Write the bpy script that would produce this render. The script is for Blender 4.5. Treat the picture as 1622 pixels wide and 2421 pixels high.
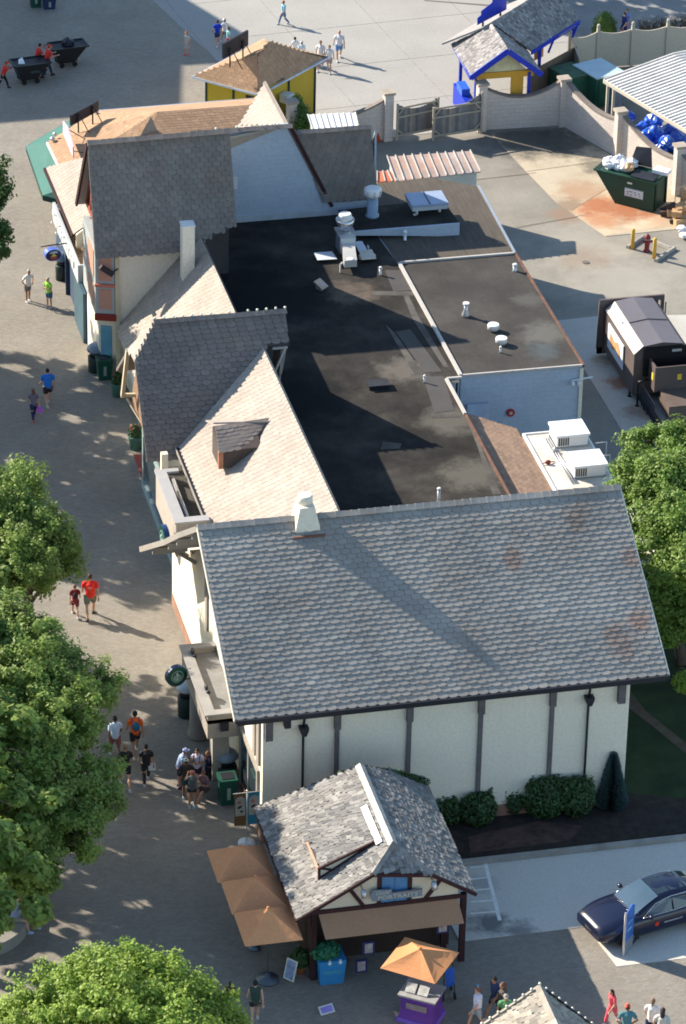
import bpy, bmesh, math, random
from mathutils import Vector, Matrix, noise
R = math.radians
for o in list(bpy.data.objects): bpy.data.objects.remove(o)
sc = bpy.context.scene
col = sc.collection
V = Vector

# ---------------------------------------------------------------- camera
CAM = V((-24.138214, -111.408093, 77.0))
RM = Matrix(((0.9746545189, -0.2229070484, 0.0190004361),
             (-0.0930173114, -0.4810235856, -0.8717591926),
             (0.2034609264, 0.8478966670, -0.4895660257)))
FPX = 9500.0
cd = bpy.data.cameras.new('camera'); cam = bpy.data.objects.new('camera', cd); col.objects.link(cam)
cd.sensor_fit = 'VERTICAL'; cd.sensor_height = 36.0; cd.lens = FPX / 2421 * 36
cd.clip_start = 1; cd.clip_end = 2000
m = Matrix((RM[0], -RM[1], -RM[2])).transposed().to_4x4(); m.translation = CAM
cam.matrix_world = m; sc.camera = cam
sc.render.resolution_x = 686; sc.render.resolution_y = 1024

# ---------------------------------------------------------------- light
SUN_EL, SUN_AZ = 30.2, -43.0            # azimuth = the way shadows fall
world = bpy.data.worlds.new('World'); sc.world = world; world.use_nodes = True
nt = world.node_tree; sky = nt.nodes.new('ShaderNodeTexSky'); sky.sky_type = 'NISHITA'; sky.sun_disc = False
bg = nt.nodes['Background']; tint = nt.nodes.new('ShaderNodeMix'); tint.data_type = 'RGBA'; tint.blend_type = 'MULTIPLY'; tint.inputs[0].default_value = 1.0; tint.inputs[7].default_value = (1.0, 1.0, .94, 1)
nt.links.new(sky.outputs[0], tint.inputs[6]); nt.links.new(tint.outputs[2], bg.inputs[0]); bg.inputs[1].default_value = 0.13
sd = V((-math.cos(R(SUN_AZ)) * math.cos(R(SUN_EL)), -math.sin(R(SUN_AZ)) * math.cos(R(SUN_EL)), math.sin(R(SUN_EL))))
sky.sun_elevation = R(SUN_EL); sky.sun_rotation = math.atan2(sd.x, sd.y)
sky.altitude = 200; sky.air_density = 1.0; sky.dust_density = 0.4; sky.ozone_density = 2.0
sl = bpy.data.lights.new('sun', 'SUN'); sl.energy = 5.2; sl.angle = R(0.55); sl.color = (1.0, 0.89, 0.74)
sun = bpy.data.objects.new('sun', sl); col.objects.link(sun)
sun.rotation_euler = (-sd).to_track_quat('-Z', 'Y').to_euler(); sun.location = (0, 0, 60)
sc.view_settings.view_transform = 'Standard'; sc.view_settings.look = 'None'
sc.view_settings.exposure = 1.05; sc.view_settings.gamma = 1.0; sc.view_settings.use_curve_mapping = False
sc.render.engine = 'CYCLES'; sc.cycles.pixel_filter_type = 'BLACKMAN_HARRIS'; sc.cycles.filter_width = 1.8

# ---------------------------------------------------------------- picture measurements -> world points
def ray(px, py): return RM.transposed() @ V(((px - 811) / FPX, (py - 1210.5) / FPX, 1.0))
def P(px, py, z=0.0):
    d = ray(px, py); return CAM + d * ((z - CAM.z) / d.z)
def PX(px, py, x):
    d = ray(px, py); return CAM + d * ((x - CAM.x) / d.x)
def PY(px, py, y):
    d = ray(px, py); return CAM + d * ((y - CAM.y) / d.y)
def PL(px, py, o, n):
    d = ray(px, py); return CAM + d * ((V(o) - CAM).dot(n) / d.dot(n))
S_ = 1622 / 1568
def G(x, y, z=0.0): return P(x * S_, y * S_, z)
def hgt(px, py, x, y):                       # height on a vertical line through (x,y)
    lo, hi = -5.0, 60.0
    for _ in range(40):
        mm = (lo + hi) / 2; q = RM @ (V((x, y, mm)) - CAM)
        if 1210.5 + FPX * q.y / q.z > py: lo = mm
        else: hi = mm
    return lo
def XY(v, z): return V((v[0], v[1], z))

# ---------------------------------------------------------------- materials
MATS = {}
def mat(name, c, rough=.85, var=.18, scale=1.5, c2=None, metal=0.0, spec=.3, island=0.0, bump=0.0, bscale=12, fine=.08,
        trans=0.0, streak=0.0, coat=0.0, stain=None, stain_amt=.5, stain_scale=.6, wave=None, brick=None, emit=None, spots=()):
    if name in MATS: return MATS[name]
    m = bpy.data.materials.new(name); m.use_nodes = True; MATS[name] = m
    n = m.node_tree.nodes; L = m.node_tree.links; b = n['Principled BSDF']
    b.inputs['Roughness'].default_value = rough; b.inputs['Metallic'].default_value = metal
    b.inputs['Specular IOR Level'].default_value = spec
    if coat: b.inputs['Coat Weight'].default_value = coat; b.inputs['Coat Roughness'].default_value = .05
    tc = n.new('ShaderNodeTexCoord'); geo = n.new('ShaderNodeNewGeometry')
    def noi(s, det=4, dim=.6, src=None):
        t = n.new('ShaderNodeTexNoise'); t.inputs['Scale'].default_value = s; t.inputs['Detail'].default_value = det
        t.inputs['Roughness'].default_value = dim; L.new(src or tc.outputs['Object'], t.inputs['Vector']); return t.outputs['Fac']
    def math_(op, a, bb):
        t = n.new('ShaderNodeMath'); t.operation = op
        for i, q in enumerate((a, bb)):
            if isinstance(q, (int, float)): t.inputs[i].default_value = q
            else: L.new(q, t.inputs[i])
        return t.outputs[0]
    def ramp(f, lo, hi):
        t = n.new('ShaderNodeMapRange'); L.new(f, t.inputs[0]); t.inputs[1].default_value = .3; t.inputs[2].default_value = .7
        t.inputs[3].default_value = lo; t.inputs[4].default_value = hi; return t.outputs[0]
    def mix(f, A, B):
        t = n.new('ShaderNodeMix'); t.data_type = 'RGBA'
        if isinstance(f, (int, float)): t.inputs[0].default_value = f
        else: L.new(f, t.inputs[0])
        for i, q in ((6, A), (7, B)):
            if isinstance(q, tuple): t.inputs[i].default_value = (*q[:3], 1)
            else: L.new(q, t.inputs[i])
        return t.outputs[2]
    cur = tuple(c)
    if c2 is not None:
        f = geo.outputs['Random Per Island'] if island else ramp(noi(scale * .7, 5), 0, 1)
        cur = mix(f, tuple(c), tuple(c2))
    val = ramp(noi(scale), 1 - var, 1 + var)
    if fine: val = math_('MULTIPLY', val, ramp(noi(scale * 9 + 5, 3), 1 - fine, 1 + fine))
    if island:
        w = n.new('ShaderNodeTexWhiteNoise'); w.noise_dimensions = '1D'; L.new(geo.outputs['Random Per Island'], w.inputs['W'])
        r = n.new('ShaderNodeMapRange'); L.new(w.outputs['Value'], r.inputs[0]); r.inputs[3].default_value = 1 - island; r.inputs[4].default_value = 1 + island
        val = math_('MULTIPLY', val, r.outputs[0])
    if streak:
        mp = n.new('ShaderNodeMapping'); mp.inputs['Scale'].default_value = (6, .35, 1); L.new(tc.outputs['UV'], mp.inputs[0])
        val = math_('MULTIPLY', val, ramp(noi(2.0, 4, .6, mp.outputs[0]), 1 - streak, 1 + streak))
    if brick:                                  # brick = (w, h, mortar dark factor, contrast)
        bt = n.new('ShaderNodeTexBrick'); L.new(tc.outputs['UV'], bt.inputs['Vector'])
        bt.inputs['Scale'].default_value = 1; bt.inputs['Brick Width'].default_value = brick[0]; bt.inputs['Row Height'].default_value = brick[1]
        bt.inputs['Mortar Size'].default_value = min(brick[:2]) * .05; bt.inputs['Mortar Smooth'].default_value = .3
        bt.inputs['Color1'].default_value = (1 - brick[3],) * 3 + (1,); bt.inputs['Color2'].default_value = (1 + brick[3],) * 3 + (1,)
        bt.inputs['Mortar'].default_value = (brick[2],) * 3 + (1,)
        val = math_('MULTIPLY', val, bt.outputs['Color'])
    if wave:                                   # wave = (period m along uv v (0) or u (1), depth)
        sp = n.new('ShaderNodeSeparateXYZ'); L.new(tc.outputs['UV'], sp.inputs[0])
        fr = math_('FRACT', math_('DIVIDE', sp.outputs[1 if wave[2] == 0 else 0], wave[0]), 0)
        wv = fr
    hs = n.new('ShaderNodeVectorMath'); hs.operation = 'SCALE'; L.new(val, hs.inputs['Scale'])
    if isinstance(cur, tuple): hs.inputs[0].default_value = cur[:3]
    else: L.new(cur, hs.inputs[0])
    cur = hs.outputs[0]
    if stain:
        sf = ramp(noi(stain_scale, 6, .65), 0, 1)
        pw = math_('POWER', sf, 2.0); cur = mix(math_('MULTIPLY', pw, stain_amt), cur, tuple(stain))
    for sx, sy, sr, scol, samt in spots:       # stains and painted shade, with a place and ragged edge of their own
        d = n.new('ShaderNodeVectorMath'); d.operation = 'DISTANCE'; mp = n.new('ShaderNodeMapping'); L.new(tc.outputs['Object'], mp.inputs[0]); mp.inputs['Scale'].default_value = (1, 1, 0)
        L.new(mp.outputs[0], d.inputs[0]); d.inputs[1].default_value = (sx, sy, 0)
        e = math_('SUBTRACT', 1.0, math_('DIVIDE', d.outputs['Value'], sr)); e = math_('ADD', e, math_('MULTIPLY', math_('SUBTRACT', noi(1.6 / sr ** .5, 6, .7), .5), 1.9))
        cl = n.new('ShaderNodeClamp'); L.new(math_('MULTIPLY', e, samt * 1.6), cl.inputs[0]); cl.inputs[2].default_value = samt
        cur = mix(cl.outputs[0], cur, tuple(scol))
    L.new(cur, b.inputs['Base Color'])
    hgt_ = None
    if bump: hgt_ = noi(bscale, 5, .65)
    if wave:
        hh = math_('MULTIPLY', wv, wave[1]); hgt_ = hh if hgt_ is None else math_('ADD', hh, math_('MULTIPLY', hgt_, bump))
    if brick: 
        hb = math_('MULTIPLY', bt.outputs['Fac'], -.006); hgt_ = hb if hgt_ is None else math_('ADD', hb, math_('MULTIPLY', hgt_, bump))
    if hgt_ is not None:
        bp = n.new('ShaderNodeBump'); bp.inputs['Strength'].default_value = 1.0 if (wave or brick) else min(1, bump)
        bp.inputs['Distance'].default_value = 1.0 if (wave or brick) else .03
        L.new(hgt_, bp.inputs['Height']); L.new(bp.outputs[0], b.inputs['Normal'])
    if trans:
        out = n['Material Output']; tr = n.new('ShaderNodeBsdfTranslucent'); L.new(cur, tr.inputs[0])
        ms = n.new('ShaderNodeMixShader'); ms.inputs[0].default_value = trans
        L.new(b.outputs[0], ms.inputs[1]); L.new(tr.outputs[0], ms.inputs[2]); L.new(ms.outputs[0], out.inputs[0])
    if emit: b.inputs['Emission Color'].default_value = (*emit[:3], 1); b.inputs['Emission Strength'].default_value = emit[3]
    return m

# ---------------------------------------------------------------- mesh builder
class MB:
    def __init__(s): s.bm = bmesh.new(); s.mi = 0; s.T = Matrix.Identity(4)
    def f(s, pts):
        try:
            fc = s.bm.faces.new([s.bm.verts.new(s.T @ V(p)) for p in pts]); fc.material_index = s.mi; return fc
        except Exception: return None
    def hull(s, rings, cap=True, smooth=False):
        vr = [[s.bm.verts.new(s.T @ V(p)) for p in r] for r in rings]; k = len(vr[0])
        for a, b in zip(vr, vr[1:]):
            for i in range(k):
                fc = s.bm.faces.new((a[i], a[(i + 1) % k], b[(i + 1) % k], b[i])); fc.material_index = s.mi; fc.smooth = smooth
        if cap:
            for r in (vr[0][::-1], vr[-1]):
                fc = s.bm.faces.new(r); fc.material_index = s.mi
        return s
    def prism(s, pts, vec):
        v = V(vec); a = [V(p) for p in pts]
        n = sum(((a[i] - a[0]).cross(a[i + 1] - a[0]) for i in range(1, len(a) - 1)), V((0, 0, 0)))
        if n.dot(v) < 0: a = a[::-1]
        return s.hull([a, [p + v for p in a]])
    def slab(s, pts, t):                      # thickness below an upward facing polygon
        a = [V(p) for p in pts]; n = sum(((a[i] - a[0]).cross(a[i + 1] - a[0]) for i in range(1, len(a) - 1)), V((0, 0, 0))).normalized()
        if n.z < 0: n = -n
        return s.prism(a, -n * t)
    def box(s, x0, x1, y0, y1, z0, z1):
        return s.prism([(x0, y0, z0), (x1, y0, z0), (x1, y1, z0), (x0, y1, z0)], (0, 0, z1 - z0))
    def obox(s, c, d, rz=0, tilt=0, ax='X'):  # centre of the base, dims, turn about z
        T = s.T; s.T = T @ Matrix.Translation(V(c)) @ Matrix.Rotation(rz, 4, 'Z') @ Matrix.Rotation(tilt, 4, ax)
        s.box(-d[0] / 2, d[0] / 2, -d[1] / 2, d[1] / 2, 0, d[2]); s.T = T; return s
    def beam(s, a, b, w, h=None, up=(0, 0, 1)):
        a, b = V(a), V(b); h = h or w; d = (b - a).normalized(); u = V(up)
        if abs(d.dot(u)) > .98: u = V((0, 1, 0))
        x = d.cross(u).normalized() * w / 2; y = x.cross(d).normalized() * h / 2
        return s.hull([[p - x - y, p + x - y, p + x + y, p - x + y] for p in (a, b)])
    def tube(s, pts, rs, k=10, smooth=True, cap=True):
        pts = [V(p) for p in pts]; rs = [rs] * len(pts) if isinstance(rs, (int, float)) else rs; rings = []
        for i, p in enumerate(pts):
            d = (pts[min(i + 1, len(pts) - 1)] - pts[max(i - 1, 0)]).normalized()
            u = V((0, 0, 1)) if abs(d.z) < .9 else V((1, 0, 0)); x = d.cross(u).normalized(); y = x.cross(d)
            rings.append([p + (x * math.cos(2 * math.pi * j / k) + y * math.sin(2 * math.pi * j / k)) * rs[i] for j in range(k)])
        return s.hull(rings, cap, smooth)
    def lathe(s, c, prof, k=16, smooth=True):
        c = V(c); return s.hull([[c + V((r * math.cos(2 * math.pi * j / k), r * math.sin(2 * math.pi * j / k), z)) for j in range(k)] for r, z in prof], True, smooth)
    def ell(s, c, r, k=12, rot=None):
        c = V(c); r = (r,) * 3 if isinstance(r, (int, float)) else r; T = s.T
        s.T = T @ Matrix.Translation(c) @ (rot.to_4x4() if rot else Matrix.Identity(4)); h = k // 2
        s.hull([[V((r[0] * math.sin(math.pi * i / h) * math.cos(2 * math.pi * j / k), r[1] * math.sin(math.pi * i / h) * math.sin(2 * math.pi * j / k), -r[2] * math.cos(math.pi * i / h))) for j in range(k)]
                for i in [.12] + list(range(1, h)) + [h - .12]], True, True); s.T = T; return s
    def mesh(s, name, mats, bevel=0):
        bm = s.bm
        if bevel: bmesh.ops.bevel(bm, geom=[e for e in bm.edges if len(e.link_faces) == 2 and e.calc_face_angle(0) > .6], offset=bevel, segments=1, affect='EDGES', clamp_overlap=True)
        bmesh.ops.recalc_face_normals(bm, faces=bm.faces) if len(bm.faces) < 3000 else None
        uv = bm.loops.layers.uv.new('UVMap'); bm.normal_update()
        for fc in bm.faces:
            n = fc.normal
            if abs(n.z) > .995: u, v = V((1, 0, 0)), V((0, 1, 0))
            else:
                u = V((-n.y, n.x, 0)).normalized(); v = n.cross(u)
            for l in fc.loops: l[uv].uv = (l.vert.co.dot(u), l.vert.co.dot(v))
        me = bpy.data.meshes.new(name); bm.to_mesh(me); bm.free()
        for q in (mats if isinstance(mats, (list, tuple)) else [mats]): me.materials.append(q)
        return me
    def build(s, name, mats, parent=None, bevel=0): return link(name, s.mesh(name, mats, bevel), parent)
def link(name, me, parent=None):
    o = bpy.data.objects.new(name, me); col.objects.link(o)
    if parent:
        o.parent = parent; o.matrix_parent_inverse = Matrix.LocRotScale(parent.location, parent.rotation_euler, None).inverted() if not parent.get('_local') else Matrix.Identity(4)
    return o
def thing(name, label, cat, loc=(0, 0, 0), rz=0, group=None, local=False):
    o = bpy.data.objects.new(name, None); col.objects.link(o); o.location = loc; o.rotation_euler = (0, 0, rz)
    o.empty_display_size = .2; o['label'] = label; o['category'] = cat
    if group: o['group'] = group
    if local: LOCALS.append(o); o['_local'] = 1
    return o
LOCALS = []
def tag(o, label, cat, group=None, kind=None):
    if kind: o['kind'] = kind
    if label: o['label'] = label; o['category'] = cat
    if group: o['group'] = group
    return o
def struct(name, mb, m, bevel=0): return tag(mb.build(name, m, None, bevel), None, None, kind='structure')
def copy_tree(o, parent=None):
    c = o.copy(); col.objects.link(c); mi = o.matrix_parent_inverse.copy()
    if parent: c.parent = parent; c.matrix_parent_inverse = mi
    for ch in [q for q in o.children]: copy_tree(ch, c)
    return c

def lerp(a, b, t): return V(a) * (1 - t) + V(b) * t
RNG = random.Random(7)
def shingles(mb, pts, row=.2, tab=.38, sc_=.045, butt=.022, jit=.006, rnd=0.0, edge=True):
    """individual overlapping shingles over a sloping convex polygon"""
    a = [V(p) for p in pts]; n = sum(((a[i] - a[0]).cross(a[i + 1] - a[0]) for i in range(1, len(a) - 1)), V((0, 0, 0))).normalized()
    if n.z < 0: n = -n
    u = V((-n.y, n.x, 0)).normalized(); v = n.cross(u); o = a[0]
    if v.z < 0: v = -v; u = -u
    q = [((p - o).dot(u), (p - o).dot(v)) for p in a]
    v0 = min(t[1] for t in q); v1 = max(t[1] for t in q); r = int((v1 - v0) / row) + 1; eps = 1e-4
    def ext(vv):
        xs = []
        for i in range(len(q)):
            (x0, y0), (x1, y1) = q[i], q[(i + 1) % len(q)]
            if (y0 - vv) * (y1 - vv) <= 0 and abs(y1 - y0) > 1e-6: xs.append(x0 + (x1 - x0) * (vv - y0) / (y1 - y0))
        return (min(xs), max(xs)) if len(xs) > 1 else None
    for i in range(r):
        vb = v0 + i * row; vt = min(vb + row * 1.25, v1); e = ext(min(vb + row * .45, v1 - eps))
        if not e: continue
        x = e[0] - tab * ((i % 2) * .5 + RNG.random() * .15)
        while x < e[1]:
            w = tab * (1 + RNG.uniform(-rnd, rnd)); xa, xb = max(x + .006, e[0]), min(x + w - .006, e[1]); x += w
            if xb - xa < .04: continue
            dv = RNG.uniform(-jit, jit) * 3; h = butt * (1 + RNG.uniform(-.12 - rnd, .12 + rnd)) * (1 + rnd); lo = vb + dv
            if i == 0: lo = vb - .03
            W = xb - xa
            bot = [(xa, lo + sc_), (xa + W * .28, lo), (xa + W * .72, lo), (xb, lo + sc_)] if sc_ else [(xa, lo), (xb, lo + RNG.uniform(-jit, jit) * 2)]
            top = [(xb, vt), (xa, vt)]
            f3 = lambda p, k: o + u * p[0] + v * p[1] + n * k
            B = [mb.bm.verts.new(f3(p, h)) for p in bot]; T = [mb.bm.verts.new(f3(p, .002)) for p in top]; D = [mb.bm.verts.new(f3(p, -.004)) for p in bot]
            mb.bm.faces.new(B + T)
            for k in range(len(B) - 1): mb.bm.faces.new((D[k], D[k + 1], B[k + 1], B[k]))
            mb.bm.faces.new((D[0], B[0], T[1])); mb.bm.faces.new((B[-1], D[-1], T[0]))
def flat(pts):
    a = [V(p) for p in pts]
    if len(a) < 4: return a
    n = sum(((a[i] - a[0]).cross(a[i + 1] - a[0]) for i in range(1, len(a) - 1)), V()).normalized(); c = sum(a, V()) / len(a)
    return [V((p.x, p.y, c.z - ((p.x - c.x) * n.x + (p.y - c.y) * n.y) / n.z)) for p in a]
def roof(parent, pts, m, under, name='roof', thick=.14, **k):
    pts = flat(pts)
    mb = MB(); mb.slab(pts, thick); r = mb.build(name, under, parent)
    s = MB(); shingles(s, pts, **k); s.build('shingles', m, r); return r
def ridge_cap(parent, a, b, m, w=.16, lump=True, name='ridge_cap'):
    mb = MB(); a, b = V(a), V(b); L = (b - a).length; k = int(L / .28)
    d = (b - a) / k; sd_ = V((-d.y, d.x, 0)).normalized() * w
    for i in range(k):
        p = a + d * i; q = p + d * 1.1; h0 = .06 + (RNG.random() * .015 if lump else 0)
        mb.hull([[p - sd_ - V((0, 0, .06)), p + V((0, 0, h0)), p + sd_ - V((0, 0, .06))], [q - sd_ - V((0, 0, .075)), q + V((0, 0, h0 - .02)), q + sd_ - V((0, 0, .075))]])
    return mb.build(name, m, parent)
def text(s, size, m, parent, M4, name='lettering', ext=.012, align='CENTER', shear=0, sx=1.0, bold=.0):
    cu = bpy.data.curves.new('t', 'FONT'); cu.body = s; cu.size = size; cu.extrude = ext; cu.align_x = align; cu.align_y = 'CENTER'; cu.shear = shear; cu.offset = bold
    cu.resolution_u = 2
    o = bpy.data.objects.new('t', cu); col.objects.link(o); dg = bpy.context.evaluated_depsgraph_get()
    me = bpy.data.meshes.new_from_object(o.evaluated_get(dg)); bpy.data.objects.remove(o)
    me.transform(M4 @ Matrix.Diagonal((sx, 1, 1, 1))); me.materials.clear(); me.materials.append(m); return link(name, me, parent)
def frame_mat(origin, xdir, ydir):
    x = V(xdir).normalized(); y = V(ydir).normalized(); z = x.cross(y).normalized(); y = z.cross(x)
    M4 = Matrix((x, y, z)).transposed().to_4x4(); M4.translation = V(origin); return M4
# ================================================================ SETTING
def sheet(name, pts, z, m, d=.02):
    mb = MB(); mb.prism([(p[0], p[1], z - d) for p in pts], (0, 0, d)); return struct(name, mb, m)
M_PAVER = mat('street_pavers', (.365, .335, .288), .9, .10, .35, brick=(.2, .1, .70, .09), bump=.1, bscale=30, stain=(.22, .18, .14), stain_amt=.35, stain_scale=.25)
M_PLAZA = mat('plaza_concrete', (.34, .33, .31), .88, .07, .3, stain=(.25, .24, .22), stain_amt=.4, stain_scale=.2, bump=.1)
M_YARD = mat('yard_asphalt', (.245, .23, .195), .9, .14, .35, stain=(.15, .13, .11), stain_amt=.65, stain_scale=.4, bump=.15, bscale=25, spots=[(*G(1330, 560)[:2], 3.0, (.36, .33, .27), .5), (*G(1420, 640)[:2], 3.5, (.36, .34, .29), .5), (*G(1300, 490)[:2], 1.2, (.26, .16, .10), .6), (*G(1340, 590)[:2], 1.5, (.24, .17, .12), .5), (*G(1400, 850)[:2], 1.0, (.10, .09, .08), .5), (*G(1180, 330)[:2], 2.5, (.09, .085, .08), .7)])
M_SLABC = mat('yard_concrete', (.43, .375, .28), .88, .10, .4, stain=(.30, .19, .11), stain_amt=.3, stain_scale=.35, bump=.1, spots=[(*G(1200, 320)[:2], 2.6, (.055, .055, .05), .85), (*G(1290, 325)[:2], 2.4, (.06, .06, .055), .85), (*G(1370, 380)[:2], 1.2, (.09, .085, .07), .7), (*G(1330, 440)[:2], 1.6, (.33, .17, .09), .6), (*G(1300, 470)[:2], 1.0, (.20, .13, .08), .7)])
M_RUST = mat('rust_stain', (.49, .40, .28), .9, .2, .9, stain=(.42, .17, .07), stain_amt=.5, stain_scale=.55, spots=[(*G(1360, 470)[:2], 1.5, (.36, .13, .055), .9), (*G(1440, 480)[:2], 1.6, (.34, .12, .05), .9), (*G(1380, 505)[:2], 1.0, (.42, .20, .10), .8)])
M_DRIVE = mat('driveway_concrete', (.60, .57, .50), .9, .10, .5, stain=(.35, .34, .32), stain_amt=.5, stain_scale=.5, bump=.1, spots=[(*G(1120, 2110)[:2], .9, (.10, .10, .10), .8), (*G(1190, 2125)[:2], .7, (.14, .14, .13), .7), (*G(1100, 2020)[:2], .7, (.3, .3, .29), .6)])
M_DARKA = mat('dark_asphalt', (.13, .12, .105), .9, .15, .6, bump=.2, bscale=30)
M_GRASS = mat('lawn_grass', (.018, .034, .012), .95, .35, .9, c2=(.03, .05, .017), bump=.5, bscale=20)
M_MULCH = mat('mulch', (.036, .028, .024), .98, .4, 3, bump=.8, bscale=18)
M_KERB = mat('kerb_concrete', (.34, .32, .28), .9, .15, 1.2, stain=(.15, .14, .12), stain_amt=.5, stain_scale=1)
mb = MB(); mb.prism([(-400, -400, -.5), (500, -400, -.5), (500, 500, -.5), (-400, 500, -.5)], (0, 0, .484)); struct('ground', mb, M_YARD)
sheet('street', [(-60, -60), (60, -60), (60, -9.3), (9.9, -9.3), (9.5, -6.93), (5.2, -6.94), (1, -4), (1.2, 34), (1.2, 50), (11.5, 56), (12.6, 62), (12.1, 66), (9.2, 80), (7, 95), (-60, 95)], .0, M_PAVER)
tl = G(515, 0); tm = G(560, 82)
sheet('plaza', [(12.62, 62), (12.1, 66), (9.2, 80), (7, 95), (60, 95), (60, 62.9), (28.4, 62.9), (22.4, 56.9), (11.52, 56.0)], .0, M_PLAZA)
# the service yard
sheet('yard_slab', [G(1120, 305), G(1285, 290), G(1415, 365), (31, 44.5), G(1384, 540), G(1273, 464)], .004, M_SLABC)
sheet('yard_pad', [G(1305, 482), G(1390, 430), (30.8, 45.2), G(1384, 539)], .008, M_RUST)
M_BLUEC = mat('pad_concrete', (.44, .43, .39), .88, .09, .5, stain=(.40, .24, .13), stain_amt=.2, stain_scale=.8, spots=[(*P(1468, 905)[:2], .9, (.30, .12, .05), .8), (*P(1430, 850)[:2], .8, (.30, .18, .10), .6), (*P(1510, 975)[:2], .8, (.22, .12, .07), .7)])
sheet('compactor_pad', [G(1268, 733), G(1372, 722), (26.5, 36), (26.5, 24.5), G(1520, 1000), G(1440, 1015)], .004, M_BLUEC)
mb = MB()
for a, b in ((G(1205, 392), G(1344, 373)), (G(1305, 482), G(1390, 430)), (G(1180, 520), G(1345, 490)), (G(1000, 420), G(1225, 395))):
    mb.beam(XY(a, .009), XY(b, .009), .03, .008)
struct('yard_joints', mb, mat('joint_grey', (.20, .165, .12), .9, .3, 3))
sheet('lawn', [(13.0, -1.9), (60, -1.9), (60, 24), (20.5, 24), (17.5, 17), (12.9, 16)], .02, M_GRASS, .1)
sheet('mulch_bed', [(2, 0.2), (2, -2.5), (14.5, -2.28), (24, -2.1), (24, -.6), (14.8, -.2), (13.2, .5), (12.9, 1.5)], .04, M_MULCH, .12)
sheet('dirt_path', [G(1436, 1575), G(1475, 1625), G(1568, 1700), G(1568, 1725), G(1490, 1660), G(1437, 1620)], .03, mat('bare_dirt', (.10, .075, .05), .95, .3, 2))
sheet('bed_bricks', [G(1070, 1915), G(1230, 1880), G(1330, 1890), G(1300, 1925), G(1075, 1952)], .055, mat('sunk_bricks', (.085, .05, .042), .95, .3, 2, brick=(.2, .1, .6, .2)))
mb = MB(); mb.box(5.0, 40, -2.72, -2.5, -.1, .15); struct('kerb', mb, M_KERB, .02)
sheet('driveway', [(5.0, -2.73), (40, -2.73), (40, -9.3), (9.89, -9.3), (9.5, -6.93), (5.2, -6.94)], .012, M_DRIVE)
mb = MB()
a, b = G(1105, 1975), G(1138, 2105)
M_LINE = mat('faded_line_paint', (.78, .77, .73), .9, .12, 4)
mb.prism([XY(a, .014), XY(b, .014), XY(b + V((.13, 0, 0)), .014), XY(a + V((.13, 0, 0)), .014)], (0, 0, .004))
for k in range(5):
    c = lerp(G(1075, 1985 + k * 26), G(1108, 1985 + k * 27), 0); mb.beam(XY(c, .024), XY(G(1112 + k * 7, 1980 + k * 26), .024), .07, .012)
struct('faded_markings', mb, M_LINE)
mb = MB()
for k in range(7): mb.beam((13 + k * 4.6, 57.5, .004), (8.5 + k * 4.6, 94, .004), .035, .006)
for k in range(6): mb.beam((12, 60 + k * 4.8, .004), (60, 64 + k * 4.8, .004), .035, .006)
struct('plaza_joints', mb, mat('plaza_joint', (.275, .265, .25), .9, .3, 3))
mb = MB()
for px, py, r in ((140, 535, .18), (70, 1360, .3), (395, 392, .2), (1385, 620, .16), (250, 1560, .22)): mb.lathe(P(px, py, .002), [(r, 0), (r, .006)], 18)
struct('drain_covers', mb, M_DARKA)
rl_ = random.Random(21); mb = MB()
for _ in range(70):
    q = rl_.choice([(rl_.uniform(0, 300), rl_.uniform(420, 900)), (rl_.uniform(160, 400), rl_.uniform(1380, 1620)), (rl_.uniform(1180, 1480), rl_.uniform(420, 700)), (rl_.uniform(1100, 1560), rl_.uniform(2210, 2400)), (rl_.uniform(300, 900), rl_.uniform(0, 160))]); p = P(*q, .006); r = rl_.uniform(.02, .05); a = rl_.uniform(0, 3)
    mb.prism([p, p + V((math.cos(a) * r, math.sin(a) * r, 0)), p + V((math.cos(a + 1) * r, math.sin(a + 1) * r, 0))], (0, 0, .006))
tag(mb.build('litter_specks', mat('litter_pale', (.6, .58, .54), .8, .3, 5)), None, None, kind='stuff')
mb = MB(); mb.prism([XY(G(970, 0), .005), XY(G(1130, 12), .005), XY(G(1130, 15), .005), XY(G(970, 2), .005)], (0, 0, .004)); struct('plaza_line', mb, M_DARKA)
sheet('far_path', [G(1130, -5), G(1180, 20), G(1330, 90), (28.6, 63.2), (60, 63.2), (60, 95), (22, 95)], .005, mat('far_asphalt', (.22, .22, .215), .9, .15, .5))

# ================================================================ shared building materials
M_SH = mat('weathered_shingles', (.335, .315, .285), .82, .2, .35, c2=(.295, .282, .26), island=.05, spec=.15, stain=(.22, .16, .12), stain_amt=.35, stain_scale=.5, spots=[(13.4, 1.2, .5, (.34, .15, .08), .5), (13.6, 3.2, .4, (.34, .16, .09), .4), (12.6, .6, .8, (.22, .12, .08), .5), (9.5, 3.5, .5, (.26, .14, .09), .5), (12.0, 4.6, .6, (.22, .15, .11), .5)])
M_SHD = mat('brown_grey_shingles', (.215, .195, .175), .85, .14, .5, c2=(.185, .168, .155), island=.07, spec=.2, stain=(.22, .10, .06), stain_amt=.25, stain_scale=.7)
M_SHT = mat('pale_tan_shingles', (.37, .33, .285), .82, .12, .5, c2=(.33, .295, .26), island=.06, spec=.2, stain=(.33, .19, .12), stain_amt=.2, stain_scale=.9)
M_FELT = mat('roof_felt', (.07, .065, .065), .95, .1)
M_CREAM = mat('cream_stucco', (.75, .69, .565), .9, .03, .5, bump=.1, bscale=25, stain=(.45, .40, .32), stain_amt=.16, stain_scale=.4)
M_TIMB = mat('dark_timber', (.125, .112, .115), .85, .2, 3)
M_BROWN = mat('dark_red_timber', (.040, .016, .018), .8, .15, 3)
M_IRON = mat('black_iron', (.018, .02, .028), .5, .1, 3)
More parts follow.
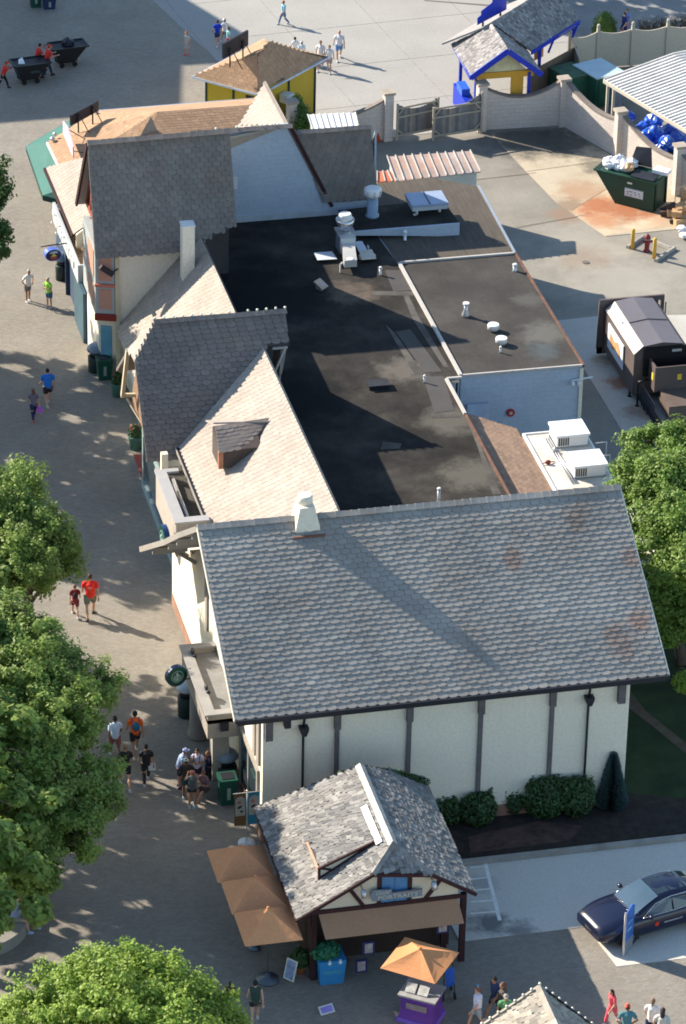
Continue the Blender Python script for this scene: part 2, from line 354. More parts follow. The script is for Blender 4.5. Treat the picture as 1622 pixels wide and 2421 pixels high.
M_GREYP = mat('taupe_paint', (.30, .275, .245), .8, .08, 1)
M_TAR = mat('tar_roof', (.034, .031, .028), .95, .30, .35, c2=(.016, .016, .017), spec=.1, bump=.1, stain=(.12, .108, .09), stain_amt=.5, stain_scale=.5, streak=.12, spots=[(11.9, 17.5, 1.6, (.13, .12, .10), .7), (12.1, 22.0, 1.5, (.13, .12, .10), .7), (11.3, 26.5, 1.3, (.15, .135, .115), .7), (10.9, 33.6, 1.3, (.15, .12, .095), .7), (12.3, 14.5, 1.0, (.15, .14, .12), .7), (6.6, 34, 4.5, (.013, .013, .014), .9), (6.8, 25, 3.2, (.013, .013, .014), .9), (7.2, 13, 4.5, (.014, .014, .015), .85)])  # the near-black spots at the end paint the roof's shade into the colour
M_TAR2 = mat('newer_tar_roof', (.042, .038, .035), .93, .16, .5, stain=(.12, .12, .105), stain_amt=.25, stain_scale=.5, streak=.10, spots=[(17.6, 28.5, 1.3, (.14, .14, .125), .6), (17.9, 31.5, .9, (.10, .10, .09), .6), (17.2, 27.0, .9, (.07, .09, .10), .7)])
M_PATCH = mat('roof_patch', (.06, .055, .05), .9, .3, 1.2, c2=(.11, .10, .088))
M_WHITE = mat('white_coping', (.48, .46, .43), .8, .2, 3, stain=(.25, .22, .18), stain_amt=.5, stain_scale=3)
M_SIDE = mat('pale_lap_siding', (.40, .475, .565), .7, .05, .5, wave=(.2, .008, 0), stain=(.30, .31, .32), stain_amt=.2)
M_GLASS = mat('window_glass', (.03, .045, .055), .08, .1, spec=.8)
M_METAL = mat('galvanised_metal', (.55, .57, .60), .38, .12, 2, metal=.75, stain=(.30, .22, .15), stain_amt=.2, stain_scale=2)
M_WMETAL = mat('white_metal', (.70, .70, .68), .45, .06, 2)
M_RUSTM = mat('rusty_coping', (.17, .075, .045), .8, .3, 3, c2=(.11, .07, .055))

# ================================================================ FRONT BUILDING (cream, half timbered, grey roof)
fb = thing('stucco_building', 'large cream stucco building with dark posts under a broad grey shingle roof', 'building', (6, 4, 0))
mb = MB()
RZ, RY, EZ, EY = 9.5, 5.48, 5.4, -.5
mb.prism([(0, 0, 0), (0, 12.2, 0), (0, 12.2, 4.5), (0, RY, RZ - .22), (0, 0, 5.56)], (12.82, 0, 0))
mb.build('wall', M_CREAM, fb)
mb = MB(); mb.box(-.03, 12.85, -.03, 0, 0, .5); mb.box(-.03, 0, 0, 16.3, 0, .45); mb.build('brick_base', mat('base_brick', (.30, .17, .12), .9, .15, 2, brick=(.22, .075, .6, .12)), fb)
# the rear half of the left wall carries on behind the shop front
mb = MB(); mb.prism([(.01, 12.2, 0), (.01, 16.4, 0), (.01, 16.4, 3.3), (.01, 12.2, 4.4)], (1.2, 0, 0)); mb.build('side_wall', M_CREAM, fb)
front = [V((-1.05, EY, EZ)), V((14.0, EY, EZ)), V((13.78, RY, RZ)), V((-1.16, RY, RZ))]
roof(fb, front, M_SH, M_FELT, row=.195, tab=.35, sc_=.045, butt=.03, jit=.008, rnd=.02)
bk = [PX(x, y, X) for x, y, X in ((424.8, 1259, -1.45), (391.6, 1275.8, -1.6), (333, 1293, -1.75))]
prof = [V((-1.16, RY, RZ))] + bk
mb = MB()
for a, b in zip(prof, prof[1:]): mb.slab([a, b, XY((13.5, b.y), b.z), XY((13.55, a.y), a.z)], .14)
r2 = mb.build('roof', M_SH, fb)
mb = MB()
for a, b in zip(prof, prof[1:]): mb.beam(a + V((-.02, 0, -.1)), b + V((-.02, 0, -.1)), .07, .2)
for k, t in enumerate((.12, .42, .62, .85)):
    s_ = t * 3; i = min(int(s_), 2); q = lerp(prof[i], prof[i + 1], s_ - i); mb.beam(q + V((.02, 0, -.3)), q + V((1.3, 0, -.3)), .13, .26)
mb.build('rafters', M_GREYP, r2)
for yy, zz in ((11.6, 5.35), (13.0, 4.85)):
    mb = MB(); mb.beam((-.75, yy, zz - .35), (-.03, yy, zz - .9), .09, .12); mb.build('roof_brace', M_GREYP, fb)
ridge_cap(fb, (-1.18, RY, RZ + .01), (13.8, RY, RZ + .01), M_SH, .19)
mb = MB(); mb.beam((-1.07, EY - .07, EZ - .05), (14.02, EY - .07, EZ - .05), .1, .1); mb.beam((-1.0, EY - .03, EZ - .17), (13.95, EY - .03, EZ - .17), .05, .12); mb.build('gutter', M_IRON, fb)
mb = MB(); mb.beam((-1.08, EY, EZ - .06), (-1.19, RY, RZ - .06), .04, .13); mb.build('rake_board', M_CREAM, fb); 
mb = MB(); mb.beam((14.02, EY, EZ - .06), (13.8, RY, RZ - .06), .04, .13); mb.build('rake_board', M_CREAM, fb)
def onY(px, y=0.0, sy=1650): return PY(px, sy, y).x
for px, z0 in ((798, .5), (969, .5), (1138, .5), (1306, .5)):
    x = onY(px, 0); mb = MB(); mb.box(x - .075, x + .075, -.09, -.002, .35, 5.5); mb.box(x - .11, x + .11, -.17, -.002, 4.35, 5.5); mb.build('timber_post', M_TIMB, fb, .01)
for px in (635, 1467):
    x = onY(px, 0); mb = MB(); mb.box(x - .13, x + .13, -.2, -.002, 4.2, 5.5); mb.build('corbel', M_TIMB, fb, .01)
for px in (717, 1390):
    x = onY(px, 0); mb = MB(); mb.tube([(x, -.1, .1), (x, -.1, 4.45)], .045, 8); mb.hull([[(x - w_, -.3, z_), (x + w_, -.3, z_), (x + w_, -.02, z_), (x - w_, -.02, z_)] for w_, z_ in ((.07, 4.3), (.15, 4.5), (.16, 4.62))])
    mb.tube([(x, -.12, 4.6), (x + .03, -.15, 5.0), (x + .02, -.45, 5.3)], .045, 8); mb.build('downspout', M_IRON, fb)
x = onY(676, 0); mb = MB(); mb.obox((x, -.25, 4.75), (.22, .26, .34)); mb.build('floodlight', M_IRON, fb, .03)
# timbers on the left wall
for y0 in (.35, 1.0, 9.35):
    mb = MB(); mb.box(-.08, -.002, y0, y0 + .38, 2.9, 5.9 if y0 < 2 else 6.2); mb.build('timber_post', M_GREYP, fb, .01)
# tapered chimney on the ridge
ct, cb = PY(722, 1180, RY), PY(724, 1257, RY - .5); cx = ct.x
mb = MB(); mb.hull([[(cx - w, RY - .35 - e, z), (cx + w, RY - .35 - e, z), (cx + w, RY + .35, z), (cx - w, RY + .35, z)] for w, z, e in ((.45, 8.6, .25), (.42, 9.3, .14), (.26, 10.0, 0))])
mb.build('chimney', M_CREAM, fb, .03)
mb = MB(); mb.lathe((cx, RY + .05, 9.95), [(.27, 0), (.27, .28), (.22, .36)], 12); mb.build('chimney_cap', M_CREAM, fb)
mb = MB(); mb.box(cx - .55, cx + .55, RY - .72, RY - .58, 8.75, 9.1); mb.build('flashing', mat('rust_flashing', (.16, .08, .06), .8, .2), fb)
# flat entrance canopy and the parapet box round it
cn = thing('entrance_canopy', 'grey flat roofed entrance porch with square pillar beside the cream wall', 'canopy', (-.5, 5.5, 0))
mb = MB(); mb.box(-1.2, 0, 3.5, 8.15, 2.75, 2.9); mb.build('deck', mat('canopy_membrane', (.22, .22, .215), .7, .2, 1.5, stain=(.12, .12, .13), stain_amt=.5), cn)
mb = MB(); mb.prism([(-1.2, 3.5, 2.15), (-1.2, 8.15, 2.15), (-1.2, 8.15, 3.1), (-1.2, 3.5, 3.1)], (.2, 0, 0)); mb.box(-.998, -.02, 3.5, 3.68, 2.15, 3.1); mb.box(-.998, -.02, 7.95, 8.15, 2.3, 3.1)
mb.build('parapet', M_GREYP, cn, .015)
mb = MB(); mb.prism([(-1.3, 3.42, 3.1), (-.92, 3.42, 3.1), (-.92, 8.2, 3.1), (-1.3, 8.2, 3.1)], (0, 0, .07)); mb.box(-.918, -.02, 3.42, 3.74, 3.1, 3.17); mb.box(-.918, -.02, 7.9, 8.2, 3.1, 3.17); mb.build('coping', mat('grey_coping', (.28, .275, .27), .7, .12, 2), cn, .01)
mb = MB(); mb.box(-.98, -.4, 3.7, 4.2, 0, 2.7); mb.build('pillar', M_GREYP, cn, .02)
mb = MB(); mb.lathe((-.78, 7.1, 0), [(.42, 0), (.45, .1), (.36, .3), (.34, 2.2)], 14); mb.build('pillar', mat('dark_taupe', (.20, .18, .16), .85, .1), cn)
mb = MB(); mb.obox((-.62, 3.42, 2.5), (.28, .16, .3)); mb.build('wall_lantern', M_IRON, cn, .02)
for yy in (7.55, 5.1):
    mb = MB(); mb.ell((-.93, yy, 3.25), (.07, .16, .12)); mb.ell((-.9, yy - .25, 3.2), .08); mb.build('floodlight', M_IRON, cn)
# round emblem signs
M_SGN = mat('sign_green', (.006, .055, .045), .3, .1, spec=.6); M_SGW = mat('sign_white', (.75, .80, .78), .4, .05)
M_SGB = mat('sign_rim_blue', (.02, .05, .14), .35, .05)
def round_sign(c, n, r, label, br):
    c = V(c); n = V(n).normalized(); sx = V((-n.y, n.x, 0)).normalized(); up = n.cross(sx); up = up if up.z > 0 else -up
    t = thing('round_sign', label, 'sign', c)
    def disc(r0, r1, d0, d1, nm, m, k=28):
        mb = MB(); rg = lambda r_, d_: [c + sx * r_ * math.cos(2 * math.pi * i / k) + up * r_ * math.sin(2 * math.pi * i / k) + n * d_ for i in range(k)]
        if r0: mb.hull([rg(r0, d0), rg(r1, d0), rg(r1, d1), rg(r0, d1), rg(r0, d0)], False)
        else: mb.hull([rg(r1, d0), rg(r1, d1)])
        return mb.build(nm, m, t)
    disc(0, r, -.09, .09, 'drum', M_SGB); disc(0, r * .95, .085, .1, 'face', M_SGN); disc(0, r * .95, -.1, -.085, 'face', M_SGN)
    for sg in (1, -1):
        q = lambda a, b: c + sx * a * r * sg + up * b * r + n * (.104 * sg)
        mb = MB(); disc_pts = [q(.58 * math.cos(i / 24 * 2 * math.pi), .58 * math.sin(i / 24 * 2 * math.pi)) for i in range(24)]
        inn = [q(.53 * math.cos(i / 24 * 2 * math.pi), .53 * math.sin(i / 24 * 2 * math.pi)) for i in range(24)]
        mb.hull([disc_pts, inn, [p + n * sg * .006 for p in inn], [p + n * sg * .006 for p in disc_pts], disc_pts], False)
        mb.ell(q(0, .12), (.13 * r, .13 * r, .16 * r), 8)                                       # pale emblem: a crowned head with flowing hair
        mb.prism([q(-.13, .28), q(0, .46), q(.13, .28)], n * sg * .01)
        for s in (1, -1):
            for j in range(3):
                a0 = .16 + j * .1; mb.prism([q(s * a0, .22 - j * .07), q(s * (a0 + .05), .2 - j * .07), q(s * (a0 + .04), -.42 + j * .08), q(s * (a0 - .02), -.44 + j * .08)], n * sg * .01)
        mb.prism([q(-.1, -.05), q(.1, -.05), q(.13, -.42), q(-.13, -.42)], n * sg * .01)
        mb.build('emblem', mat('emblem_mint', (.30, .45, .40), .5, .05), t)
    mb = MB()
    for a, b in br: mb.tube([V(a), V(b)], .02, 6)
    mb.build('bracket', M_IRON, t); return t
sc0 = V((-1.72, 6.55, 2.95))
round_sign(sc0, (.25, -1, 0), .4, 'round green emblem sign projecting over the entrance porch with square pillar', [(sc0 + V((.36, 0, .2)), (-1.19, 6.55, sc0.z + .22)), (sc0 + V((.36, 0, -.2)), (-1.19, 6.55, sc0.z - .18))])
round_sign((-.42, 15.6, 3.3), (-1, -.08, 0), .5, 'round green emblem sign fixed to the taupe parapet box of the roof well', [((-.35, 15.6, 3.3), (-.1, 15.6, 3.3))])
# shopfront strip low on the left wall
mb = MB(); mb.box(-.06, -.01, .6, 3.3, .5, 2.5); mb.build('shop_window', M_GLASS, fb)
mb = MB(); mb.box(-.1, -.005, .45, .6, .3, 2.65); mb.box(-.1, -.005, 3.3, 3.45, .3, 2.65); mb.box(-.1, -.061, 1.9, 2.0, .5, 2.5); mb.box(-.1, -.005, .601, 3.299, 2.5, 2.65); mb.build('window_frame', M_GREYP, fb)

# ================================================================ FLAT ROOF BUILDING + units
fl = thing('flat_roof_building', 'long building with black tar flat roof behind the shingled street roofs', 'building', (10, 25, 0))
FZ = 3.6
mb = MB(); mb.prism([(3.0, 12, 0), (12.75, 12, 0), (12.75, 25.4, 0), (13.4, 25.6, 0), (13.4, 36, 0), (12.8, 43.9, 0), (8, 41.2, 0), (3.0, 41.2, 0)], (0, 0, FZ))
w = mb.build('wall', M_SIDE, fl)
def roofsheet(nm, pts, z, m, parent, t=.02):
    mb = MB(); mb.prism([(p[0], p[1], z) for p in pts], (0, 0, t)); return mb.build(nm, m, parent)
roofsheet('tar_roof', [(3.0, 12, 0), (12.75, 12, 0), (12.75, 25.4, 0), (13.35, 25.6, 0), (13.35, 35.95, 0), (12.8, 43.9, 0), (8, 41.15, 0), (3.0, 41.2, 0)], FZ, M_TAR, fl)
mb = MB()
PM = [M_PATCH]
def patch(pts, z): q = MB(); q.prism([XY(p, z) for p in pts], (0, 0, .006)); q.build('roof_patch', PM[0], fl)
patch([P(811 + 195 / 1.933, 800 - 60 / 1.933, FZ), P(935, 790, FZ), P(1000, 884, FZ), P(980, 886, FZ)], FZ + .02)
patch([P(1018, 980, FZ), P(1090, 976, FZ), P(1090, 988, FZ), P(1022, 990, FZ)], FZ + .021)
patch([P(880, 690, FZ), P(985, 690, FZ), P(985, 700, FZ), P(880, 700, FZ)], FZ + .021)
patch([P(905, 1045, FZ), P(950, 1050, FZ), P(945, 1062, FZ), P(900, 1064, FZ)], FZ + .022)
patch([P(970, 885, FZ), P(1085, 900, FZ), P(1085, 906, FZ), P(985, 896, FZ)], FZ + .021)
patch([P(1130, 1060, FZ), P(1100, 985, FZ), P(1108, 985, FZ), P(1185, 1170, FZ), P(1165, 1170, FZ)], FZ + .022)
patch([P(950, 690, FZ), P(975, 755, FZ), P(1050, 870, FZ), P(1062, 870, FZ), P(990, 750, FZ), P(962, 690, FZ)], FZ + .023)
PM[0] = mat('grey_patch', (.065, .062, .06), .9, .12, 1); patch([P(1000, 893, FZ), P(1048, 890, FZ), P(1075, 972, FZ), P(1028, 978, FZ)], FZ + .024); patch([P(935, 785, FZ), P(970, 780, FZ), P(1045, 880, FZ), P(1005, 882, FZ)], FZ + .0245)
patch([P(910, 640, FZ), P(945, 640, FZ), P(985, 688, FZ), P(930, 690, FZ)], FZ + .025)
mb = MB(); mb.beam((12.78, 12, FZ + .03), (12.78, 24.9, FZ + .03), .09, .12); mb.build('edge_coping', M_RUSTM, fl)
mb = MB(); mb.beam((12.76, 22.3, FZ + .08), (12.76, 25.3, FZ + .08), .12, .09); mb.beam((12.8, 25.35, FZ + .07), (13.4, 25.35, FZ + .07), .1, .08); mb.build('edge_coping', M_WHITE, fl)
mb = MB(); mb.tube([(13.2, 25.3, FZ - .05), (13.2, 25.3, 0)], .05, 8); mb.build('downspout', M_IRON, fl)
# sided annex with parapet
an = thing('sided_annex', 'blue grey lap sided annex with its own black roof and white edge', 'building', (16, 30, 0))
mb = MB(); mb.prism([(13.42, 25.55, 0), (18.4, 25.5, 0), (18.55, 42.8, 0), (16.8, 44.1, 0), (13.1, 43.8, 0)], (0, 0, 3.56)); mb.build('wall', M_SIDE, an)
roofsheet('tar_roof', [(13.42, 25.55), (18.42, 25.5), (18.42, 35.9), (13.42, 35.9)], 3.62, M_TAR2, an, .03)
roofsheet('tar_roof', [(13.35, 35.97), (18.42, 35.97), (18.6, 42.9), (16.8, 44.2), (13.0, 43.9)], 3.585, mat('dusty_tar_roof', (.085, .072, .058), .93, .15, .5, streak=.25, stain=(.08, .07, .06), stain_amt=.3), an, .02)
mb = MB(); mb.beam((13.4, 25.5, 3.68), (13.4, 35.9, 3.68), .14, .1); mb.beam((13.47, 35.93, 3.68), (18.4, 35.93, 3.68), .1, .1); mb.beam((13.47, 25.5, 3.66), (18.4, 25.46, 3.66), .08, .1); mb.build('parapet_edge', M_WHITE, an)
mb = MB(); mb.beam((18.45, 25.44, 3.64), (18.45, 36, 3.64), .1, .12); mb.build('edge_coping', M_RUSTM, an)
mb = MB(); mb.beam((18.47, 36.02, 3.6), (18.65, 42.9, 3.6), .1, .1); mb.build('edge_coping', M_METAL, an)
mb = MB(); mb.box(18.32, 18.46, 25.42, 25.6, 0, 3.55); mb.build('corner_board', M_CREAM, an)
a = PY(1207, 975, 25.5)
mb = MB(); mb.hull([[a + V((.17 * math.cos(t), -.03 * k, .17 * math.sin(t))) for t in [i * math.pi / 8 for i in range(16)]] for k in (0, 2)]); mb.build('alarm_bell', mat('bell_red', (.35, .03, .03), .4), an)
mb = MB(); mb.hull([[a + V((.07 * math.cos(t), -.03 * k, .07 * math.sin(t))) for t in [i * math.pi / 8 for i in range(16)]] for k in (2, 3)]); mb.build('alarm_bell', M_WHITE, an)
l0 = PY(1350, 900, 25.4)
mb = MB(); mb.beam(l0, l0 + V((.9, 0, .08)), .05); mb.ell(l0 + V((.05, -.12, -.08)), (.07, .14, .12)); mb.ell(l0 + V((.3, -.12, -.1)), (.07, .14, .12)); mb.build('floodlight', M_WMETAL, an)
d0 = PY(1135, 985, 25.45)
mb = MB(); mb.box(d0.x - .55, d0.x + .35, 25.4, 25.5, 0, 2.35); mb.build('door', mat('pale_blue_paint', (.42, .5, .62), .5), an)
# raised deck with pale fascia
rd = thing('raised_roof_deck', 'raised black roof deck with white sloping fascia behind the round exhaust fan', 'roof', (14, 39, 3.6))
q = [P(1087, 528, 4.15), P(836, 548, 4.0), P(800, 497, 4.0), P(1045, 470, 4.15)]
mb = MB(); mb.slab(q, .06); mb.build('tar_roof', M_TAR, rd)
mb = MB(); A, B = P(1087, 528, 4.16), P(836, 548, 4.02); mb.prism([A, B, B - V((0, 0, .18)), lerp(A, B, .7) - V((0, 0, .3)), A - V((0, 0, .62))], (0, .08, 0)); mb.build('fascia', M_SIDE, rd)
# lean-to + white roof
lt = thing('lean_to', 'brown shingled lean-to below the rusty edge of the black flat roof', 'building', (14, 19, 0))
mb = MB(); mb.prism([(12.8, 12, 0), (14.75, 12, 0), (14.75, 22.4, 0), (12.8, 23.2, 0)], (0, 0, 2.8)); mb.build('wall', M_SIDE, lt)
lp = [P(1107, 1000, 3.35), P(1114, 994, 3.35), P(1226, 1013, 2.95), P(1310, 1175, 2.95), P(1222, 1185, 3.35)]
M_BRSH = mat('brown_asphalt_shingles', (.30, .20, .135), .9, .10, .6, c2=(.24, .16, .115), island=.12)
roof(lt, [(12.86, 12, 3.33), (14.85, 12, 2.95), (14.85, 22.0, 2.95), (13.0, 23.0, 3.33)], M_BRSH, M_FELT, row=.14, tab=.3, sc_=0, butt=.006)
wr = thing('white_roof_annex', 'low annex with white membrane roof carrying two air conditioners', 'building', (16, 19, 0))
mb = MB(); mb.box(14.86, 17.15, 11.5, 21.3, 0, 2.95); mb.build('wall', M_SIDE, wr)
roofsheet('membrane_roof', [(14.86, 11.5), (17.3, 11.5), (17.3, 21.4), (14.86, 21.4)], 2.97, mat('white_membrane', (.66, .61, .53), .7, .1, .8, stain=(.34, .24, .15), stain_amt=.5, stain_scale=.9), wr, .04)
mb = MB(); mb.beam((14.9, 11.5, 3.02), (14.9, 21.4, 3.02), .1, .1); mb.beam((14.86, 21.4, 3.02), (17.3, 21.4, 3.02), .08, .08); mb.beam((17.3, 11.5, 3.02), (17.3, 21.4, 3.02), .08, .08); mb.build('edge_coping', M_WMETAL, wr)
g0 = V((17.32, 19.2, 3.0))
for d_ in (V((0, 0, 0)), V((0, .5, .3))): mb = MB(); mb.tube([g0 + d_, g0 + d_ + V((.45, 0, 0)), g0 + d_ + V((.45, 0, -.9))], .018, 6); mb.build('guard_rail', M_WMETAL, wr)
def ac_unit(x, y, label):
    t = thing('air_conditioner', label, 'air conditioner', (x, y, 3.02))
    mb = MB(); mb.box(x - .62, x + .62, y - .55, y + .55, 3.06, 3.5); mb.build('cabinet', M_WMETAL, t, .015)
    mb = MB(); mb.prism([(x - .68, y - .62, 3.5), (x + .68, y - .62, 3.5), (x + .68, y + .62, 3.5), (x - .68, y + .62, 3.5)], (0, 0, .09)); mb.box(x - .005, x + .005, y - .6, y + .6, 3.59, 3.61); mb.build('lid', mat('white_lid', (.72, .75, .78), .3, .05), t, .02)
    mb = MB()
    for k in range(5): mb.box(x - .56 + k * .09, x - .51 + k * .09, y - .565, y - .552, 3.12, 3.45)
    mb.build('grille', M_IRON, t)
    mb = MB(); mb.box(x - .66, x - .57, y - .5, y + .5, 2.98, 3.06); mb.box(x + .57, x + .66, y - .5, y + .5, 2.98, 3.06); mb.build('skid', M_IRON, t)
ac_unit(16.5, 20.6, 'boxy white rooftop air conditioner farthest from the grey ridge')
ac_unit(16.5, 18.1, 'boxy white rooftop air conditioner next to the big grey ridge')
mb = MB()
for dx in (0, .1, .19): mb.tube([(15.62 + dx, 21, 3.05), (15.62 + dx, 19.3, 3.06), (15.7 + dx, 17.2, 3.05)], .025, 6)
mb.tube([(15.7, 19.9, 3.05), (16.0, 19.9, 3.06)], .03, 6); mb.ell((15.72, 19.8, 3.12), .09, 8)
tag(mb.build('conduit', M_METAL), 'bundle of silver conduits running along the white roof between air conditioners', 'conduit')
mb = MB(); mb.ell((15.2, 18.9, 3.1), (.13, .1, .09), 8); mb.tube([(14.9, 18.85, 3.05), (15.1, 18.9, 3.1), (15.5, 19.0, 3.04)], .02, 6)
tag(mb.build('roof_pump', mat('pump_red', (.2, .04, .03), .6)), 'small red and black fitting on the white membrane roof', 'pump')

# ---------------------------------------------------------------- rooftop things
def vent(px, py, z, r, h, label, name='roof_vent', style='drum'):
    p = P(px, py, z); t = thing(name, label, 'vent', p)
    if style == 'drum':
        mb = MB(); mb.lathe(p, [(r * .7, 0), (r * .7, h * .4)]); mb.build('pipe', M_METAL, t)
        mb = MB(); mb.lathe(p, [(r, h * .3), (r, h * .9), (r * .96, h)], 20); mb.build('cap', M_WMETAL, t)
    if style == 'waist':
        mb = MB(); mb.lathe(p, [(r, 0), (r, .1), (r * .5, h * .5), (r * .45, h * .85)]); mb.build('cone', M_METAL, t)
        mb = MB(); mb.lathe(p, [(r * .75, h * .85), (r * .78, h)]); mb.build('cap', M_WMETAL, t)
    if style == 'pipe':
        mb = MB(); mb.lathe(p, [(r * 1.5, 0), (r, .05), (r, h)], 10); mb.build('pipe', M_METAL, t)
        mb = MB(); mb.lathe(p + V((0, 0, h)), [(r * 1.3, 0), (r * 1.35, .06), (r * .9, .1)], 10); mb.build('cap', M_WMETAL, t)
    return t
vent(1101, 748, 3.65, .17, .62, 'waisted galvanised roof vent on the annex roof', style='waist')
vent(1166, 782, 3.65, .24, .3, 'squat white drum vent on the annex roof, farther of the two')
vent(1185, 814, 3.65, .24, .3, 'squat white drum vent on the annex roof, nearest the siding edge')
vent(1183, 834, 3.65, .04, .2, 'short dark stub pipe in front of the squat drum vents', style='pipe')
vent(1217, 641, 3.65, .08, .25, 'small white pipe near the far corner of the annex roof', style='pipe')
vent(1037, 1186, 3.62, .06, .5, 'white vent pipe standing just behind the long grey ridge', style='pipe')
vent(899, 651, 3.62, .05, .3, 'small white stub pipe between duct and annex roof', style='pipe')
vent(1003, 905, 3.62, .04, .25, 'thin rusty pipe by the grey roof patches', style='pipe')
vent(957, 568, 3.62, .07, .35, 'pale pipe below the sloping white fascia', style='pipe')
p = P(893, 915, 3.62); t = thing('roof_hatch', 'low black box hatch in the middle of the tar roof', 'hatch', p)
mb = MB(); mb.obox(p, (.78, .5, .16)); mb.build('box', M_IRON, t, .02); mb = MB(); mb.obox(p + V((0, 0, .16)), (.86, .56, .04)); mb.build('lid', mat('hatch_black', (.025, .025, .03), .6), t, .01)
# turbine stack
p = P(880, 512, 4.02); t = thing('ventilator_stack', 'tall round ventilator with broad white cap below the dark side roof', 'vent', p)
mb = MB(); mb.lathe(p, [(.3, 0), (.3, .1), (.24, .12), (.24, 1.05)], 16); mb.build('pipe', mat('bluish_metal', (.25, .33, .42), .5, .1, metal=.4), t)
mb = MB(); mb.lathe(p, [(.25, .95), (.36, 1.02), (.38, 1.3), (.3, 1.34), (.28, 1.36)], 20); mb.build('cap', M_WMETAL, t)
mb = MB()
for k in range(8):
    a = k * math.pi / 4; c_ = p + V((.385 * math.cos(a), .385 * math.sin(a), 1.0)); mb.beam(c_, c_ + V((0, 0, .3)), .025)
mb.build('straps', M_METAL, t)
# hooded box ventilator
p = P(1008, 500, 4.05); t = thing('hooded_ventilator', 'wide box ventilator with blue grey hood on two legs', 'vent', p)
mb = MB(); mb.obox(p + V((0, 0, .35)), (1.55, 1.25, .16)); mb.build('body', mat('vent_grey', (.42, .45, .48), .5), t, .02)
mb = MB(); mb.obox(p + V((0, .02, .51)), (1.62, 1.3, .12)); mb.build('hood', mat('vent_blue', (.26, .32, .44), .45, .06), t, .03)
mb = MB(); mb.obox(p + V((0, .02, .63)), (.03, 1.28, .03)); mb.build('seam', M_IRON, t)
for dx in (-.5, .5):
    mb = MB(); mb.tube([p + V((dx, -.3, 0)), p + V((dx, -.3, .36))], .06, 8); mb.obox(p + V((dx, -.32, 0)), (.3, .2, .05)); mb.build('leg', M_WMETAL, t)
# exhaust fan, duct
p = P(815, 590, 3.62); t = thing('exhaust_fan', 'round kitchen exhaust fan on a square curb with angular duct in front', 'exhaust fan', p)
mb = MB(); mb.obox(p + V((0, 0, 0)), (.62, .75, .82)); mb.build('curb', mat('fan_curb_metal', (.32, .38, .44), .45, .15, metal=.5), t, .02)
mb = MB(); mb.obox(p + V((0, 0, .82)), (.78, .8, .07)); mb.build('flange', M_METAL, t, .01)
mb = MB(); mb.lathe(p + V((0, .05, .89)), [(.2, 0), (.22, .08), (.36, .3), (.4, .52), (.385, .52), (.34, .34)], 22); mb.build('bowl', mat('bright_metal', (.6, .6, .6), .3, .1, metal=.85), t)
mb = MB(); mb.lathe(p + V((0, .05, 1.1)), [(.27, 0), (.28, .5), (.24, .56)], 20); mb.build('motor_cover', M_WMETAL, t)
dq = P(822, 645, 3.62)
mb = MB(); c0 = p + V((.02, -.38, 0)); c1 = dq + V((.12, 0, 0))
def sq(c, w, z0, z1): return [c + V((-w, 0, z0)), c + V((w, 0, z0)), c + V((w, 0, z1)), c + V((-w, 0, z1))]
mb.hull([sq(c0, .33, .35, .85), sq(lerp(c0, c1, .18), .33, .35, .85), sq(lerp(c0, c1, .22), .27, .2, .66), sq(lerp(c0, c1, .6), .27, .2, .62), sq(c1, .27, .25, .56)]); mb.build('duct', mat('duct_metal', (.52, .52, .50), .5, .12, metal=.3, stain=(.45, .3, .15), stain_amt=.2, stain_scale=3), t, .01)
mb = MB(); mb.ell(lerp(c0, c1, .93) + V((0, 0, .57)), (.17, .17, .035), 12); mb.build('duct_cap', M_WMETAL, t)
mb = MB(); mb.tube([c1 + V((-.3, .2, .4)), c1 + V((-.42, .1, .38)), c1 + V((-.44, .02, .02))], .035, 8); mb.build('drain_pipe', M_WMETAL, t)
for nm, pts_, lab in (('sheet_metal_panel', ((742, 597), (785, 594), (797, 612), (750, 615)), 'pale loose metal sheet lying left of the exhaust fan duct'),
                      ('sheet_metal_panel', ((838, 571), (856, 570), (869, 592), (848, 594)), 'pale loose metal sheet tucked right behind the duct'),
                      ('sheet_metal_panel', ((849, 594), (879, 589), (890, 611), (855, 614)), 'rust streaked metal sheet lying right of the duct')):
    mb = MB(); q_ = [P(x, y, 3.78) for x, y in pts_]; mb.slab(q_, .02); c_ = sum(q_, V()) / 4
    mb.box(c_.x - .35, c_.x - .3, c_.y - .1, c_.y + .1, 3.62, 3.755); mb.box(c_.x + .3, c_.x + .35, c_.y - .1, c_.y + .1, 3.62, 3.755)
    tag(mb.build(nm, mat('rusty_panel', (.6, .57, .5), .5, .1, 2, stain=(.42, .24, .08), stain_amt=.9, stain_scale=1.2) if 'rust' in lab else mat('panel_metal', (.58, .62, .68), .4, .08), None), lab, 'metal sheet')
p = P(758, 683, 3.62); t = thing('hooded_vent', 'small tilted metal hood vent with rusty top on the black roof', 'vent', p)
mb = MB(); mb.obox(p, (.3, .3, .22), .7); mb.build('base', M_METAL, t); mb = MB(); mb.obox(p + V((0, 0, .2)), (.42, .5, .06), .7, R(28)); mb.build('hood', mat('hood_rust', (.5, .4, .34), .6, .2, 4, stain=(.4, .15, .05), stain_amt=.7, stain_scale=4), t)
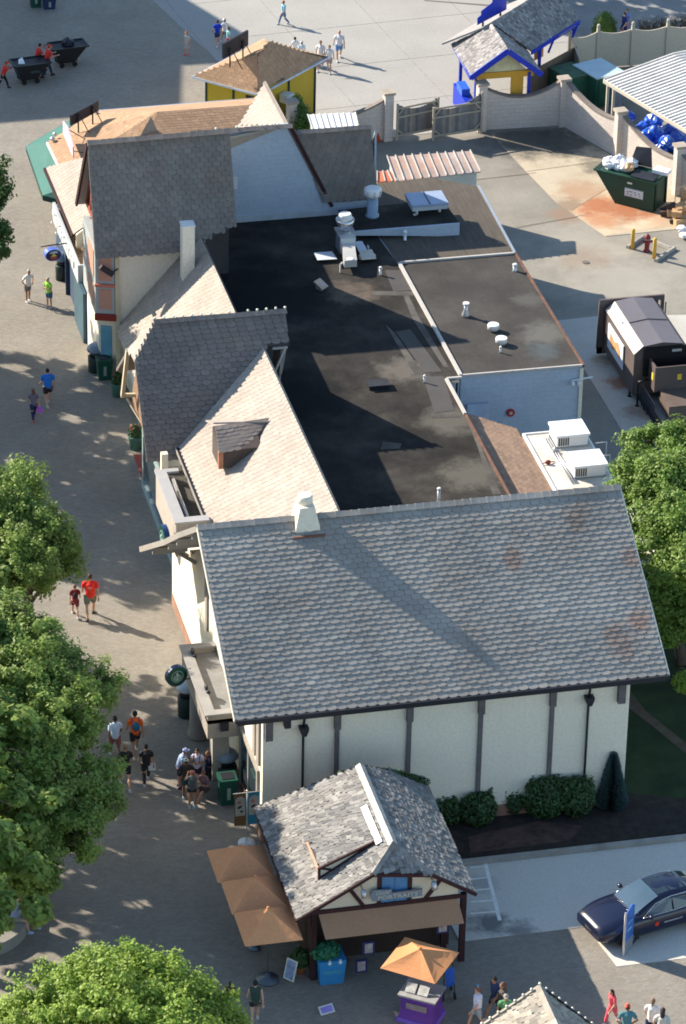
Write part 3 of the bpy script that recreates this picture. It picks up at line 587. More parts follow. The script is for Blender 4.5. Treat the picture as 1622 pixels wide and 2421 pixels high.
# rust striped shed at the back
sh = thing('metal_roof_shed', 'small shed with rust striped standing seam metal roof by the wooden gates', 'shed', (17.5, 47, 0))
A, B, Cc, D = G(885, 358, 3.1), G(1075, 345, 3.1), G(1098, 392, 2.8), G(905, 415, 2.8)
mb = MB(); mb.prism([(D.x + .15, D.y + .2, 0), (Cc.x - .12, Cc.y + .15, 0), (B.x - .1, B.y - .1, 0), (A.x + .1, A.y - .1, 0)], (0, 0, 2.74)); mb.build('wall', mat('dirty_white_wall', (.50, .50, .45), .85, .15, 1), sh)
mb = MB(); mb.slab([A, B, Cc, D], .06); rr = mb.build('roof', mat('rust_roof_panels', (.44, .27, .20), .75, .15, 1.2, c2=(.38, .35, .33)), sh)
mb = MB()
for k in range(11):
    t_ = k / 10; a = lerp(A, B, t_); b = lerp(D, Cc, t_); mb.beam(a + V((0, .05, .03)), b + V((0, 0, .03)), .04, .07)
mb.build('seams', mat('seam_metal', (.50, .47, .43), .6, .15, 3), rr)
s2 = thing('small_shed_roof', 'short rust red metal roof tucked left of the metal roof shed', 'shed', G(890, 410, 2.9))
A, B, Cc, D = G(862, 392, 2.9), G(893, 390, 2.9), G(908, 414, 2.8), G(862, 415, 2.8)
mb = MB(); mb.slab([A, B, Cc, D], .08); mb.build('roof', mat('rust_red_roof', (.50, .15, .08), .8, .2, 2), s2); mb = MB()
for k in (0, .4, .75, 1): mb.beam(lerp(A, B, k) + V((0, 0, .03)), lerp(D, Cc, k) + V((0, 0, .03)), .05, .05)
mb.build('seams', M_WHITE, s2); mb = MB(); mb.prism([XY(A, 0), XY(B, 0), XY(Cc, 0), XY(D, 0)], (0, 0, 2.7)); mb.build('wall', M_WHITE, s2)
g2 = thing('white_roof_shed', 'little shed with white ribbed metal roof against the cream block wall', 'shed', G(765, 300, 0))
A, B, Cc, D = G(703, 262, 2.6), G(812, 257, 2.6), G(820, 294, 2.4), G(715, 298, 2.4)
mb = MB(); mb.slab([A, B, Cc, D], .05)
for k in range(9): mb.beam(lerp(A, B, k / 8) + V((0, 0, .02)), lerp(D, Cc, k / 8) + V((0, 0, .02)), .04, .04)
mb.build('roof', M_WMETAL, g2); mb = MB(); mb.prism([XY(q, 0) for q in (A + V((.1, -.1, 0)), B + V((-.1, -.1, 0)), Cc + V((-.1, .1, 0)), D + V((.1, .1, 0)))], (0, 0, 2.35)); mb.build('wall', M_CREAM, g2)
# ================================================================ MIDDLE SHOP: dark cross gable and pale street slopes
ms = thing('gabled_shop', 'gabled shop with dark shingled cross roof and long pale street side slope', 'building', (2, 22, 0))
TRX, TRZ, TEX, TEZ = 4.95, 6.5, 1.25, 3.85
tn = V((TRZ - TEZ, 0, -(TRX - TEX))); tn = V((-(TRZ - TEZ), 0, (TRX - TEX))).normalized()
to = V((TRX, 20, TRZ))
# dark cross gable (ridge along x)
MZ, MY0 = 7.6, 24.75
me_l, me_r = P(340, 1091, 3.5), P(430, 1083, 3.5)
mn = V((0, -(MZ - 3.5), (MY0 - 21.15))).normalized(); mo = V((1, MY0, MZ))
def MP(x, y): return PL(x, y, mo, mn)
rl, rr_ = MP(366, 759), MP(672, 731); kl = MP(318.6, 852.7)
vt, vb = PL(602, 800, to, tn), PL(411, 1010, to, tn)
dark = [me_l, me_r + V((.0, 0, 0)), V((TEX + .1, 21.9, 4.3)), V((TRX, MY0 - (MZ - TRZ) / 1.14, TRZ)), V((6.3, 24.0, 6.75)), V((6.3, MY0, MZ)), rl, kl]
def onm(x, y): return V((x, y, MZ - (MY0 - y) * (MZ - 3.5) / (MY0 - 21.15)))
dark1 = [me_l, me_r, onm(1.35, 22.2), onm(TRX + .1, 23.85), onm(6.05, 23.85), V((6.05, MY0, MZ)), rl, kl]
mb = MB(); mb.slab([onm(-.05, 21.15), onm(1.3, 21.15), onm(5.2, 23.85), onm(6.05, 23.85), V((6.05, MY0, MZ)), rl, kl], .14); dr = mb.build('roof', M_FELT, ms)
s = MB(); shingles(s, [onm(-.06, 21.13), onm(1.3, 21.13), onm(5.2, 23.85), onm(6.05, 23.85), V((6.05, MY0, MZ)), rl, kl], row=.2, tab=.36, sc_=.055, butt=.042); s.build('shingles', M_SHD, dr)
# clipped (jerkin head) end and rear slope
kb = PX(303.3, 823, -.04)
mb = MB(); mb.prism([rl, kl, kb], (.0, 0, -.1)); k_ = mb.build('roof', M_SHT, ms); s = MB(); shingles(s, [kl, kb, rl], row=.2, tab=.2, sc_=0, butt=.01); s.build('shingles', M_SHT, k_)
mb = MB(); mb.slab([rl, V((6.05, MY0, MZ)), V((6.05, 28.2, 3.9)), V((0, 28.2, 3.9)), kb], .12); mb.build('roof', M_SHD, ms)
ridge_cap(ms, rl + V((-.05, 0, .02)), (6.08, MY0, MZ + .02), M_SHD, .17)
for i in range(15):
    if i in (7, 9): continue
    q = lerp(rl, V((6.05, MY0, MZ)), i / 14); mb = MB(); mb.ell(q + V((0, 0, .13)), .055, 8); tag(mb.build('ridge_bulb', mat('bulb_white', (.8, .78, .66), .4)), 'small round white bulb in the row along the dark cross gable ridge', 'light bulb', 'bulbs along the dark cross gable ridge')
mb = MB(); mb.prism([(5.8, MY0 - .05, 3.6), (5.8, MY0 + 1.5, 3.6), (5.8, MY0 + .2, MZ - .3), (5.8, MY0 - .6, MZ - .9)], (.06, 0, 0)); mb.beam((5.95, 24.0, 6.55), (5.95, 24.9, 4.8), .08); mb.beam((5.4, 24.0, 6.4), (6.0, 24.0, 6.4), .1); mb.beam((5.5, 23.95, 5.4), (6.0, 24.1, 6.5), .08); mb.build('gable_end', M_WHITE, ms)
# pale slope with dormer
def TP(x, y): return PL(x, y, to, tn)
pale = [V((TEX, 12.6, TEZ)), V((TEX, 22.9, TEZ)), V((TEX + .6, 23.2, TEZ + .43)), V((TRX, 25.6, TRZ)), V((TRX, 8.3, TRZ)), V((TEX + 2.2, 8.3, TEZ + 1.575)), V((TEX, 10.0, TEZ))]
pale = [V((TEX, 9.5, TEZ)), V((TEX, 21.8, TEZ)), V((TRX, 23.8, TRZ)), V((TRX, 9.5, TRZ))]
pr = roof(ms, pale, M_SHT, M_FELT, row=.2, tab=.3, sc_=.05, butt=.02)
s = MB(); 
ridge_cap(ms, (TRX + .03, 9.5, TRZ + .02), (TRX + .03, 25.3, TRZ + .02), M_SHT, .13)
mb = MB(); mb.prism([(TRX + .05, 9.5, FZ), (TRX + .05, 24.5, FZ), (TRX + .05, 24.5, TRZ - .1), (TRX + .05, 9.5, TRZ - .1)], (.08, 0, 0)); mb.build('rear_wall', M_FELT, ms)
mb = MB(); mb.beam((TEX - .06, 9.5, TEZ - .06), (TEX - .06, 21.9, TEZ - .06), .11, .1); mb.tube([(TEX - .08, 16.0, TEZ), (TEX - .1, 16.0, 2.8)], .05, 8); mb.build('gutter', M_IRON, ms)
mb = MB(); mb.beam((TEX - .16, 9.5, TEZ - .03), (TEX - .16, 21.9, TEZ - .03), .04, .1); mb.build('gutter_edge', M_GREYP, ms)
# dormer
dA, dB, dC, dD = P(508, 1007, 5.55), P(639, 987, 5.62), P(516, 1071, 5.15), P(584, 1058, 5.1)
rd0, rd1 = TP(639, 987), None
z0 = rd0.z; dA = P(508, 1007, z0); yc = (dA.y + rd0.y) / 2
e0 = P(518, 1070, z0 - .5); e1 = P(588, 1057, z0 - .5)
dm = [dA, rd0, e1, e0]
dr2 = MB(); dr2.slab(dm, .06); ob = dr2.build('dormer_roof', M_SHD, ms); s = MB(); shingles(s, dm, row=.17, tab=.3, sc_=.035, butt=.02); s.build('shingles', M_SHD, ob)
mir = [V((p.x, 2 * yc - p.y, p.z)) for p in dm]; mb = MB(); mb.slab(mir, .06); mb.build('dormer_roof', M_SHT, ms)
wx = e0.x + .03; yw = e0.y + .12
mb = MB(); mb.prism([(wx, yw, e0.z - .75), (wx, yc + .12, e0.z - .75), (wx, yc + .12, z0 - .2), (wx, yc, z0 - .08), (wx, yw, e0.z)], (1.6, 0, 0)); mb.build('dormer_wall', mat('dormer_brown', (.085, .068, .06), .85, .15, 2), ms)
mb = MB(); mb.box(wx - .03, wx + .15, yw - .04, yw + .1, e0.z - .75, e0.z); mb.build('corner_board', mat('rusty_board', (.42, .20, .12), .8, .2, 3), ms)
# far pale slope (behind the dark gable) with white chimney
RX2, RZ2 = 4.66, 6.3; o2 = V((RX2, 30, RZ2)); n2 = V((-(RZ2 - 2.41), 0, RX2 - 1.24)).normalized()
def T2(x, y): return PL(x, y, o2, n2)
def S2(x, y): return V((x, y, RZ2 - (RX2 - x) * (RZ2 - 2.41) / (RX2 - 1.24)))
roof(ms, [S2(1.15, 26.3), S2(1.15, 34.8), S2(RX2, 34.8), S2(RX2, 26.0)], M_SHT, M_FELT, row=.2, tab=.3, sc_=.05, butt=.02)
mb = MB(); mb.prism([(RX2 + .02, 25.5, FZ), (RX2 + .02, 34.7, FZ), (RX2 + .02, 34.7, RZ2 - .08), (RX2 + .02, 25.5, RZ2 - .08)], (.08, 0, 0)); mb.build('rear_wall', M_FELT, ms)
mb = MB(); mb.prism([S2(3.0, 26.2), S2(3.12, 26.2), S2(3.12, 26.75), S2(3.0, 26.75)], (-.02, 0, .04)); mb.build('flashing', mat('red_flashing', (.5, .09, .05), .7), ms)
cb = T2(449, 647); chz = hgt(446, 537, cb.x, cb.y)
mb = MB(); mb.box(cb.x - .3, cb.x + .2, cb.y, cb.y + .52, cb.z - .45, chz); mb.build('chimney', M_CREAM, ms, .015)
mb = MB(); mb.box(cb.x - .33, cb.x + .23, cb.y - .03, cb.y + .55, chz, chz + .05); mb.build('chimney_cap', M_WMETAL, ms, .01)
# walls of the shop
mb = MB(); mb.box(1.35, 4.9, 12.5, 26, 0, 3.55); mb.box(1.45, 4.6, 26, 34.7, 0, 2.4); mb.build('wall', M_CREAM, ms)
mb = MB(); mb.prism([(.45, 23.3, 2.9), (.45, 27.2, 2.9), (.45, 27.0, 3.6), (.45, 25.4, 6.1), (.45, 23.9, 6.1), (.45, 23.3, 5.4)], (.9, 0, 0)); mb.build('wall', mat('brown_boards', (.25, .155, .10), .85, .12, 2), ms)
M_CPOST = mat('cream_post', (.52, .46, .33), .8, .08, 2)
mb = MB(); q0, q1 = PX(303, 823, -.05), PX(288, 952, -.05)
mb.beam(kb + V((-.02, 0, -.08)), (-.05, 26.5, 3.55), .14, .18); mb.beam((-.1, 26.5, 3.6), (.6, 26.4, 3.6), .12, .14); mb.beam((.1, 26.4, 3.5), (.5, 25.4, 2.9), .07)
mb.build('timber_frame', M_CPOST, ms)
# roof well above the shop window, with parapet box
mb = MB(); tz = 4.0; ty0, ty1, tx = 15.25, 19.4, -.1
mb.prism([(tx, ty0, tz), (tx + .42, ty0, tz), (tx + .42, ty1, tz), (tx, ty1, tz)], (0, 0, .08)); mb.prism([(tx + .421, ty0, tz), (1.2, ty0, tz), (1.2, ty0 + .38, tz), (tx + .421, ty0 + .38, tz)], (0, 0, .08)); mb.prism([(tx + .421, ty1 - .25, tz), (.8, ty1 - .25, tz), (.8, ty1, tz), (tx + .421, ty1, tz)], (0, 0, .08)); mb.build('parapet_coping', mat('pale_grey_coping', (.36, .355, .35), .7, .06, 2), ms, .01)
mb = MB(); mb.box(tx + .05, tx + .36, ty0 + .05, ty1 - .05, 2.6, tz - .002); mb.box(tx + .362, 1.3, ty0 + .05, ty0 + .33, 2.6, tz - .002); mb.build('parapet', mat('taupe_wall', (.36, .32, .28), .85, .08, 1), ms)
mb = MB(); mb.box(tx + .362, 1.34, ty0 + .332, 21.3, 2.9, 3.1); mb.build('well_roof', mat('well_membrane', (.34, .32, .30), .85, .1, 1), ms)
mb = MB(); mb.tube([(.72, 19.9, 3.3), (.72, 15.7, 3.22)], .07, 8); mb.build('pipe', mat('shiny_pipe', (.6, .62, .66), .2, .05, metal=.7), ms)
mb = MB(); mb.box(.35, .6, 20.3, 20.55, 3.1, 4.2); mb.build('stub_pillar', M_CREAM, ms); 
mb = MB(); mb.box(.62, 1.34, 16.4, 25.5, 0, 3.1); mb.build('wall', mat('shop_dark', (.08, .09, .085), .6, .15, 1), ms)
mb = MB(); mb.box(.5, .618, 16.4, 25.5, 0, .35); mb.box(.56, .618, 16.4, 25.5, 2.3, 2.6); mb.box(.55, .7, 25.38, 25.58, .36, 3.0); mb.build('shopfront_frame', mat('pale_teal_frame', (.26, .33, .34), .5, .1, 1), ms)
mb = MB(); mb.box(.6, .617, 16.6, 25.3, .36, 2.28); mb.build('shop_window', M_GLASS, ms)
mb = MB(); mb.prism([P(315, 1076, .3), P(338, 1076, .3), P(340, 1145, .3)], (0, 0, .04)); mb.build('red_step', mat('red_paint', (.25, .05, .045), .7, .15, 2), ms)

# ================================================================ TOWER SHOP (big steep roof)
ts = thing('steep_roof_shop', 'tall shop with steep dark shingled roof and pink panelled corner tower', 'building', (3, 37, 0))
LZ, LY, LEZ, LEY = 10.2, 36.1, 5.8, 34.4
ln = V((0, -(LZ - LEZ), LY - LEY)).normalized(); lo = V((3, LY, LZ))
def LP(x, y): return PL(x, y, lo, ln)
a, b, c_, d, e = LP(207, 336), LP(543, 308), LP(559, 533), LP(476, 545), LP(226, 611)
f_ = LP(425, 596)
lf = [e, f_, d, c_, b, a]
mb = MB(); mb.slab([e, f_, c_, b, a], .16); lr = mb.build('roof', M_FELT, ts)
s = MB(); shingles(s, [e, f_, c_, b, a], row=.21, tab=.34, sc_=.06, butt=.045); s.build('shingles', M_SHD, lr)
rk = PX(181.5, 478, a.x - .12)
mb = MB(); mb.slab([a, b, V((b.x, rk.y, rk.z)), rk], .12); mb.build('roof', M_SHT, ts)
mb = MB(); mb.prism([(1.5, 37.4, 0), (6.25, 37.4, 0), (6.25, 37.4, 6.8), (1.5, 37.4, 6.8)], (0, 5.2, -.0)); mb.build('hidden_sun_block', M_SHD, ts)  # unseen block, added and sized to keep sun off the flat roof
mb = MB(); mb.prism([(4.9, 36.4, 0), (6.2, 36.4, 0), (6.2, 36.4, 6.2), (4.9, 36.4, 6.2)], (0, 1.0, 0)); mb.build('wall', M_FELT, ts)  # felt-dark wall: shade of the open recess under the eave put into its colour
mb = MB(); mb.beam(a + V((-.02, .02, -.12)), rk + V((-.02, 0, -.1)), .08, .2); mb.build('rake_board', M_BROWN, ts)
ridge_cap(ts, a + V((-.02, 0, .02)), b + V((0, 0, .02)), M_SHD, .2)
mb = MB(); gx = a.x + .35
mb.prism([(gx, LY - 1.3, rk.z), (gx, rk.y - .1, rk.z), (gx, LY, LZ - .4)], (.1, 0, 0)); mb.build('gable_wall', mat('gable_dark', (.05, .03, .025), .9), ts)
mb = MB(); M_RED = mat('red_timber', (.32, .085, .055), .75, .12, 2)
mb.beam((gx - .08, LY - 1.2, rk.z + .1), (gx - .08, rk.y - .1, rk.z + .1), .12, .2); mb.beam((gx - .08, LY + 1.0, rk.z + .1), (gx - .08, LY + .25, LZ - 1.0), .1, .1); mb.beam((gx - .08, LY - .1, rk.z + 1.5), (gx - .08, LY + 1.7, rk.z + 1.5), .1, .14); mb.beam((gx - .08, LY + .3, LZ - .6), (gx - .08, rk.y - .2, rk.z), .08, .12)
mb.build('gable_timbers', M_RED, ts)
# cream wall right of tower, tower
mb = MB(); mb.box(1.22, 4.9, 34.82, 37.4, 0, 6.1); mb.build('wall', M_CREAM, ts)
mb = MB(); mb.box(1.12, 1.3, 34.7, 34.86, 0, 5.9); mb.build('corner_post', M_CPOST, ts)
M_PINK = mat('salmon_panel', (.46, .25, .19), .8, .06, 1); M_GRN = mat('grey_green_trim', (.34, .37, .37), .75, .08, 1)
mb = MB(); mb.prism([(.35, 35.0, 2.9), (1.1, 34.75, 2.9), (1.3, 38, 2.9), (.35, 38, 2.9)], (0, 0, 3.1)); bay = mb.build('tower_bay', M_GRN, ts)
for z0, z1 in ((3.2, 4.1), (4.5, 5.7)):
    mb = MB(); A_ = V((.48, 34.955, z0)); B_ = V((.98, 34.79, z0)); n_ = V((-.25, -.75, 0)).normalized() * .025
    mb.prism([A_, B_, B_ + V((0, 0, z1 - z0)), A_ + V((0, 0, z1 - z0))], n_); mb.build('panel', M_PINK, bay)
    mb = MB(); mb.box(.32, .349, 35.3, 36.6, z0, z1); mb.build('panel', M_PINK, bay)
mb = MB(); mb.beam((.32, 34.95, 4.3), (1.12, 34.7, 4.3), .1, .12); mb.build('red_band', mat('salmon_band', (.5, .16, .12), .6, .08), bay)
mb = MB(); mb.beam((.3, 34.96, 2.85), (1.15, 34.68, 2.85), .12, .28); mb.build('red_band', mat('deep_red_band', (.2, .025, .02), .6, .08), bay)
mb = MB(); mb.prism([(.5, 35.3, 0), (1.15, 35.0, 0), (1.3, 38, 0), (.5, 38, 0)], (0, 0, 2.7)); mb.build('wall', M_CREAM, ts)
mb = MB(); mb.prism([(.6, 35.24, .6), (1.0, 35.05, .6), (1.0, 35.05, 2.3), (.6, 35.24, 2.3)], (-.02, -.04, 0)); mb.build('window', mat('aqua_glass', (.12, .30, .42), .25), ts)
q = PY(252, 640, 34.6); mb = MB(); mb.beam(q + V((-.25, 0, .2)), q + V((.25, 0, -.2)), .18, .2); mb.tube([q + V((.25, 0, -.1)), q + V((.5, .1, 0))], .03, 6); mb.build('black_speaker', M_IRON, ts)
mb = MB(); q = P(215, 735, 1.4); mb.prism([q, q + V((.35, -1.6, 0)), q + V((.35, -1.6, .5)), q + V((0, 0, .5))], (-.25, .0, .1)); mb.build('blue_awning', mat('blue_awning', (.18, .28, .45), .6, .1), ts)
mb = MB(); mb.box(.55, .72, 38, 46.5, 0, 2.6); mb.build('wall', mat('navy_wall', (.04, .065, .11), .7, .1), ts)
# lower pale west slope
A, B = P(107.8, 396.5, 3.5), P(175.5, 553.7, 3.5)
wn = V((-.57, 0, .82)).normalized()
def W(x, y): return PL(x, y, A, wn)
wp = [A, B, W(245, 500), W(245, 362)]
roof(ts, wp, M_SHT, M_FELT, row=.2, tab=.3, sc_=.04, butt=.015)
mb = MB(); mb.beam(A + V((-.05, 0, -.06)), B + V((-.05, 0, -.06)), .1, .14); mb.build('eave_board', M_BROWN, ts)
mb = MB(); mb.prism([W(180, 551) - V((0, 0, .1)), W(250, 497) - V((0, 0, .1)), XY(W(250, 497), 2.9), XY(W(180, 551), 2.9)], (0, .1, 0)); mb.build('wall', M_CREAM, ts)
# balcony shelf with pale parapet and plank deck
bc = thing('balcony_canopy', 'pale blue boxed shop canopy with plank top over the navy doors', 'canopy', (.6, 43, 0))
A, B, Cc = P(124, 478, 3.1), P(184, 628, 3.1), P(217, 624, 3.1)
M_PBLU = mat('pale_blue_board', (.44, .48, .50), .6, .06, 1)
mb = MB(); mb.prism([A, B, B + V((.12, 0, 0)), A + V((.12, 0, 0))], (0, 0, -.85)); mb.prism([B + V((.121, .1, 0)), B + V((.121, 0, 0)), Cc, Cc + V((0, .1, 0))], (0, 0, -.85)); mb.build('parapet', M_PBLU, bc)
mb = MB()
for k in range(26):
    p0 = lerp(A, B, k / 26) + V((.13, 0, -.35)); p1 = lerp(A, B, (k + .86) / 26) + V((.13, 0, -.35)); mb.prism([p0, p1, p1 + V((.62, 0, 0)), p0 + V((.62, 0, 0))], (0, 0, .03))
mb.build('planks', mat('plank_brown', (.30, .20, .115), .8, .2, 2, c2=(.2, .13, .08)), bc)
mb = MB(); mb.prism([V((Cc.x + .0, Cc.y + 4.2, 2.9)), Cc + V((0, .2, -.2)), Cc + V((.2, .2, -.2)), V((Cc.x + .2, Cc.y + 4.2, 2.9))], (0, 0, .5)); mb.build('rear_curb', M_CREAM, bc)
for k in range(3):
    q = lerp(A, B, .22 + k * .17) + V((-.05, 0, 0)); mb = MB(); mb.tube([q, q + V((-.18, 0, .05)), q + V((-.2, -.0, -.25))], .025, 6); mb.ell(q + V((-.2, 0, -.3)), .07, 8); mb.build('wall_lamp', M_WMETAL, bc)
mb = MB()
for k in range(9): mb.obox(lerp(A, B, .06 + k * .095) + V((-.03, 0, -.55)), (.03, .5, .3)) 
mb.build('sign_panel', mat('pale_panel', (.55, .57, .56), .5, .05), bc)
q = P(196, 655, 2.6); mb = MB(); mb.box(q.x, q.x + .05, q.y - .04, q.y, 2.45, 2.9); mb.box(q.x + .22, q.x + .3, q.y - .04, q.y, 2.35, 2.95); mb.build('notices', mat('orange_notice', (.55, .22, .08), .6), bc)
q = P(154, 583, 3.0); hs = thing('hanging_sign', 'blue drum shaped hanging sign with yellow picture on a black arm', 'sign', q)
dirx = V((1, 0, 0)); mb = MB(); mb.tube([P(96.5, 583, 3.05), P(157, 575, 3.05)], .03, 8); mb.build('arm', M_IRON, hs)
c0 = P(124, 600, 2.55); nn = V((.15, -1, 0)).normalized(); uu = V((1, .15, 0)).normalized()
mb = MB(); rg = lambda r_, h_, d_: [c0 + uu * r_ * math.cos(i / 14 * math.pi) + V((0, 0, h_ * math.sin(i / 14 * math.pi))) + nn * d_ for i in range(28)]
mb.hull([rg(.36, .27, -.16), rg(.36, .27, .16)]); mb.build('drum', mat('drum_blue', (.08, .14, .5), .35), hs)
mb = MB(); mb.hull([rg(.33, .24, .16), rg(.33, .24, .175)]); mb.build('face', mat('face_navy', (.015, .02, .07), .4), hs)
mb = MB(); q_ = lambda x, z: c0 + uu * x + V((0, 0, z)) + nn * .178
mb.prism([q_(-.14, -.05), q_(.14, -.05), q_(.05, .04), q_(0, .12), q_(-.06, .03)], nn * .005); mb.build('emblem', mat('emblem_yellow', (.45, .38, .05), .5), hs)
mb = MB(); mb.prism([q_(-.12, -.17), q_(.12, -.17), q_(.17, -.08), q_(-.17, -.08)], nn * .005); mb.build('emblem', mat('emblem_red', (.35, .05, .04), .5), hs)
mb = MB(); mb.prism([q_(-.2, .1), q_(.2, .1), q_(.12, .19), q_(-.12, .19)], nn * .005); mb.build('emblem', mat('emblem_sky', (.3, .42, .5), .5), hs)

# ================================================================ BLUE SIDED HALL behind
bs = thing('sided_hall', 'pale blue lap sided end wall with steep dark roof behind the black flat roof', 'building', (10, 42, 0))
HY = 41.2; apx = PY(683, 295, HY); bl = PY(562, 528, HY); br = PY(782, 487, HY)
zt = apx.z
mb = MB(); mb.prism([(6.9, HY, 3), (br.x, HY, 3), (br.x, HY, br.z), (apx.x, HY, zt), (6.9, HY, zt - .1)], (0, .2, 0)); mb.build('wall', M_SIDE, bs)
mb = MB(); mb.beam((6.9, HY - .02, FZ + .05), (br.x, HY - .02, FZ + .05), .05, .5); mb.build('base_flashing', mat('pale_flashing', (.42, .46, .5), .5, .1, 2), bs)
mb = MB(); mb.beam((apx.x + .03, HY - .04, zt), (br.x + .05, HY - .04, br.z), .1, .16); mb.build('rake_board', M_BROWN, bs)
mb = MB()
for k in range(6): mb.box(7.32, 7.55, HY - .03, HY - .005, 5.2 + k * .1, 5.26 + k * .1)
mb.build('louvre', M_WMETAL, bs)
tp = P(626, 191, zt)
mb = MB(); mb.slab([V((apx.x, HY, zt)), V((apx.x, tp.y, zt)), V((apx.x + 2.2, tp.y, 3.4)), V((br.x + .05, HY, br.z))], .14); mb.build('roof', M_SHD, bs)
wl = V((-1.05, 0, 1)).normalized(); ao = V((apx.x, HY, zt))
va = PL(563, 298, ao, V((-.7, 0, .7)).normalized())
lf = [V((apx.x, HY, zt)), V((apx.x, tp.y, zt)), PL(563, 301, ao, V((-.62, .0, .78)).normalized())]
wst = [V((apx.x, HY - .05, zt)), V((apx.x, tp.y, zt)), lf[2]]
pz = PL(563, 298, V((apx.x, HY, zt)), (V((apx.x, tp.y, zt)) - ao).cross(V((-1, 0, -.78))).normalized())
roof(bs, [ao + V((0, -.05, 0)), V((apx.x, tp.y, zt)), pz], M_SHT, M_FELT, row=.2, tab=.3, sc_=.04, butt=.015, thick=.1)
mb = MB(); mb.slab([ao + V((0, 0, 0)), pz, XY((ao.x - 4, ao.y, 0), pz.z - .2), (ao.x - 3.4, ao.y - .3, zt - .3)], .1); mb.build('roof', M_SHT, bs)
ridge_cap(bs, (5.5, HY - .05, zt + .02), (apx.x + .1, HY - .05, zt + .02), M_SHD, .2)
for k in range(4):
    q = lerp(V((6.6, HY - .1, zt + .12)), V((apx.x, HY - .1, zt + .12)), (0, .28, .62, .8)[k]); mb = MB(); mb.ell(q, .06, 8); tag(mb.build('ridge_bulb', MATS['bulb_white']), 'small round white bulb in the short row above the pale siding', 'light bulb', 'bulbs above the pale siding')
# south facing dark roof on the right
ra, rb = P(709, 311, 7.5), P(879, 304, 7.5); rc, rdd = P(893, 468, 4.3), P(784, 481, 4.3)
nn2 = (rb - ra).cross(rdd - ra).normalized()
sr = [V((9.9, ra.y, 7.5)), V((rb.x, ra.y, 7.5)), V((rc.x, rc.y, 4.3)), V((rdd.x - .3, rc.y, 4.3))]
roof(bs, sr, M_SHD, M_FELT, row=.2, tab=.32, sc_=.04, butt=.02)
mb = MB(); mb.box(rdd.x - .3, rc.x, rc.y + .1, rc.y + .25, FZ, 4.2); mb.prism([(rc.x - .1, rc.y + .2, 3), (rc.x - .1, rc.y + 3, 3), (rc.x - .1, ra.y, 7.3)], (.08, 0, 0)); mb.build('wall', M_SIDE, bs)
ridge_cap(bs, sr[0] + V((0, 0, .02)), sr[1] + V((0, 0, .02)), M_SHD, .18)
mb = MB(); mb.slab([sr[0], sr[1], V((rb.x, ra.y + 3, 4)), V((9.9, ra.y + 3, 4))], .1); mb.build('roof', M_SHD, bs)

# ================================================================ BROWN HIP ROOF SHOP + green awning (top left)
hs_ = thing('hip_roof_shop', 'long shop with tan brown hip roof beyond the steep dark roof', 'building', (5, 52, 0))
E0, E1, E2, E3 = P(114.5, 335, 3), P(232, 262, 3), V((11.4, 55.4, 3)), V((1.3, 49.0, 3))
K1, K2 = P(373, 264, 4.6), P(600, 249, 4.6); E4 = V((11.4, 47.5, 3))
K2 = V((11.0, K1.y, 4.6)); E5 = V((4.0, 46.5, 3.0)); 
E5 = V((4.0, 47.5, 3.0))
for pts, kw in (([E1, E2, K2, K1], {}), ([E0, E1, K1], {}), ([E0, K1, E3], {}), ([E3, K1, E5], {}), ([K1, K2, E4, E5], {})):
    roof(hs_, pts, mat('tan_asphalt_shingles', (.42, .27, .165), .9, .10, .5, c2=(.35, .225, .14), island=.10, stain=(.28, .16, .10), stain_amt=.3), M_FELT, row=.16, tab=.3, sc_=0, butt=.008, thick=.1)
mb = MB(); mb.prism([XY(p, 0) for p in (E0 + V((.4, -.2, 0)), E1 + V((.1, -.4, 0)), E2 + V((0, -.4, 0)), E4, E5, E3 + V((.4, 0, 0)))], (0, 0, 2.9)); mb.build('wall', mat('green_grey_wall', (.2, .24, .22), .8), hs_)
mb = MB(); mb.beam(E0 + V((-.05, 0, -.06)), E3 + V((-.05, 0, -.06)), .1, .1); mb.build('gutter', M_WMETAL, hs_); mb = MB(); mb.beam(E1 + V((0, .05, -.05)), E2 + V((0, .05, -.05)), .1, .1); mb.build('gutter', M_METAL, hs_)
d1 = P(359, 275, 5.5); dq = [P(328, 323, 4.4), P(375, 315, 4.4)]
mb = MB(); mb.prism([P(330, 323, 4.0), P(375, 315, 4.0), P(357, 275, 4.9)], (.0, .05, -.06)); mb.build('gablet', M_SHT, hs_)
aw = thing('green_awning', 'large plain green awning wrapped round the corner of the tan hip roof', 'awning', E0)
o_ = [P(166, 283, 2.1), P(61, 345.5, 2.1), P(101, 462, 2.1), P(140, 472, 2.1)]; i_ = [P(170, 296, 2.75), P(114, 337, 2.75), P(139, 388, 2.75), P(165, 440, 2.75)]
M_AWG = mat('awning_green', (.045, .145, .125), .8, .06, .8)
mb = MB()
for k in range(3): mb.slab([o_[k], o_[k + 1], i_[k + 1], i_[k]], .03)
mb.build('canvas', M_AWG, aw)
mb = MB()
for k in range(3): mb.prism([o_[k], o_[k + 1], o_[k + 1] - V((0, 0, .25)), o_[k] - V((0, 0, .25))], (.01, .02, 0))
mb.build('valance', mat('valance_dark', (.015, .05, .045), .8), aw)
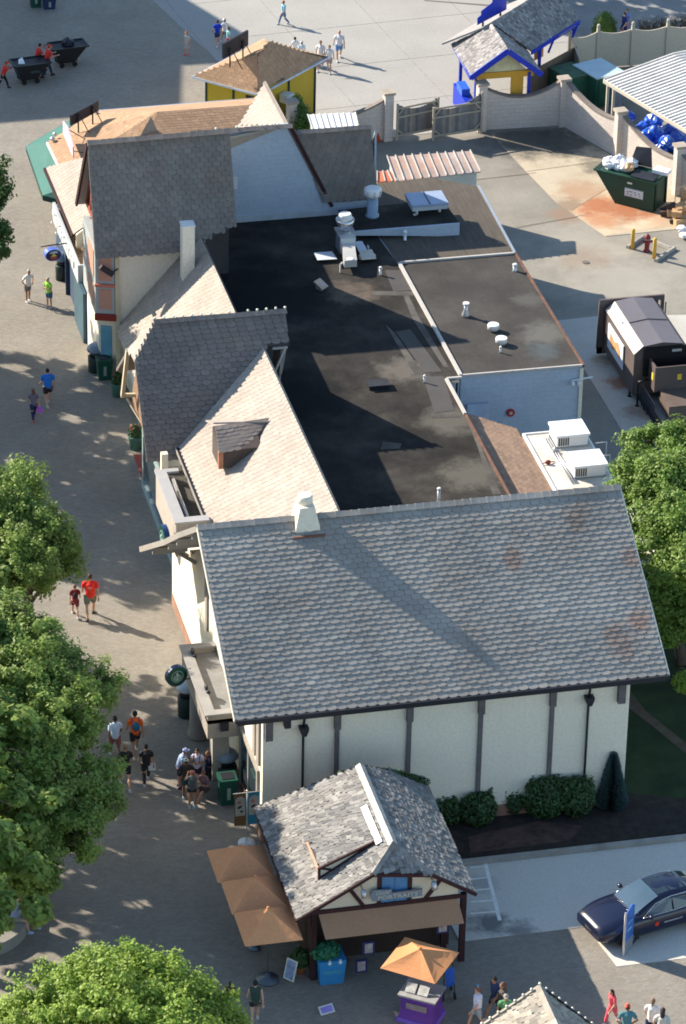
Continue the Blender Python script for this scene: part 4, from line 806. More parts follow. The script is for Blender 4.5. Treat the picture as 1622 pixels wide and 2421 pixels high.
def board(px0, px1, z, label, m, h=1.0, back=True, name='roof_sign_board', t=.1, legs=True):
    a, b = P(*px0, z), P(*px1, z); t_ = thing(name, label, 'sign', (a + b) / 2)
    mb = MB(); n_ = V((b.y - a.y, -(b.x - a.x), 0)).normalized() * t; mb.prism([a, b, b + V((0, 0, h)), a + V((0, 0, h))], n_); mb.build('board', m, t_)
    mb = MB()
    for k in (.22, .75):
        q = lerp(a, b, k) + n_ * 1.4; mb.beam(q + V((0, 0, .4)), q - V((0, 0, .55)), .06); mb.beam(q + V((0, 0, .5)), q + n_ * 7 - V((0, 0, .5)), .03)
    mb.build('frame', M_IRON, t_); return t_
M_BLKB = mat('black_board', (.02, .022, .03), .5, .1, 1)
board((165, 296), (229, 261), 3.9, 'black billboard on struts seen from behind at the tan hip roof corner', M_BLKB, .5)
board((525, 138), (583, 106), 4.4, 'black billboard seen from behind on the yellow kiosk roof', M_BLKB, .75)
a, b = P(149, 315, 3.7), P(172, 372, 3.7); t_ = thing('white_sign_board', 'white picture board edge on with thin struts on the tan hip roof', 'sign', a)
mb = MB(); mb.prism([a, b, b + V((0, 0, .5)), lerp(a, b, .5) + V((0, 0, .85)), a + V((0, 0, .6))], (.05, -.03, 0)); mb.build('board', mat('sign_lilac', (.62, .58, .72), .5, .2, 3, c2=(.75, .35, .4)), t_)
mb = MB(); mb.beam(a + V((.05, 0, .3)), a + V((1.1, -.4, -.3)), .03); mb.beam(b + V((.05, 0, .3)), b + V((.9, .4, -.1)), .03); mb.build('frame', M_IRON, t_)
mb = MB(); q = P(124, 328, 3.2); mb.ell(q, (.12, .12, .1)); mb.ell(q + V((.15, .25, .1)), .1); mb.tube([q, q + V((.2, -.1, -.3))], .03, 6); tag(mb.build('floodlight', M_METAL), 'small floodlight pair at the corner above the green awning', 'floodlight')
mb = MB(); q = P(229, 266, 3.2); mb.ell(q, .1); mb.tube([q, q + V((.1, 0, -.3))], .03, 6); tag(mb.build('floodlight', M_METAL), 'small silver floodlight beside the black billboard struts', 'floodlight')

# ================================================================ YELLOW KIOSK
yk = thing('yellow_kiosk', 'yellow walled kiosk with green trim under a tan shingled hip roof', 'kiosk', (12.3, 59.5, 0))
z_ = 2.9; Y0, Y1, Y2, Y3 = P(456, 180, z_), P(612, 222, z_), P(776, 134, z_), P(603, 87, z_)
Y2 = Y1 + (Y2 - Y1); Y3 = Y0 + (Y2 - Y1) * 1.0; ap0 = P(608, 127, 4.55); ap1 = P(637, 106, 4.55)
M_TN = MATS['tan_asphalt_shingles']
for pts in ([Y0, Y1, ap0], [Y1, Y2, ap1, ap0], [Y2, Y3, ap1], [Y3, Y0, ap0, ap1]): roof(yk, pts, M_TN, M_FELT, row=.16, tab=.3, sc_=0, butt=.01, thick=.06)
mb = MB()
for p, q in ((Y0, Y1), (Y1, Y2), (Y2, Y3), (Y3, Y0)): mb.beam(p + V((0, 0, -.06)), q + V((0, 0, -.06)), .08, .1)
mb.build('gutter', mat('gutter_grey', (.5, .55, .62), .5), yk)
cY = (Y0 + Y1 + Y2 + Y3) / 4; W_ = [lerp(cY, q, .80) for q in (Y0, Y1, Y2, Y3)]
M_YEL = mat('mustard_paint', (.55, .38, .035), .7, .05, 1); M_DGR = mat('dark_green_trim', (.03, .06, .05), .6)
mb = MB(); mb.prism([XY(q, 0) for q in W_], (0, 0, 2.85)); mb.build('wall', M_YEL, yk)
for p, q in ((W_[0], W_[1]), (W_[1], W_[2])):
    dn = V((q.y - p.y, -(q.x - p.x), 0)).normalized() * .03
    for k in (0, .52, 1): r_ = XY(lerp(p, q, k) + dn, 0); mb = MB(); mb.beam(r_, r_ + V((0, 0, 2.8)), .1, .05); mb.build('trim', M_DGR, yk)
q = lerp(W_[1], W_[2], .38) + V((.25, -.25, 0)); mb = MB(); mb.obox(XY(q, 1.75), (.55, .45, .4), R(40)); mb.build('window_air_conditioner', M_WMETAL, yk, .02)
mb = MB(); qd = lerp(W_[0], W_[1], .86); dn = V((W_[1].y - W_[0].y, -(W_[1].x - W_[0].x), 0)).normalized(); e_ = (W_[1] - W_[0]).normalized()
mb.prism([XY(qd - e_ * .3, 0), XY(qd + e_ * .3, 0), XY(qd + e_ * .3, 2.4), XY(qd - e_ * .3, 2.4)], dn * .05); mb.build('doorway', M_IRON, yk)

# ================================================================ BLUE STAND (top right)
st = thing('blue_stand', 'open timber stand painted blue and yellow under grey shake roofs', 'stand', (24, 59.5, 0))
f = lambda x, y, z: P(1040 + x / 3.92, y / 3.92, z)
e1, e2, e3, e4 = f(120, 405, 2.7), f(285, 712, 2.7), f(945, 680, 2.7), None
r1, r2_ = f(630, 460, 4.1), f(480, 228, 4.1)
M_SHK = mat('grey_shakes', (.30, .29, .28), .85, .15, 2, c2=(.19, .18, .185), island=.3, spec=.15)
roof(st, [e1, e2, r1, r2_], M_SHK, M_FELT, row=.16, tab=.14, sc_=0, butt=.02, rnd=.35, thick=.06)
e5 = XY(e3 + (r2_ - r1), 2.7)
roof(st, [e3, e5, r2_, r1], M_SHK, M_FELT, row=.16, tab=.14, sc_=0, butt=.02, rnd=.35, thick=.06)
ridge_cap(st, r1, r2_, M_SHK, .13)
g1 = f(850, 475, 2.75); g2_ = f(1300, 190, 2.75); h1 = r2_ + V((0, 0, .05)); dirR = (g2_ - g1); h2 = h1 + V((dirR.x, dirR.y, 0)) * 1.25
hN = h1 - V((.3, .2, 0))
roof(st, [g1, g2_, g2_ + V((-.55, 1.3, .9)), XY(h2, 4.15), XY(h1, 4.15)], M_SHK, M_FELT, row=.16, tab=.14, sc_=0, butt=.02, rnd=.35, thick=.06)
lw = f(120, 405, 2.7); mb = MB(); mb.slab([XY(h1, 4.14), XY(h2, 4.14), XY(h2 + V((-2.1, 1.2, 0)), 2.8), XY(h1 + V((-2.1, 1.2, 0)), 2.8)], .08); mb.build('roof', M_SHK, st)
ridge_cap(st, XY(h1, 4.17), XY(h2, 4.17), M_SHK, .13)
M_BLU = mat('royal_blue_paint', (.010, .035, .42), .45, .06, 1); M_YEL2 = mat('ochre_paint', (.62, .33, .04), .6, .06, 1)
for a_, b_, h_ in ((e1 - V((0, 0, .08)), e2 - V((0, 0, .08)), .18), (e2 + V((0, -.04, -.06)), r1 + V((0, -.04, -.06)), .26), (r1 + V((0, -.04, -.06)), e3 + V((0, -.04, -.06)), .26), (g1 - V((0, 0, .08)), g2_ - V((0, 0, .08)), .2)): mb = MB(); mb.beam(a_, b_, .07, h_); mb.build('bargeboard', M_BLU, st)
mb = MB(); yb = e2.y + .25; mb.prism([(e2.x + .6, yb, 2.75), (e3.x - .6, yb, 2.75), (r1.x, yb, 3.85)], (0, .05, 0)); mb.build('gable', mat('gable_cream', (.60, .56, .36), .8), st)
mb = MB(); mb.box(e2.x + .35, e3.x - .3, yb - .08, yb + .1, 2.45, 2.75); mb.box(e3.x - 1.35, e3.x - .75, yb, yb + .1, .3, 2.44); mb.build('yellow_frame', M_YEL2, st)
mb = MB()
for q in (e1 + V((.35, -.3, 0)), e2 + V((.4, .45, 0)), e3 + V((-.5, .4, 0)), lerp(g1, g2_, .28) + V((-.2, .2, 0)), lerp(g1, g2_, .97) + V((-.2, .3, 0))): mb = MB(); mb.beam(XY(q, 0), XY(q, 2.65), .14); mb.build('post', M_BLU, st)
for k in (.35, .85): q = lerp(g1, g2_, k); mb = MB(); mb.beam(XY(q, 2.1), XY(q + V((.35, .3, 0)), 2.7), .08); mb.build('brace', M_BLU, st)
mb = MB(); mb.box(e2.x + .6, e3.x - 1.4, yb + .1, yb + .9, 0, .95); mb.box(e2.x + .05, e2.x + .55, yb + .6, yb + 3.0, 0, 1.0); mb.build('counter', M_BLU, st, .02)
mb = MB(); mb.box(e2.x + .05, e2.x + .45, yb + 1.4, yb + 2.4, 1.001, 1.35); mb.build('counter_top', mat('bright_blue', (.03, .12, .65), .4), st, .02)
mb = MB(); mb.lathe((e3.x - 2.0, yb + .5, .96), [(.3, 0), (.3, .35), (.34, .36), (.34, .45)]); mb.build('white_drum', M_WMETAL, st)
a, b = f(345, 235, 4.0), f(615, 90, 4.0); t_ = thing('blue_sign_board', 'stepped royal blue sign board standing behind the grey shake ridge', 'sign', a)
mb = MB(); ax = b - a; q = lambda s_, z: a + ax * s_ + V((0, 0, z)); mb.prism([q(0, 0), q(1, 0), q(1, .85), q(.5, .95), q(.5, .85), q(.48, .75), q(.12, .62), q(.12, .42), q(0, .36)], (.03, .06, 0)); mb.build('board', M_BLU, t_)
mb = MB(); mb.beam(a + ax * .2, a + ax * .2 - V((0, 0, 1)), .08); mb.beam(a + ax * .8, a + ax * .8 - V((0, 0, 1)), .08); mb.build('frame', M_IRON, t_)
# brown board fence below the stand, framed poster
mb = MB(); A, B = V((25.3, 58.9, 0)), V((28.45, 61.6, 0))
for k in range(22):
    p0, p1 = lerp(A, B, k / 22), lerp(A, B, (k + .93) / 22); mb.prism([p0, p1, p1 + V((0, 0, 1.75)), p0 + V((0, 0, 1.75))], (.04, -.04, 0))
tag(mb.build('board_fence', mat('brown_boards2', (.17, .125, .09), .85, .12, 2)), 'plain brown board fence running below the dark shake roof', 'fence')
a = f(870, 560, 1.75); mb = MB(); mb.prism([a, a + V((.55, .42, 0)), a + V((.55, .42, .95)), a + V((0, 0, .95))], (.03, -.03, 0)); tag(mb.build('poster', mat('poster_orange', (.6, .27, .16), .6, .3, 3)), 'orange poster panel standing on the brown board fence', 'poster')
# ================================================================ CREAM BLOCK WALL, GATES, FENCES
M_BLK = mat('cream_block', (.57, .51, .46), .88, .06, .8, brick=(.4, .2, .86, .03), stain=(.30, .26, .25), stain_amt=.25, stain_scale=.5)
M_CAP = mat('wall_cap', (.20, .17, .15), .85, .15, 2); M_PCAP = mat('pier_cap', (.36, .31, .25), .85, .15, 2)
cw = thing('block_wall', 'cream painted block wall with scooped tops and square piers round the service yard', 'wall', (24, 56, 0))
piers = [V((17.84, 56.29, 0)), V((22.43, 56.57, 0)), V((26.39, 56.41, 0)), V((27.95, 52.3, 0)), V((29.5, 48.0, 0)), V((31.1, 43.6, 0))]
w0 = PY(690, 228, 56.1); p0_ = V((w0.x, 56.1, 0))
def swag(a, b, za, zb, dip, th=.2, mirror=1):
    d = (b - a); L = d.length; n_ = V((-d.y, d.x, 0)).normalized() * th; K = 14
    top = [lerp(a, b, k / K) + V((0, 0, za + (zb - za) * (k / K) - dip * math.sin(math.pi * (k / K)) ** .8)) for k in range(K + 1)]
    mb = MB(); mb.prism([XY(a, 0)] + [XY(b, 0)] + top[::-1], n_); mb.build('panel', M_BLK, cw)
    mb = MB()
    for p, q in zip(top, top[1:]): mb.prism([p - n_ * .15, q - n_ * .15, q + n_ * 1.15, p + n_ * 1.15], (0, 0, .09))
    mb.build('capping', M_CAP, cw)
swag(p0_, piers[0], 2.0, 2.15, .75); swag(piers[1], piers[2], 2.25, 2.35, .75)
swag(piers[2], piers[3], 2.35, 1.9, .45); swag(piers[3], piers[4], 2.3, 1.7, .5); swag(piers[4], piers[5], 2.1, 1.8, .5)
for q in [p0_] + piers:
    mb = MB(); mb.obox(q, (.42, .42, 2.35), .1); mb.build('pier', M_BLK, cw); mb = MB(); mb.obox(q + V((0, 0, 2.352)), (.56, .56, .12), .1); mb.build('pier_cap', M_PCAP, cw, .02)
M_GWOOD = mat('weathered_gate_boards', (.24, .215, .19), .9, .15, 2, c2=(.16, .165, .18), island=.22, spec=.1)
M_GFR = mat('gate_frame_timber', (.36, .32, .25), .85, .15, 2)
def gate(a, b, zl, zr, lab):
    t = thing('timber_gate', lab, 'gate', a); d = b - a; n_ = V((d.y, -d.x, 0)).normalized()
    mb = MB(); K = 15
    for k in range(K):
        p, q = lerp(a, b, k / K), lerp(a, b, (k + .95) / K); s0 = (k + .5) / K; z_ = zl + (zr - zl) * s0 - .35 * math.sin(math.pi * s0)
        mb.prism([p + V((0, 0, .22)), q + V((0, 0, .22)), q + V((0, 0, z_ + (zr - zl) / K / 2)), p + V((0, 0, z_ - (zr - zl) / K / 2))], n_ * -.03)
    mb.build('boards', M_GWOOD, t)
    mb = MB()
    for p, z1 in ((a, zl), (b, zr)): mb.beam(p + n_ * .06 + V((0, 0, .12)), p + n_ * .06 + V((0, 0, z1 + .05)), .09)
    for z1 in (.32, 1.25, 1.7): mb.beam(a + n_ * .05 + V((0, 0, z1)), b + n_ * .05 + V((0, 0, z1)), .04, .09)
    for s0, s1, u0, u1 in ((.02, .15, 1.35, 1.7), (.98, .85, 1.35, 1.7), (.02, .15, .62, .35), (.98, .85, .62, .35)): mb.beam(lerp(a, b, s0) + n_ * .06 + V((0, 0, u0)), lerp(a, b, s1) + n_ * .06 + V((0, 0, u1)), .04, .07)
    mb.build('gate_frame', M_GFR, t)
gate(V((18.2, 56.0, 0)), PY(1032, 313, 0) and G(998, 305), 1.9, 1.85, 'weathered timber gate leaf on the left, hinged at the pier near the orange cone')
gate(G(988, 325), V((22.3, 56.1, 0)), 1.75, 2.15, 'weathered timber gate leaf on the right, hung at the pier below the blue stand')
q = P(893, 332); t = thing('traffic_cone', 'orange traffic cone at the foot of the block wall pier', 'traffic cone', q)
M_ORG = mat('cone_orange', (.65, .09, .02), .6)
mb = MB(); mb.obox(q, (.3, .3, .03)); mb.build('base', M_ORG, t); mb = MB(); mb.lathe(q + V((0, 0, .03)), [(.12, 0), (.03, .5), (.01, .52)], 12); mb.build('body', M_ORG, t)
# vinyl fence
vf = thing('vinyl_fence', 'tall beige vinyl panel fence with knobbed posts behind the green containers', 'fence', (31, 62.6, 0))
M_VIN = mat('beige_vinyl', (.52, .47, .38), .6, .04, .6)
vp = [V((28.35, 62.3, 0)), V((29.9, 62.75, 0)), V((31.65, 62.75, 0)), V((33.45, 62.8, 0)), V((35.2, 62.85, 0)), V((37, 62.9, 0))]
for i, (p, q) in enumerate(zip(vp, vp[1:])):
    K = 10; top = [lerp(p, q, k / K) + V((0, 0, 1.95 - .16 * math.sin(math.pi * k / K))) for k in range(K + 1)]
    mb = MB(); mb.prism([XY(p, .03), XY(q, .03)] + top[::-1], (0, .05, 0)); mb.build('panel', M_VIN, vf)
for p in vp:
    mb = MB(); mb.obox(p, (.14, .14, 2.12)); mb.lathe(p + V((0, 0, 2.12)), [(.09, 0), (.05, .04), (.09, .1), (.05, .2)], 8); mb.build('post', M_VIN, vf)
a = V((28.3, 60.5, 0)); mb = MB(); mb.prism([XY(a, 0), XY(vp[0], 0), XY(vp[0], 2.0), XY(a, 1.6)], (.05, 0, 0)); mb.build('panel', M_VIN, vf)
mb = MB(); mb.obox(a + V((.1, .9, 1.0)), (.05, .1, .2)); mb.build('latch', M_IRON, vf)
# rounded topiary, twiggy bushes
def leafy(mb, c, r, n, size, rng, shape=None, flat=.5):
    for _ in range(n):
        d = V((rng.gauss(0, 1), rng.gauss(0, 1), rng.gauss(0, 1))).normalized(); k = rng.random() ** .28
        p = V(c) + V((d.x * r[0], d.y * r[1], d.z * r[2])) * k
        if shape and not shape(p): continue
        nn_ = (d + V((rng.gauss(0, flat), rng.gauss(0, flat), rng.gauss(0, flat) + .3))).normalized()
        u = nn_.cross(V((rng.gauss(0, 1), rng.gauss(0, 1), rng.gauss(0, 1)))).normalized(); w = nn_.cross(u); s_ = size * rng.uniform(.6, 1.35)
        mb.f([p - u * s_ * .5, p + w * s_ * .32 + nn_ * s_ * .05, p + u * s_ * .55, p - w * s_ * .32 + nn_ * s_ * .05])
def leafmat(name, c, c2, isl=.24, trans=.4): return mat(name, c, .55, .22, .9, c2=c2, island=isl, spec=.35, trans=trans, fine=0)
M_L1 = leafmat('leaf_green', (.16, .25, .05), (.26, .35, .08)); M_L2 = leafmat('leaf_bright', (.20, .31, .04), (.30, .41, .07))
M_L3 = leafmat('leaf_deep', (.045, .11, .024), (.085, .155, .03)); M_LB = leafmat('shrub_leaf', (.03, .07, .022), (.05, .105, .03), .25, .15); M_LS = leafmat('blue_spruce', (.07, .13, .13), (.10, .16, .15), .2, .1)
M_BARK = mat('bark', (.10, .075, .055), .95, .25, 4, bump=.4)
rg_ = random.Random(3)
q = P(1428, 92); t = thing('topiary_bush', 'clipped cone shaped green bush behind the vinyl fence', 'bush', q)
mb = MB(); mb.hull([[q + V((r * math.cos(a * math.pi / 8), r * math.sin(a * math.pi / 8), z)) for a in range(16)] for r, z in ((.5, .1), (.62, .4), (.45, 1.0), (.2, 1.35), (.05, 1.45))], True, True)
leafy(mb, q + V((0, 0, .65)), (.66, .66, .85), 2500, .07, rg_); mb.build('foliage', leafmat('topiary_leaf', (.05, .12, .02), (.08, .16, .03)), t)
mb = MB(); mb.tube([q, q + V((0, 0, .2))], .06); mb.build('stem', M_BARK, t)
for i in range(7):
    q = P(1520 + i * 17, 84 - i * 1.5); mb = MB()
    for k in range(26):
        a = rg_.uniform(0, 6.28); l = rg_.uniform(.5, 1.0); mb.tube([q, q + V((math.cos(a) * .15, math.sin(a) * .15, l * .5)), q + V((math.cos(a) * .35, math.sin(a) * .35, l))], [.015, .01, .004], 4)
    leafy(mb, q + V((0, 0, .5)), (.36, .36, .5), 160, .07, rg_)
    tag(mb.build('twiggy_shrub', mat('twig_brown', (.10, .075, .06), .9, .3, 3, c2=(.07, .075, .04))), 'bare brownish twiggy shrub in the row beyond the vinyl fence', 'shrub', 'twiggy shrubs beyond the vinyl fence')
# green containers behind the wall
M_DGN = mat('container_green', (.02, .11, .065), .6, .2, 2, stain=(.15, .08, .04), stain_amt=.3, stain_scale=2)
for (px, py), dm, rz, lab in (((1345, 235), (1.3, 1.6, 1.45), .35, 'green metal container with a rusty open top behind the block wall'), ((1412, 232), (1.6, 1.9, 1.5), .35, 'green metal container with a pale blue lid beside the white shelter')):
    q = P(px, py); t = thing('waste_container', lab, 'container', q, rz)
    mb = MB(); mb.obox(q, dm, rz); mb.build('body', M_DGN, t, .03)
    mb = MB(); mb.obox(q + V((0, 0, dm[2])), (dm[0] + .08, dm[1] + .08, .06), rz); mb.build('lid', mat('lid_blue', (.42, .55, .60), .5, .1) if 'blue lid' in lab else mat('lid_green', (.05, .11, .06), .7, .3, 3), t, .02)
    mb = MB(); n_ = Matrix.Rotation(rz, 3, 'Z')
    for s in (-1, 1): mb.obox(q + n_ @ V((s * dm[0] / 2 * .8, -dm[1] / 2 - .03, .1)), (.08, .06, dm[2] - .2), rz)
    mb.build('ribs', M_DGN, t)
# white ribbed shelter
wt = thing('ribbed_shelter', 'open shelter with bright white ribbed metal roof beyond the block wall', 'shelter', (30, 54, 0))
A = P(1428, 188, 2.6); B = P(1660, 330, 2.6); Cx = P(1592, 128, 3.3); D = Cx + (B - A)
mb = MB(); mb.slab([A, B, D, Cx], .1); mb.slab([Cx, D, D + V((5, 1.2, .1)), Cx + V((5, 1.2, .1))], .1); rr = mb.build('roof', mat('shelter_white', (.72, .70, .66), .5, .04, 1), wt)
mb = MB()
for k in range(30):
    p = lerp(A, B, k / 29); q = lerp(Cx, D, k / 29); mb.beam(p + V((0, 0, .03)), q + V((0, 0, .03)), .05, .07); mb.beam(q + V((0, 0, .03)), q + V((5, 1.2, .13)), .05, .07)
mb.build('ribs', mat('rib_white', (.62, .60, .56), .5), rr)
mb = MB(); mb.beam(A - V((0, 0, .08)), B - V((0, 0, .08)), .1, .16); mb.beam(A - V((0, 0, .08)), Cx - V((0, 0, .08)), .1, .16); mb.build('gutter', M_VIN, wt)
mb = MB()
for q in (A + V((.25, .1, 0)), A + V((.55, .1, 0)), B, Cx, D): mb.beam(XY(q, 0), XY(q, 2.45), .12)
mb.build('post', M_VIN, wt)
q = P(1456, 262); mb = MB(); mb.obox(q, (.45, .35, 1.1), .1); t = tag(mb.build('grey_cabinet', mat('cabinet_grey', (.22, .25, .29), .6), None, .02), 'small grey cabinet under the shelter corner post', 'cabinet')
# blue bags
M_BAG = mat('blue_bag', (.015, .11, .62), .3, .15, 2, spec=.7, coat=.4); M_BAGW = mat('white_bag', (.72, .72, .74), .4, .1, 4, spec=.6)
def blob(c, r, rng, squash=.75):
    bm = bmesh.new(); bmesh.ops.create_icosphere(bm, subdivisions=3, radius=1); off = V((rng.uniform(0, 99),) * 3)
    for v in bm.verts:
        n1 = noise.noise(v.co * 1.3 + off); n2 = noise.noise(v.co * 3.5 + off); n3 = abs(noise.noise(v.co * 7 + off)); v.co = v.co * (1 + .35 * n1 + .2 * n2 - .14 * n3); v.co.z *= squash
        if v.co.z > .55: v.co.x *= .6; v.co.y *= .6; v.co.z += .12
        v.co = V(c) + v.co * r
        v.co.z = max(v.co.z, c[2] - r * .62)
    mb = MB(); mb.bm.free(); mb.bm = bm; return mb
rg_ = random.Random(11)
for i, (px, py, z) in enumerate(((1520, 300, 0), (1545, 285, .3), (1560, 320, 0), (1535, 335, 0), (1580, 310, .35), (1590, 345, 0), (1560, 355, 0), (1600, 325, .3), (1612, 350, 0), (1480, 277, 0), (1575, 335, .45), (1548, 312, .5), (1530, 318, .35), (1618, 300, 0))):
    p = P(px, py + 14, z); tag(blob(p + V((0, 0, .28)), rg_.uniform(.36, .48), rg_).build('blue_bag', M_BAG), 'crumpled glossy blue plastic bag in the heap under the white shelter', 'plastic bag', 'blue bags heaped under the shelter')
# ================================================================ yard: rubbish skip, boxes, hydrant, compactor
q = P(1500, 470); sk = thing('rubbish_skip', 'dark green rubbish skip with white label plate and overflowing white bags', 'dumpster', V((26.9, 47.0, 0)))
M_SKIP = mat('skip_green', (.010, .055, .035), .5, .15, 2, spec=.4)
b0, b1, b2 = P(1454, 481), P(1544, 503), P(1574, 484); bx = (b1 - b0); by = (b2 - b1)
t0 = P(1410, 422, 1.45); t1 = P(1547, 436, 1.45); ty_ = by * 1.0
ux = bx.normalized(); uy = V((-ux.y, ux.x, 0)); dpt = 1.35; L0 = bx.length; 
mb = MB(); fr = [b0, b1, XY(b1, 1.4), b0 - ux * 1.05 + V((0, 0, 1.4))]; mb.prism(fr, uy * dpt); mb.build('body', M_SKIP, sk, .015)
mb = MB(); tp_ = b0 - ux * 1.12; mb.beam(XY(tp_, 1.43), XY(b1 + ux * .05, 1.43), .09, .08); mb.beam(XY(tp_ + uy * dpt, 1.43), XY(b1 + uy * dpt, 1.43), .09, .08); mb.beam(XY(tp_, 1.43), XY(tp_ + uy * dpt, 1.43), .09, .08); mb.beam(XY(b1, 1.43), XY(b1 + uy * dpt, 1.43), .1, .08)
for k in (.1, .9): mb.beam(XY(b1 + ux * .04 + uy * dpt * k, .05), XY(b1 + ux * .04 + uy * dpt * k, 1.4), .07)
mb.build('rim', M_SKIP, sk)
fm = frame_mat(lerp(b0, b1, .48) - uy * .012 + V((0, 0, .72)), ux, (0, 0, 1))
mb = MB(); mb.T = fm; mb.box(-.46, .46, -.22, .22, 0, .012); mb.build('label_plate', mat('plate_white', (.55, .60, .63), .5, .08, 3), sk)
mb = MB(); mb.T = fm
for x, y in ((-.32, .02), (-.2, .05), (-.12, .05), (-.3, -.08), (-.14, -.1), (.05, .05), (.25, .03), (.3, -.07), (.1, -.05)): mb.box(x - .035, x + .035, y - .02, y + .025, .013, .018)
mb.box(-.45, .45, .19, .215, .013, .018); mb.box(-.45, .45, -.215, -.19, .013, .018); mb.build('plate_print', M_DARKA, sk)
mb = MB(); mb.T = fm; mb.box(-.36, -.12, .42, .5, 0, .012); mb.build('label_plate', M_CREAM, sk)
mb = MB(); mb.prism([XY(lerp(b0, b1, .35), 1.5), XY(lerp(b0, b1, .95), 1.5), XY(lerp(b0, b1, .95) + uy * .7, 1.55), XY(lerp(b0, b1, .35) + uy * .7, 1.55)], (0, 0, .04)); mb.build('lid', mat('lid_black', (.02, .022, .03), .5), sk)
mb = MB(); c_ = lerp(b0, b1, .3) + uy * dpt; mb.prism([XY(c_ - ux * .55, 1.5), XY(c_ + ux * .55, 1.5), XY(c_ + ux * .35 + uy * .25, 2.35), XY(c_ - ux * .4 + uy * .25, 2.25)], uy * .04); mb.build('lid', MATS['lid_black'], sk)
for i, (s_, r_, w) in enumerate(((-.75, .38, .5), (-.4, .42, .6), (-.05, .36, .5), (-.55, .3, .9), (.1, .3, .85))):
    c_ = b0 + ux * (s_ + .1) + uy * (dpt * w); tag(blob(XY(c_, 1.62), r_, rg_).build('rubbish_bag', M_BAGW), 'full white bin bag bulging from the green skip', 'bin bag', 'white bags on the green skip')
c_ = b0 + ux * .35 + uy * .55; tag(blob(XY(c_, 1.66), .27, rg_).build('rubbish_bag', mat('peach_bag', (.65, .38, .2), .5)), 'peach coloured bag among the white ones on the skip', 'bin bag')
mb = MB(); c_ = lerp(b0, b1, .95) + uy * .9; mb.obox(XY(c_, 1.62), (.75, .5, .16), math.atan2(ux.y, ux.x)); tag(mb.build('white_box', M_BAGW, None, .03), 'flat white box lying on the closed half of the skip lid', 'box')
M_CARD = mat('cardboard', (.52, .33, .17), .85, .1, 3, c2=(.42, .26, .13)); M_CARD2 = mat('dark_crate', (.06, .04, .035), .7, .2)
for i, (px, py, z, m_, s_) in enumerate(((1572, 508, 0, 1, .4), (1590, 512, 0, 0, .45), (1605, 500, 0, 1, .4), (1618, 515, 0, 0, .5), (1598, 528, 0, 1, .35), (1612, 497, .35, 0, .4), (1625, 480, .3, 0, .45), (1585, 495, .3, 1, .32), (1610, 535, 0, 0, .5), (1600, 510, .4, 0, .38), (1622, 465, .6, 0, .4))):
    q = P(px, py, z); mb = MB(); rz = rg_.uniform(0, 3); mb.obox(q, (s_ * 1.2, s_, s_ * .7), rz, rg_.uniform(-.4, .4)); mb.prism([q + V((0, 0, s_ * .75)), q + V((s_ * .7, 0, s_ * .8)), q + V((s_ * .7, s_ * .4, s_ * .9)), q + V((0, s_ * .4, s_ * .85))], (0, 0, .02))
    tag(mb.build('cardboard_box' if not m_ else 'crate', M_CARD if not m_ else M_CARD2), 'open flattened cardboard box in the tumbled pile beside the skip' if not m_ else 'dark brown crate in the tumbled pile beside the skip', 'box' if not m_ else 'crate', 'cardboard boxes piled beside the skip' if not m_ else 'dark crates piled beside the skip')
for px, py in ((1612, 540), (1618, 556)): tag(blob(P(px, py, .15), .25, rg_, .5).build('paper_heap', M_BAGW), 'crumpled white wrapping in front of the cardboard pile', 'wrapping', 'white wrapping in front of the cardboard')
mb = MB(); q = P(1595, 490); mb.tube([q, q + V((0, 0, .9)), q + V((.5, .3, .9)), q + V((.5, .3, 0))], .02, 6); tag(mb.build('hoop_rail', M_METAL), 'thin grey hoop rail standing behind the cardboard pile', 'rail')
q = P(1529, 594); hy = thing('fire_hydrant', 'maroon fire hydrant with white collar between two yellow bollards', 'fire hydrant', q)
M_HYD = mat('hydrant_red', (.20, .03, .035), .5, .1)
mb = MB(); mb.lathe(q, [(.15, 0), (.16, .05), (.11, .08), (.11, .4), (.15, .44), (.15, .5), (.12, .52), (.12, .62)], 14); mb.build('barrel', M_HYD, hy)
mb = MB(); mb.lathe(q + V((0, 0, .62)), [(.15, 0), (.15, .04), (.12, .14), (.05, .19), (.04, .24), (.01, .25)], 14); mb.build('bonnet', M_HYD, hy)
mb = MB(); mb.lathe(q + V((0, 0, .6)), [(.155, 0), (.155, .025)], 14); mb.build('collar', M_WHITE, hy)
for d in ((.24, 0), (-.24, 0), (0, -.24)):
    mb = MB(); mb.tube([q + V((0, 0, .47)), q + V((d[0], d[1], .47))], .06, 8); mb.build('nozzle_cap', M_HYD, hy)
M_YB = mat('bollard_yellow', (.60, .36, .05), .6, .1)
for px, py, lab in ((1495, 588, 'yellow bollard left of the maroon hydrant'), (1546.5, 610, 'yellow bollard right of the maroon hydrant')):
    q = P(px, py); mb = MB(); mb.lathe(q, [(.085, 0), (.085, .92), (.06, .97), (.02, .98)], 12); tag(mb.build('bollard', M_YB), lab, 'bollard')
for a, b, lab in (((1484, 587), (1522, 561), 'concrete wheel stop behind the left yellow bollard'), ((1595, 588), (1550, 619), 'concrete wheel stop right of the hydrant'), ((1538, 570), (1585, 590), 'pale worn wheel stop lying behind the hydrant')):
    a, b = P(*a), P(*b); d = (b - a).normalized(); n_ = V((-d.y, d.x, 0)); mb = MB()
    mb.hull([[p - n_ * .1, p + n_ * .1, p + n_ * .06 + V((0, 0, .13)), p - n_ * .06 + V((0, 0, .13))] for p in (a, b)]); tag(mb.build('wheel_stop', M_KERB), lab, 'wheel stop')
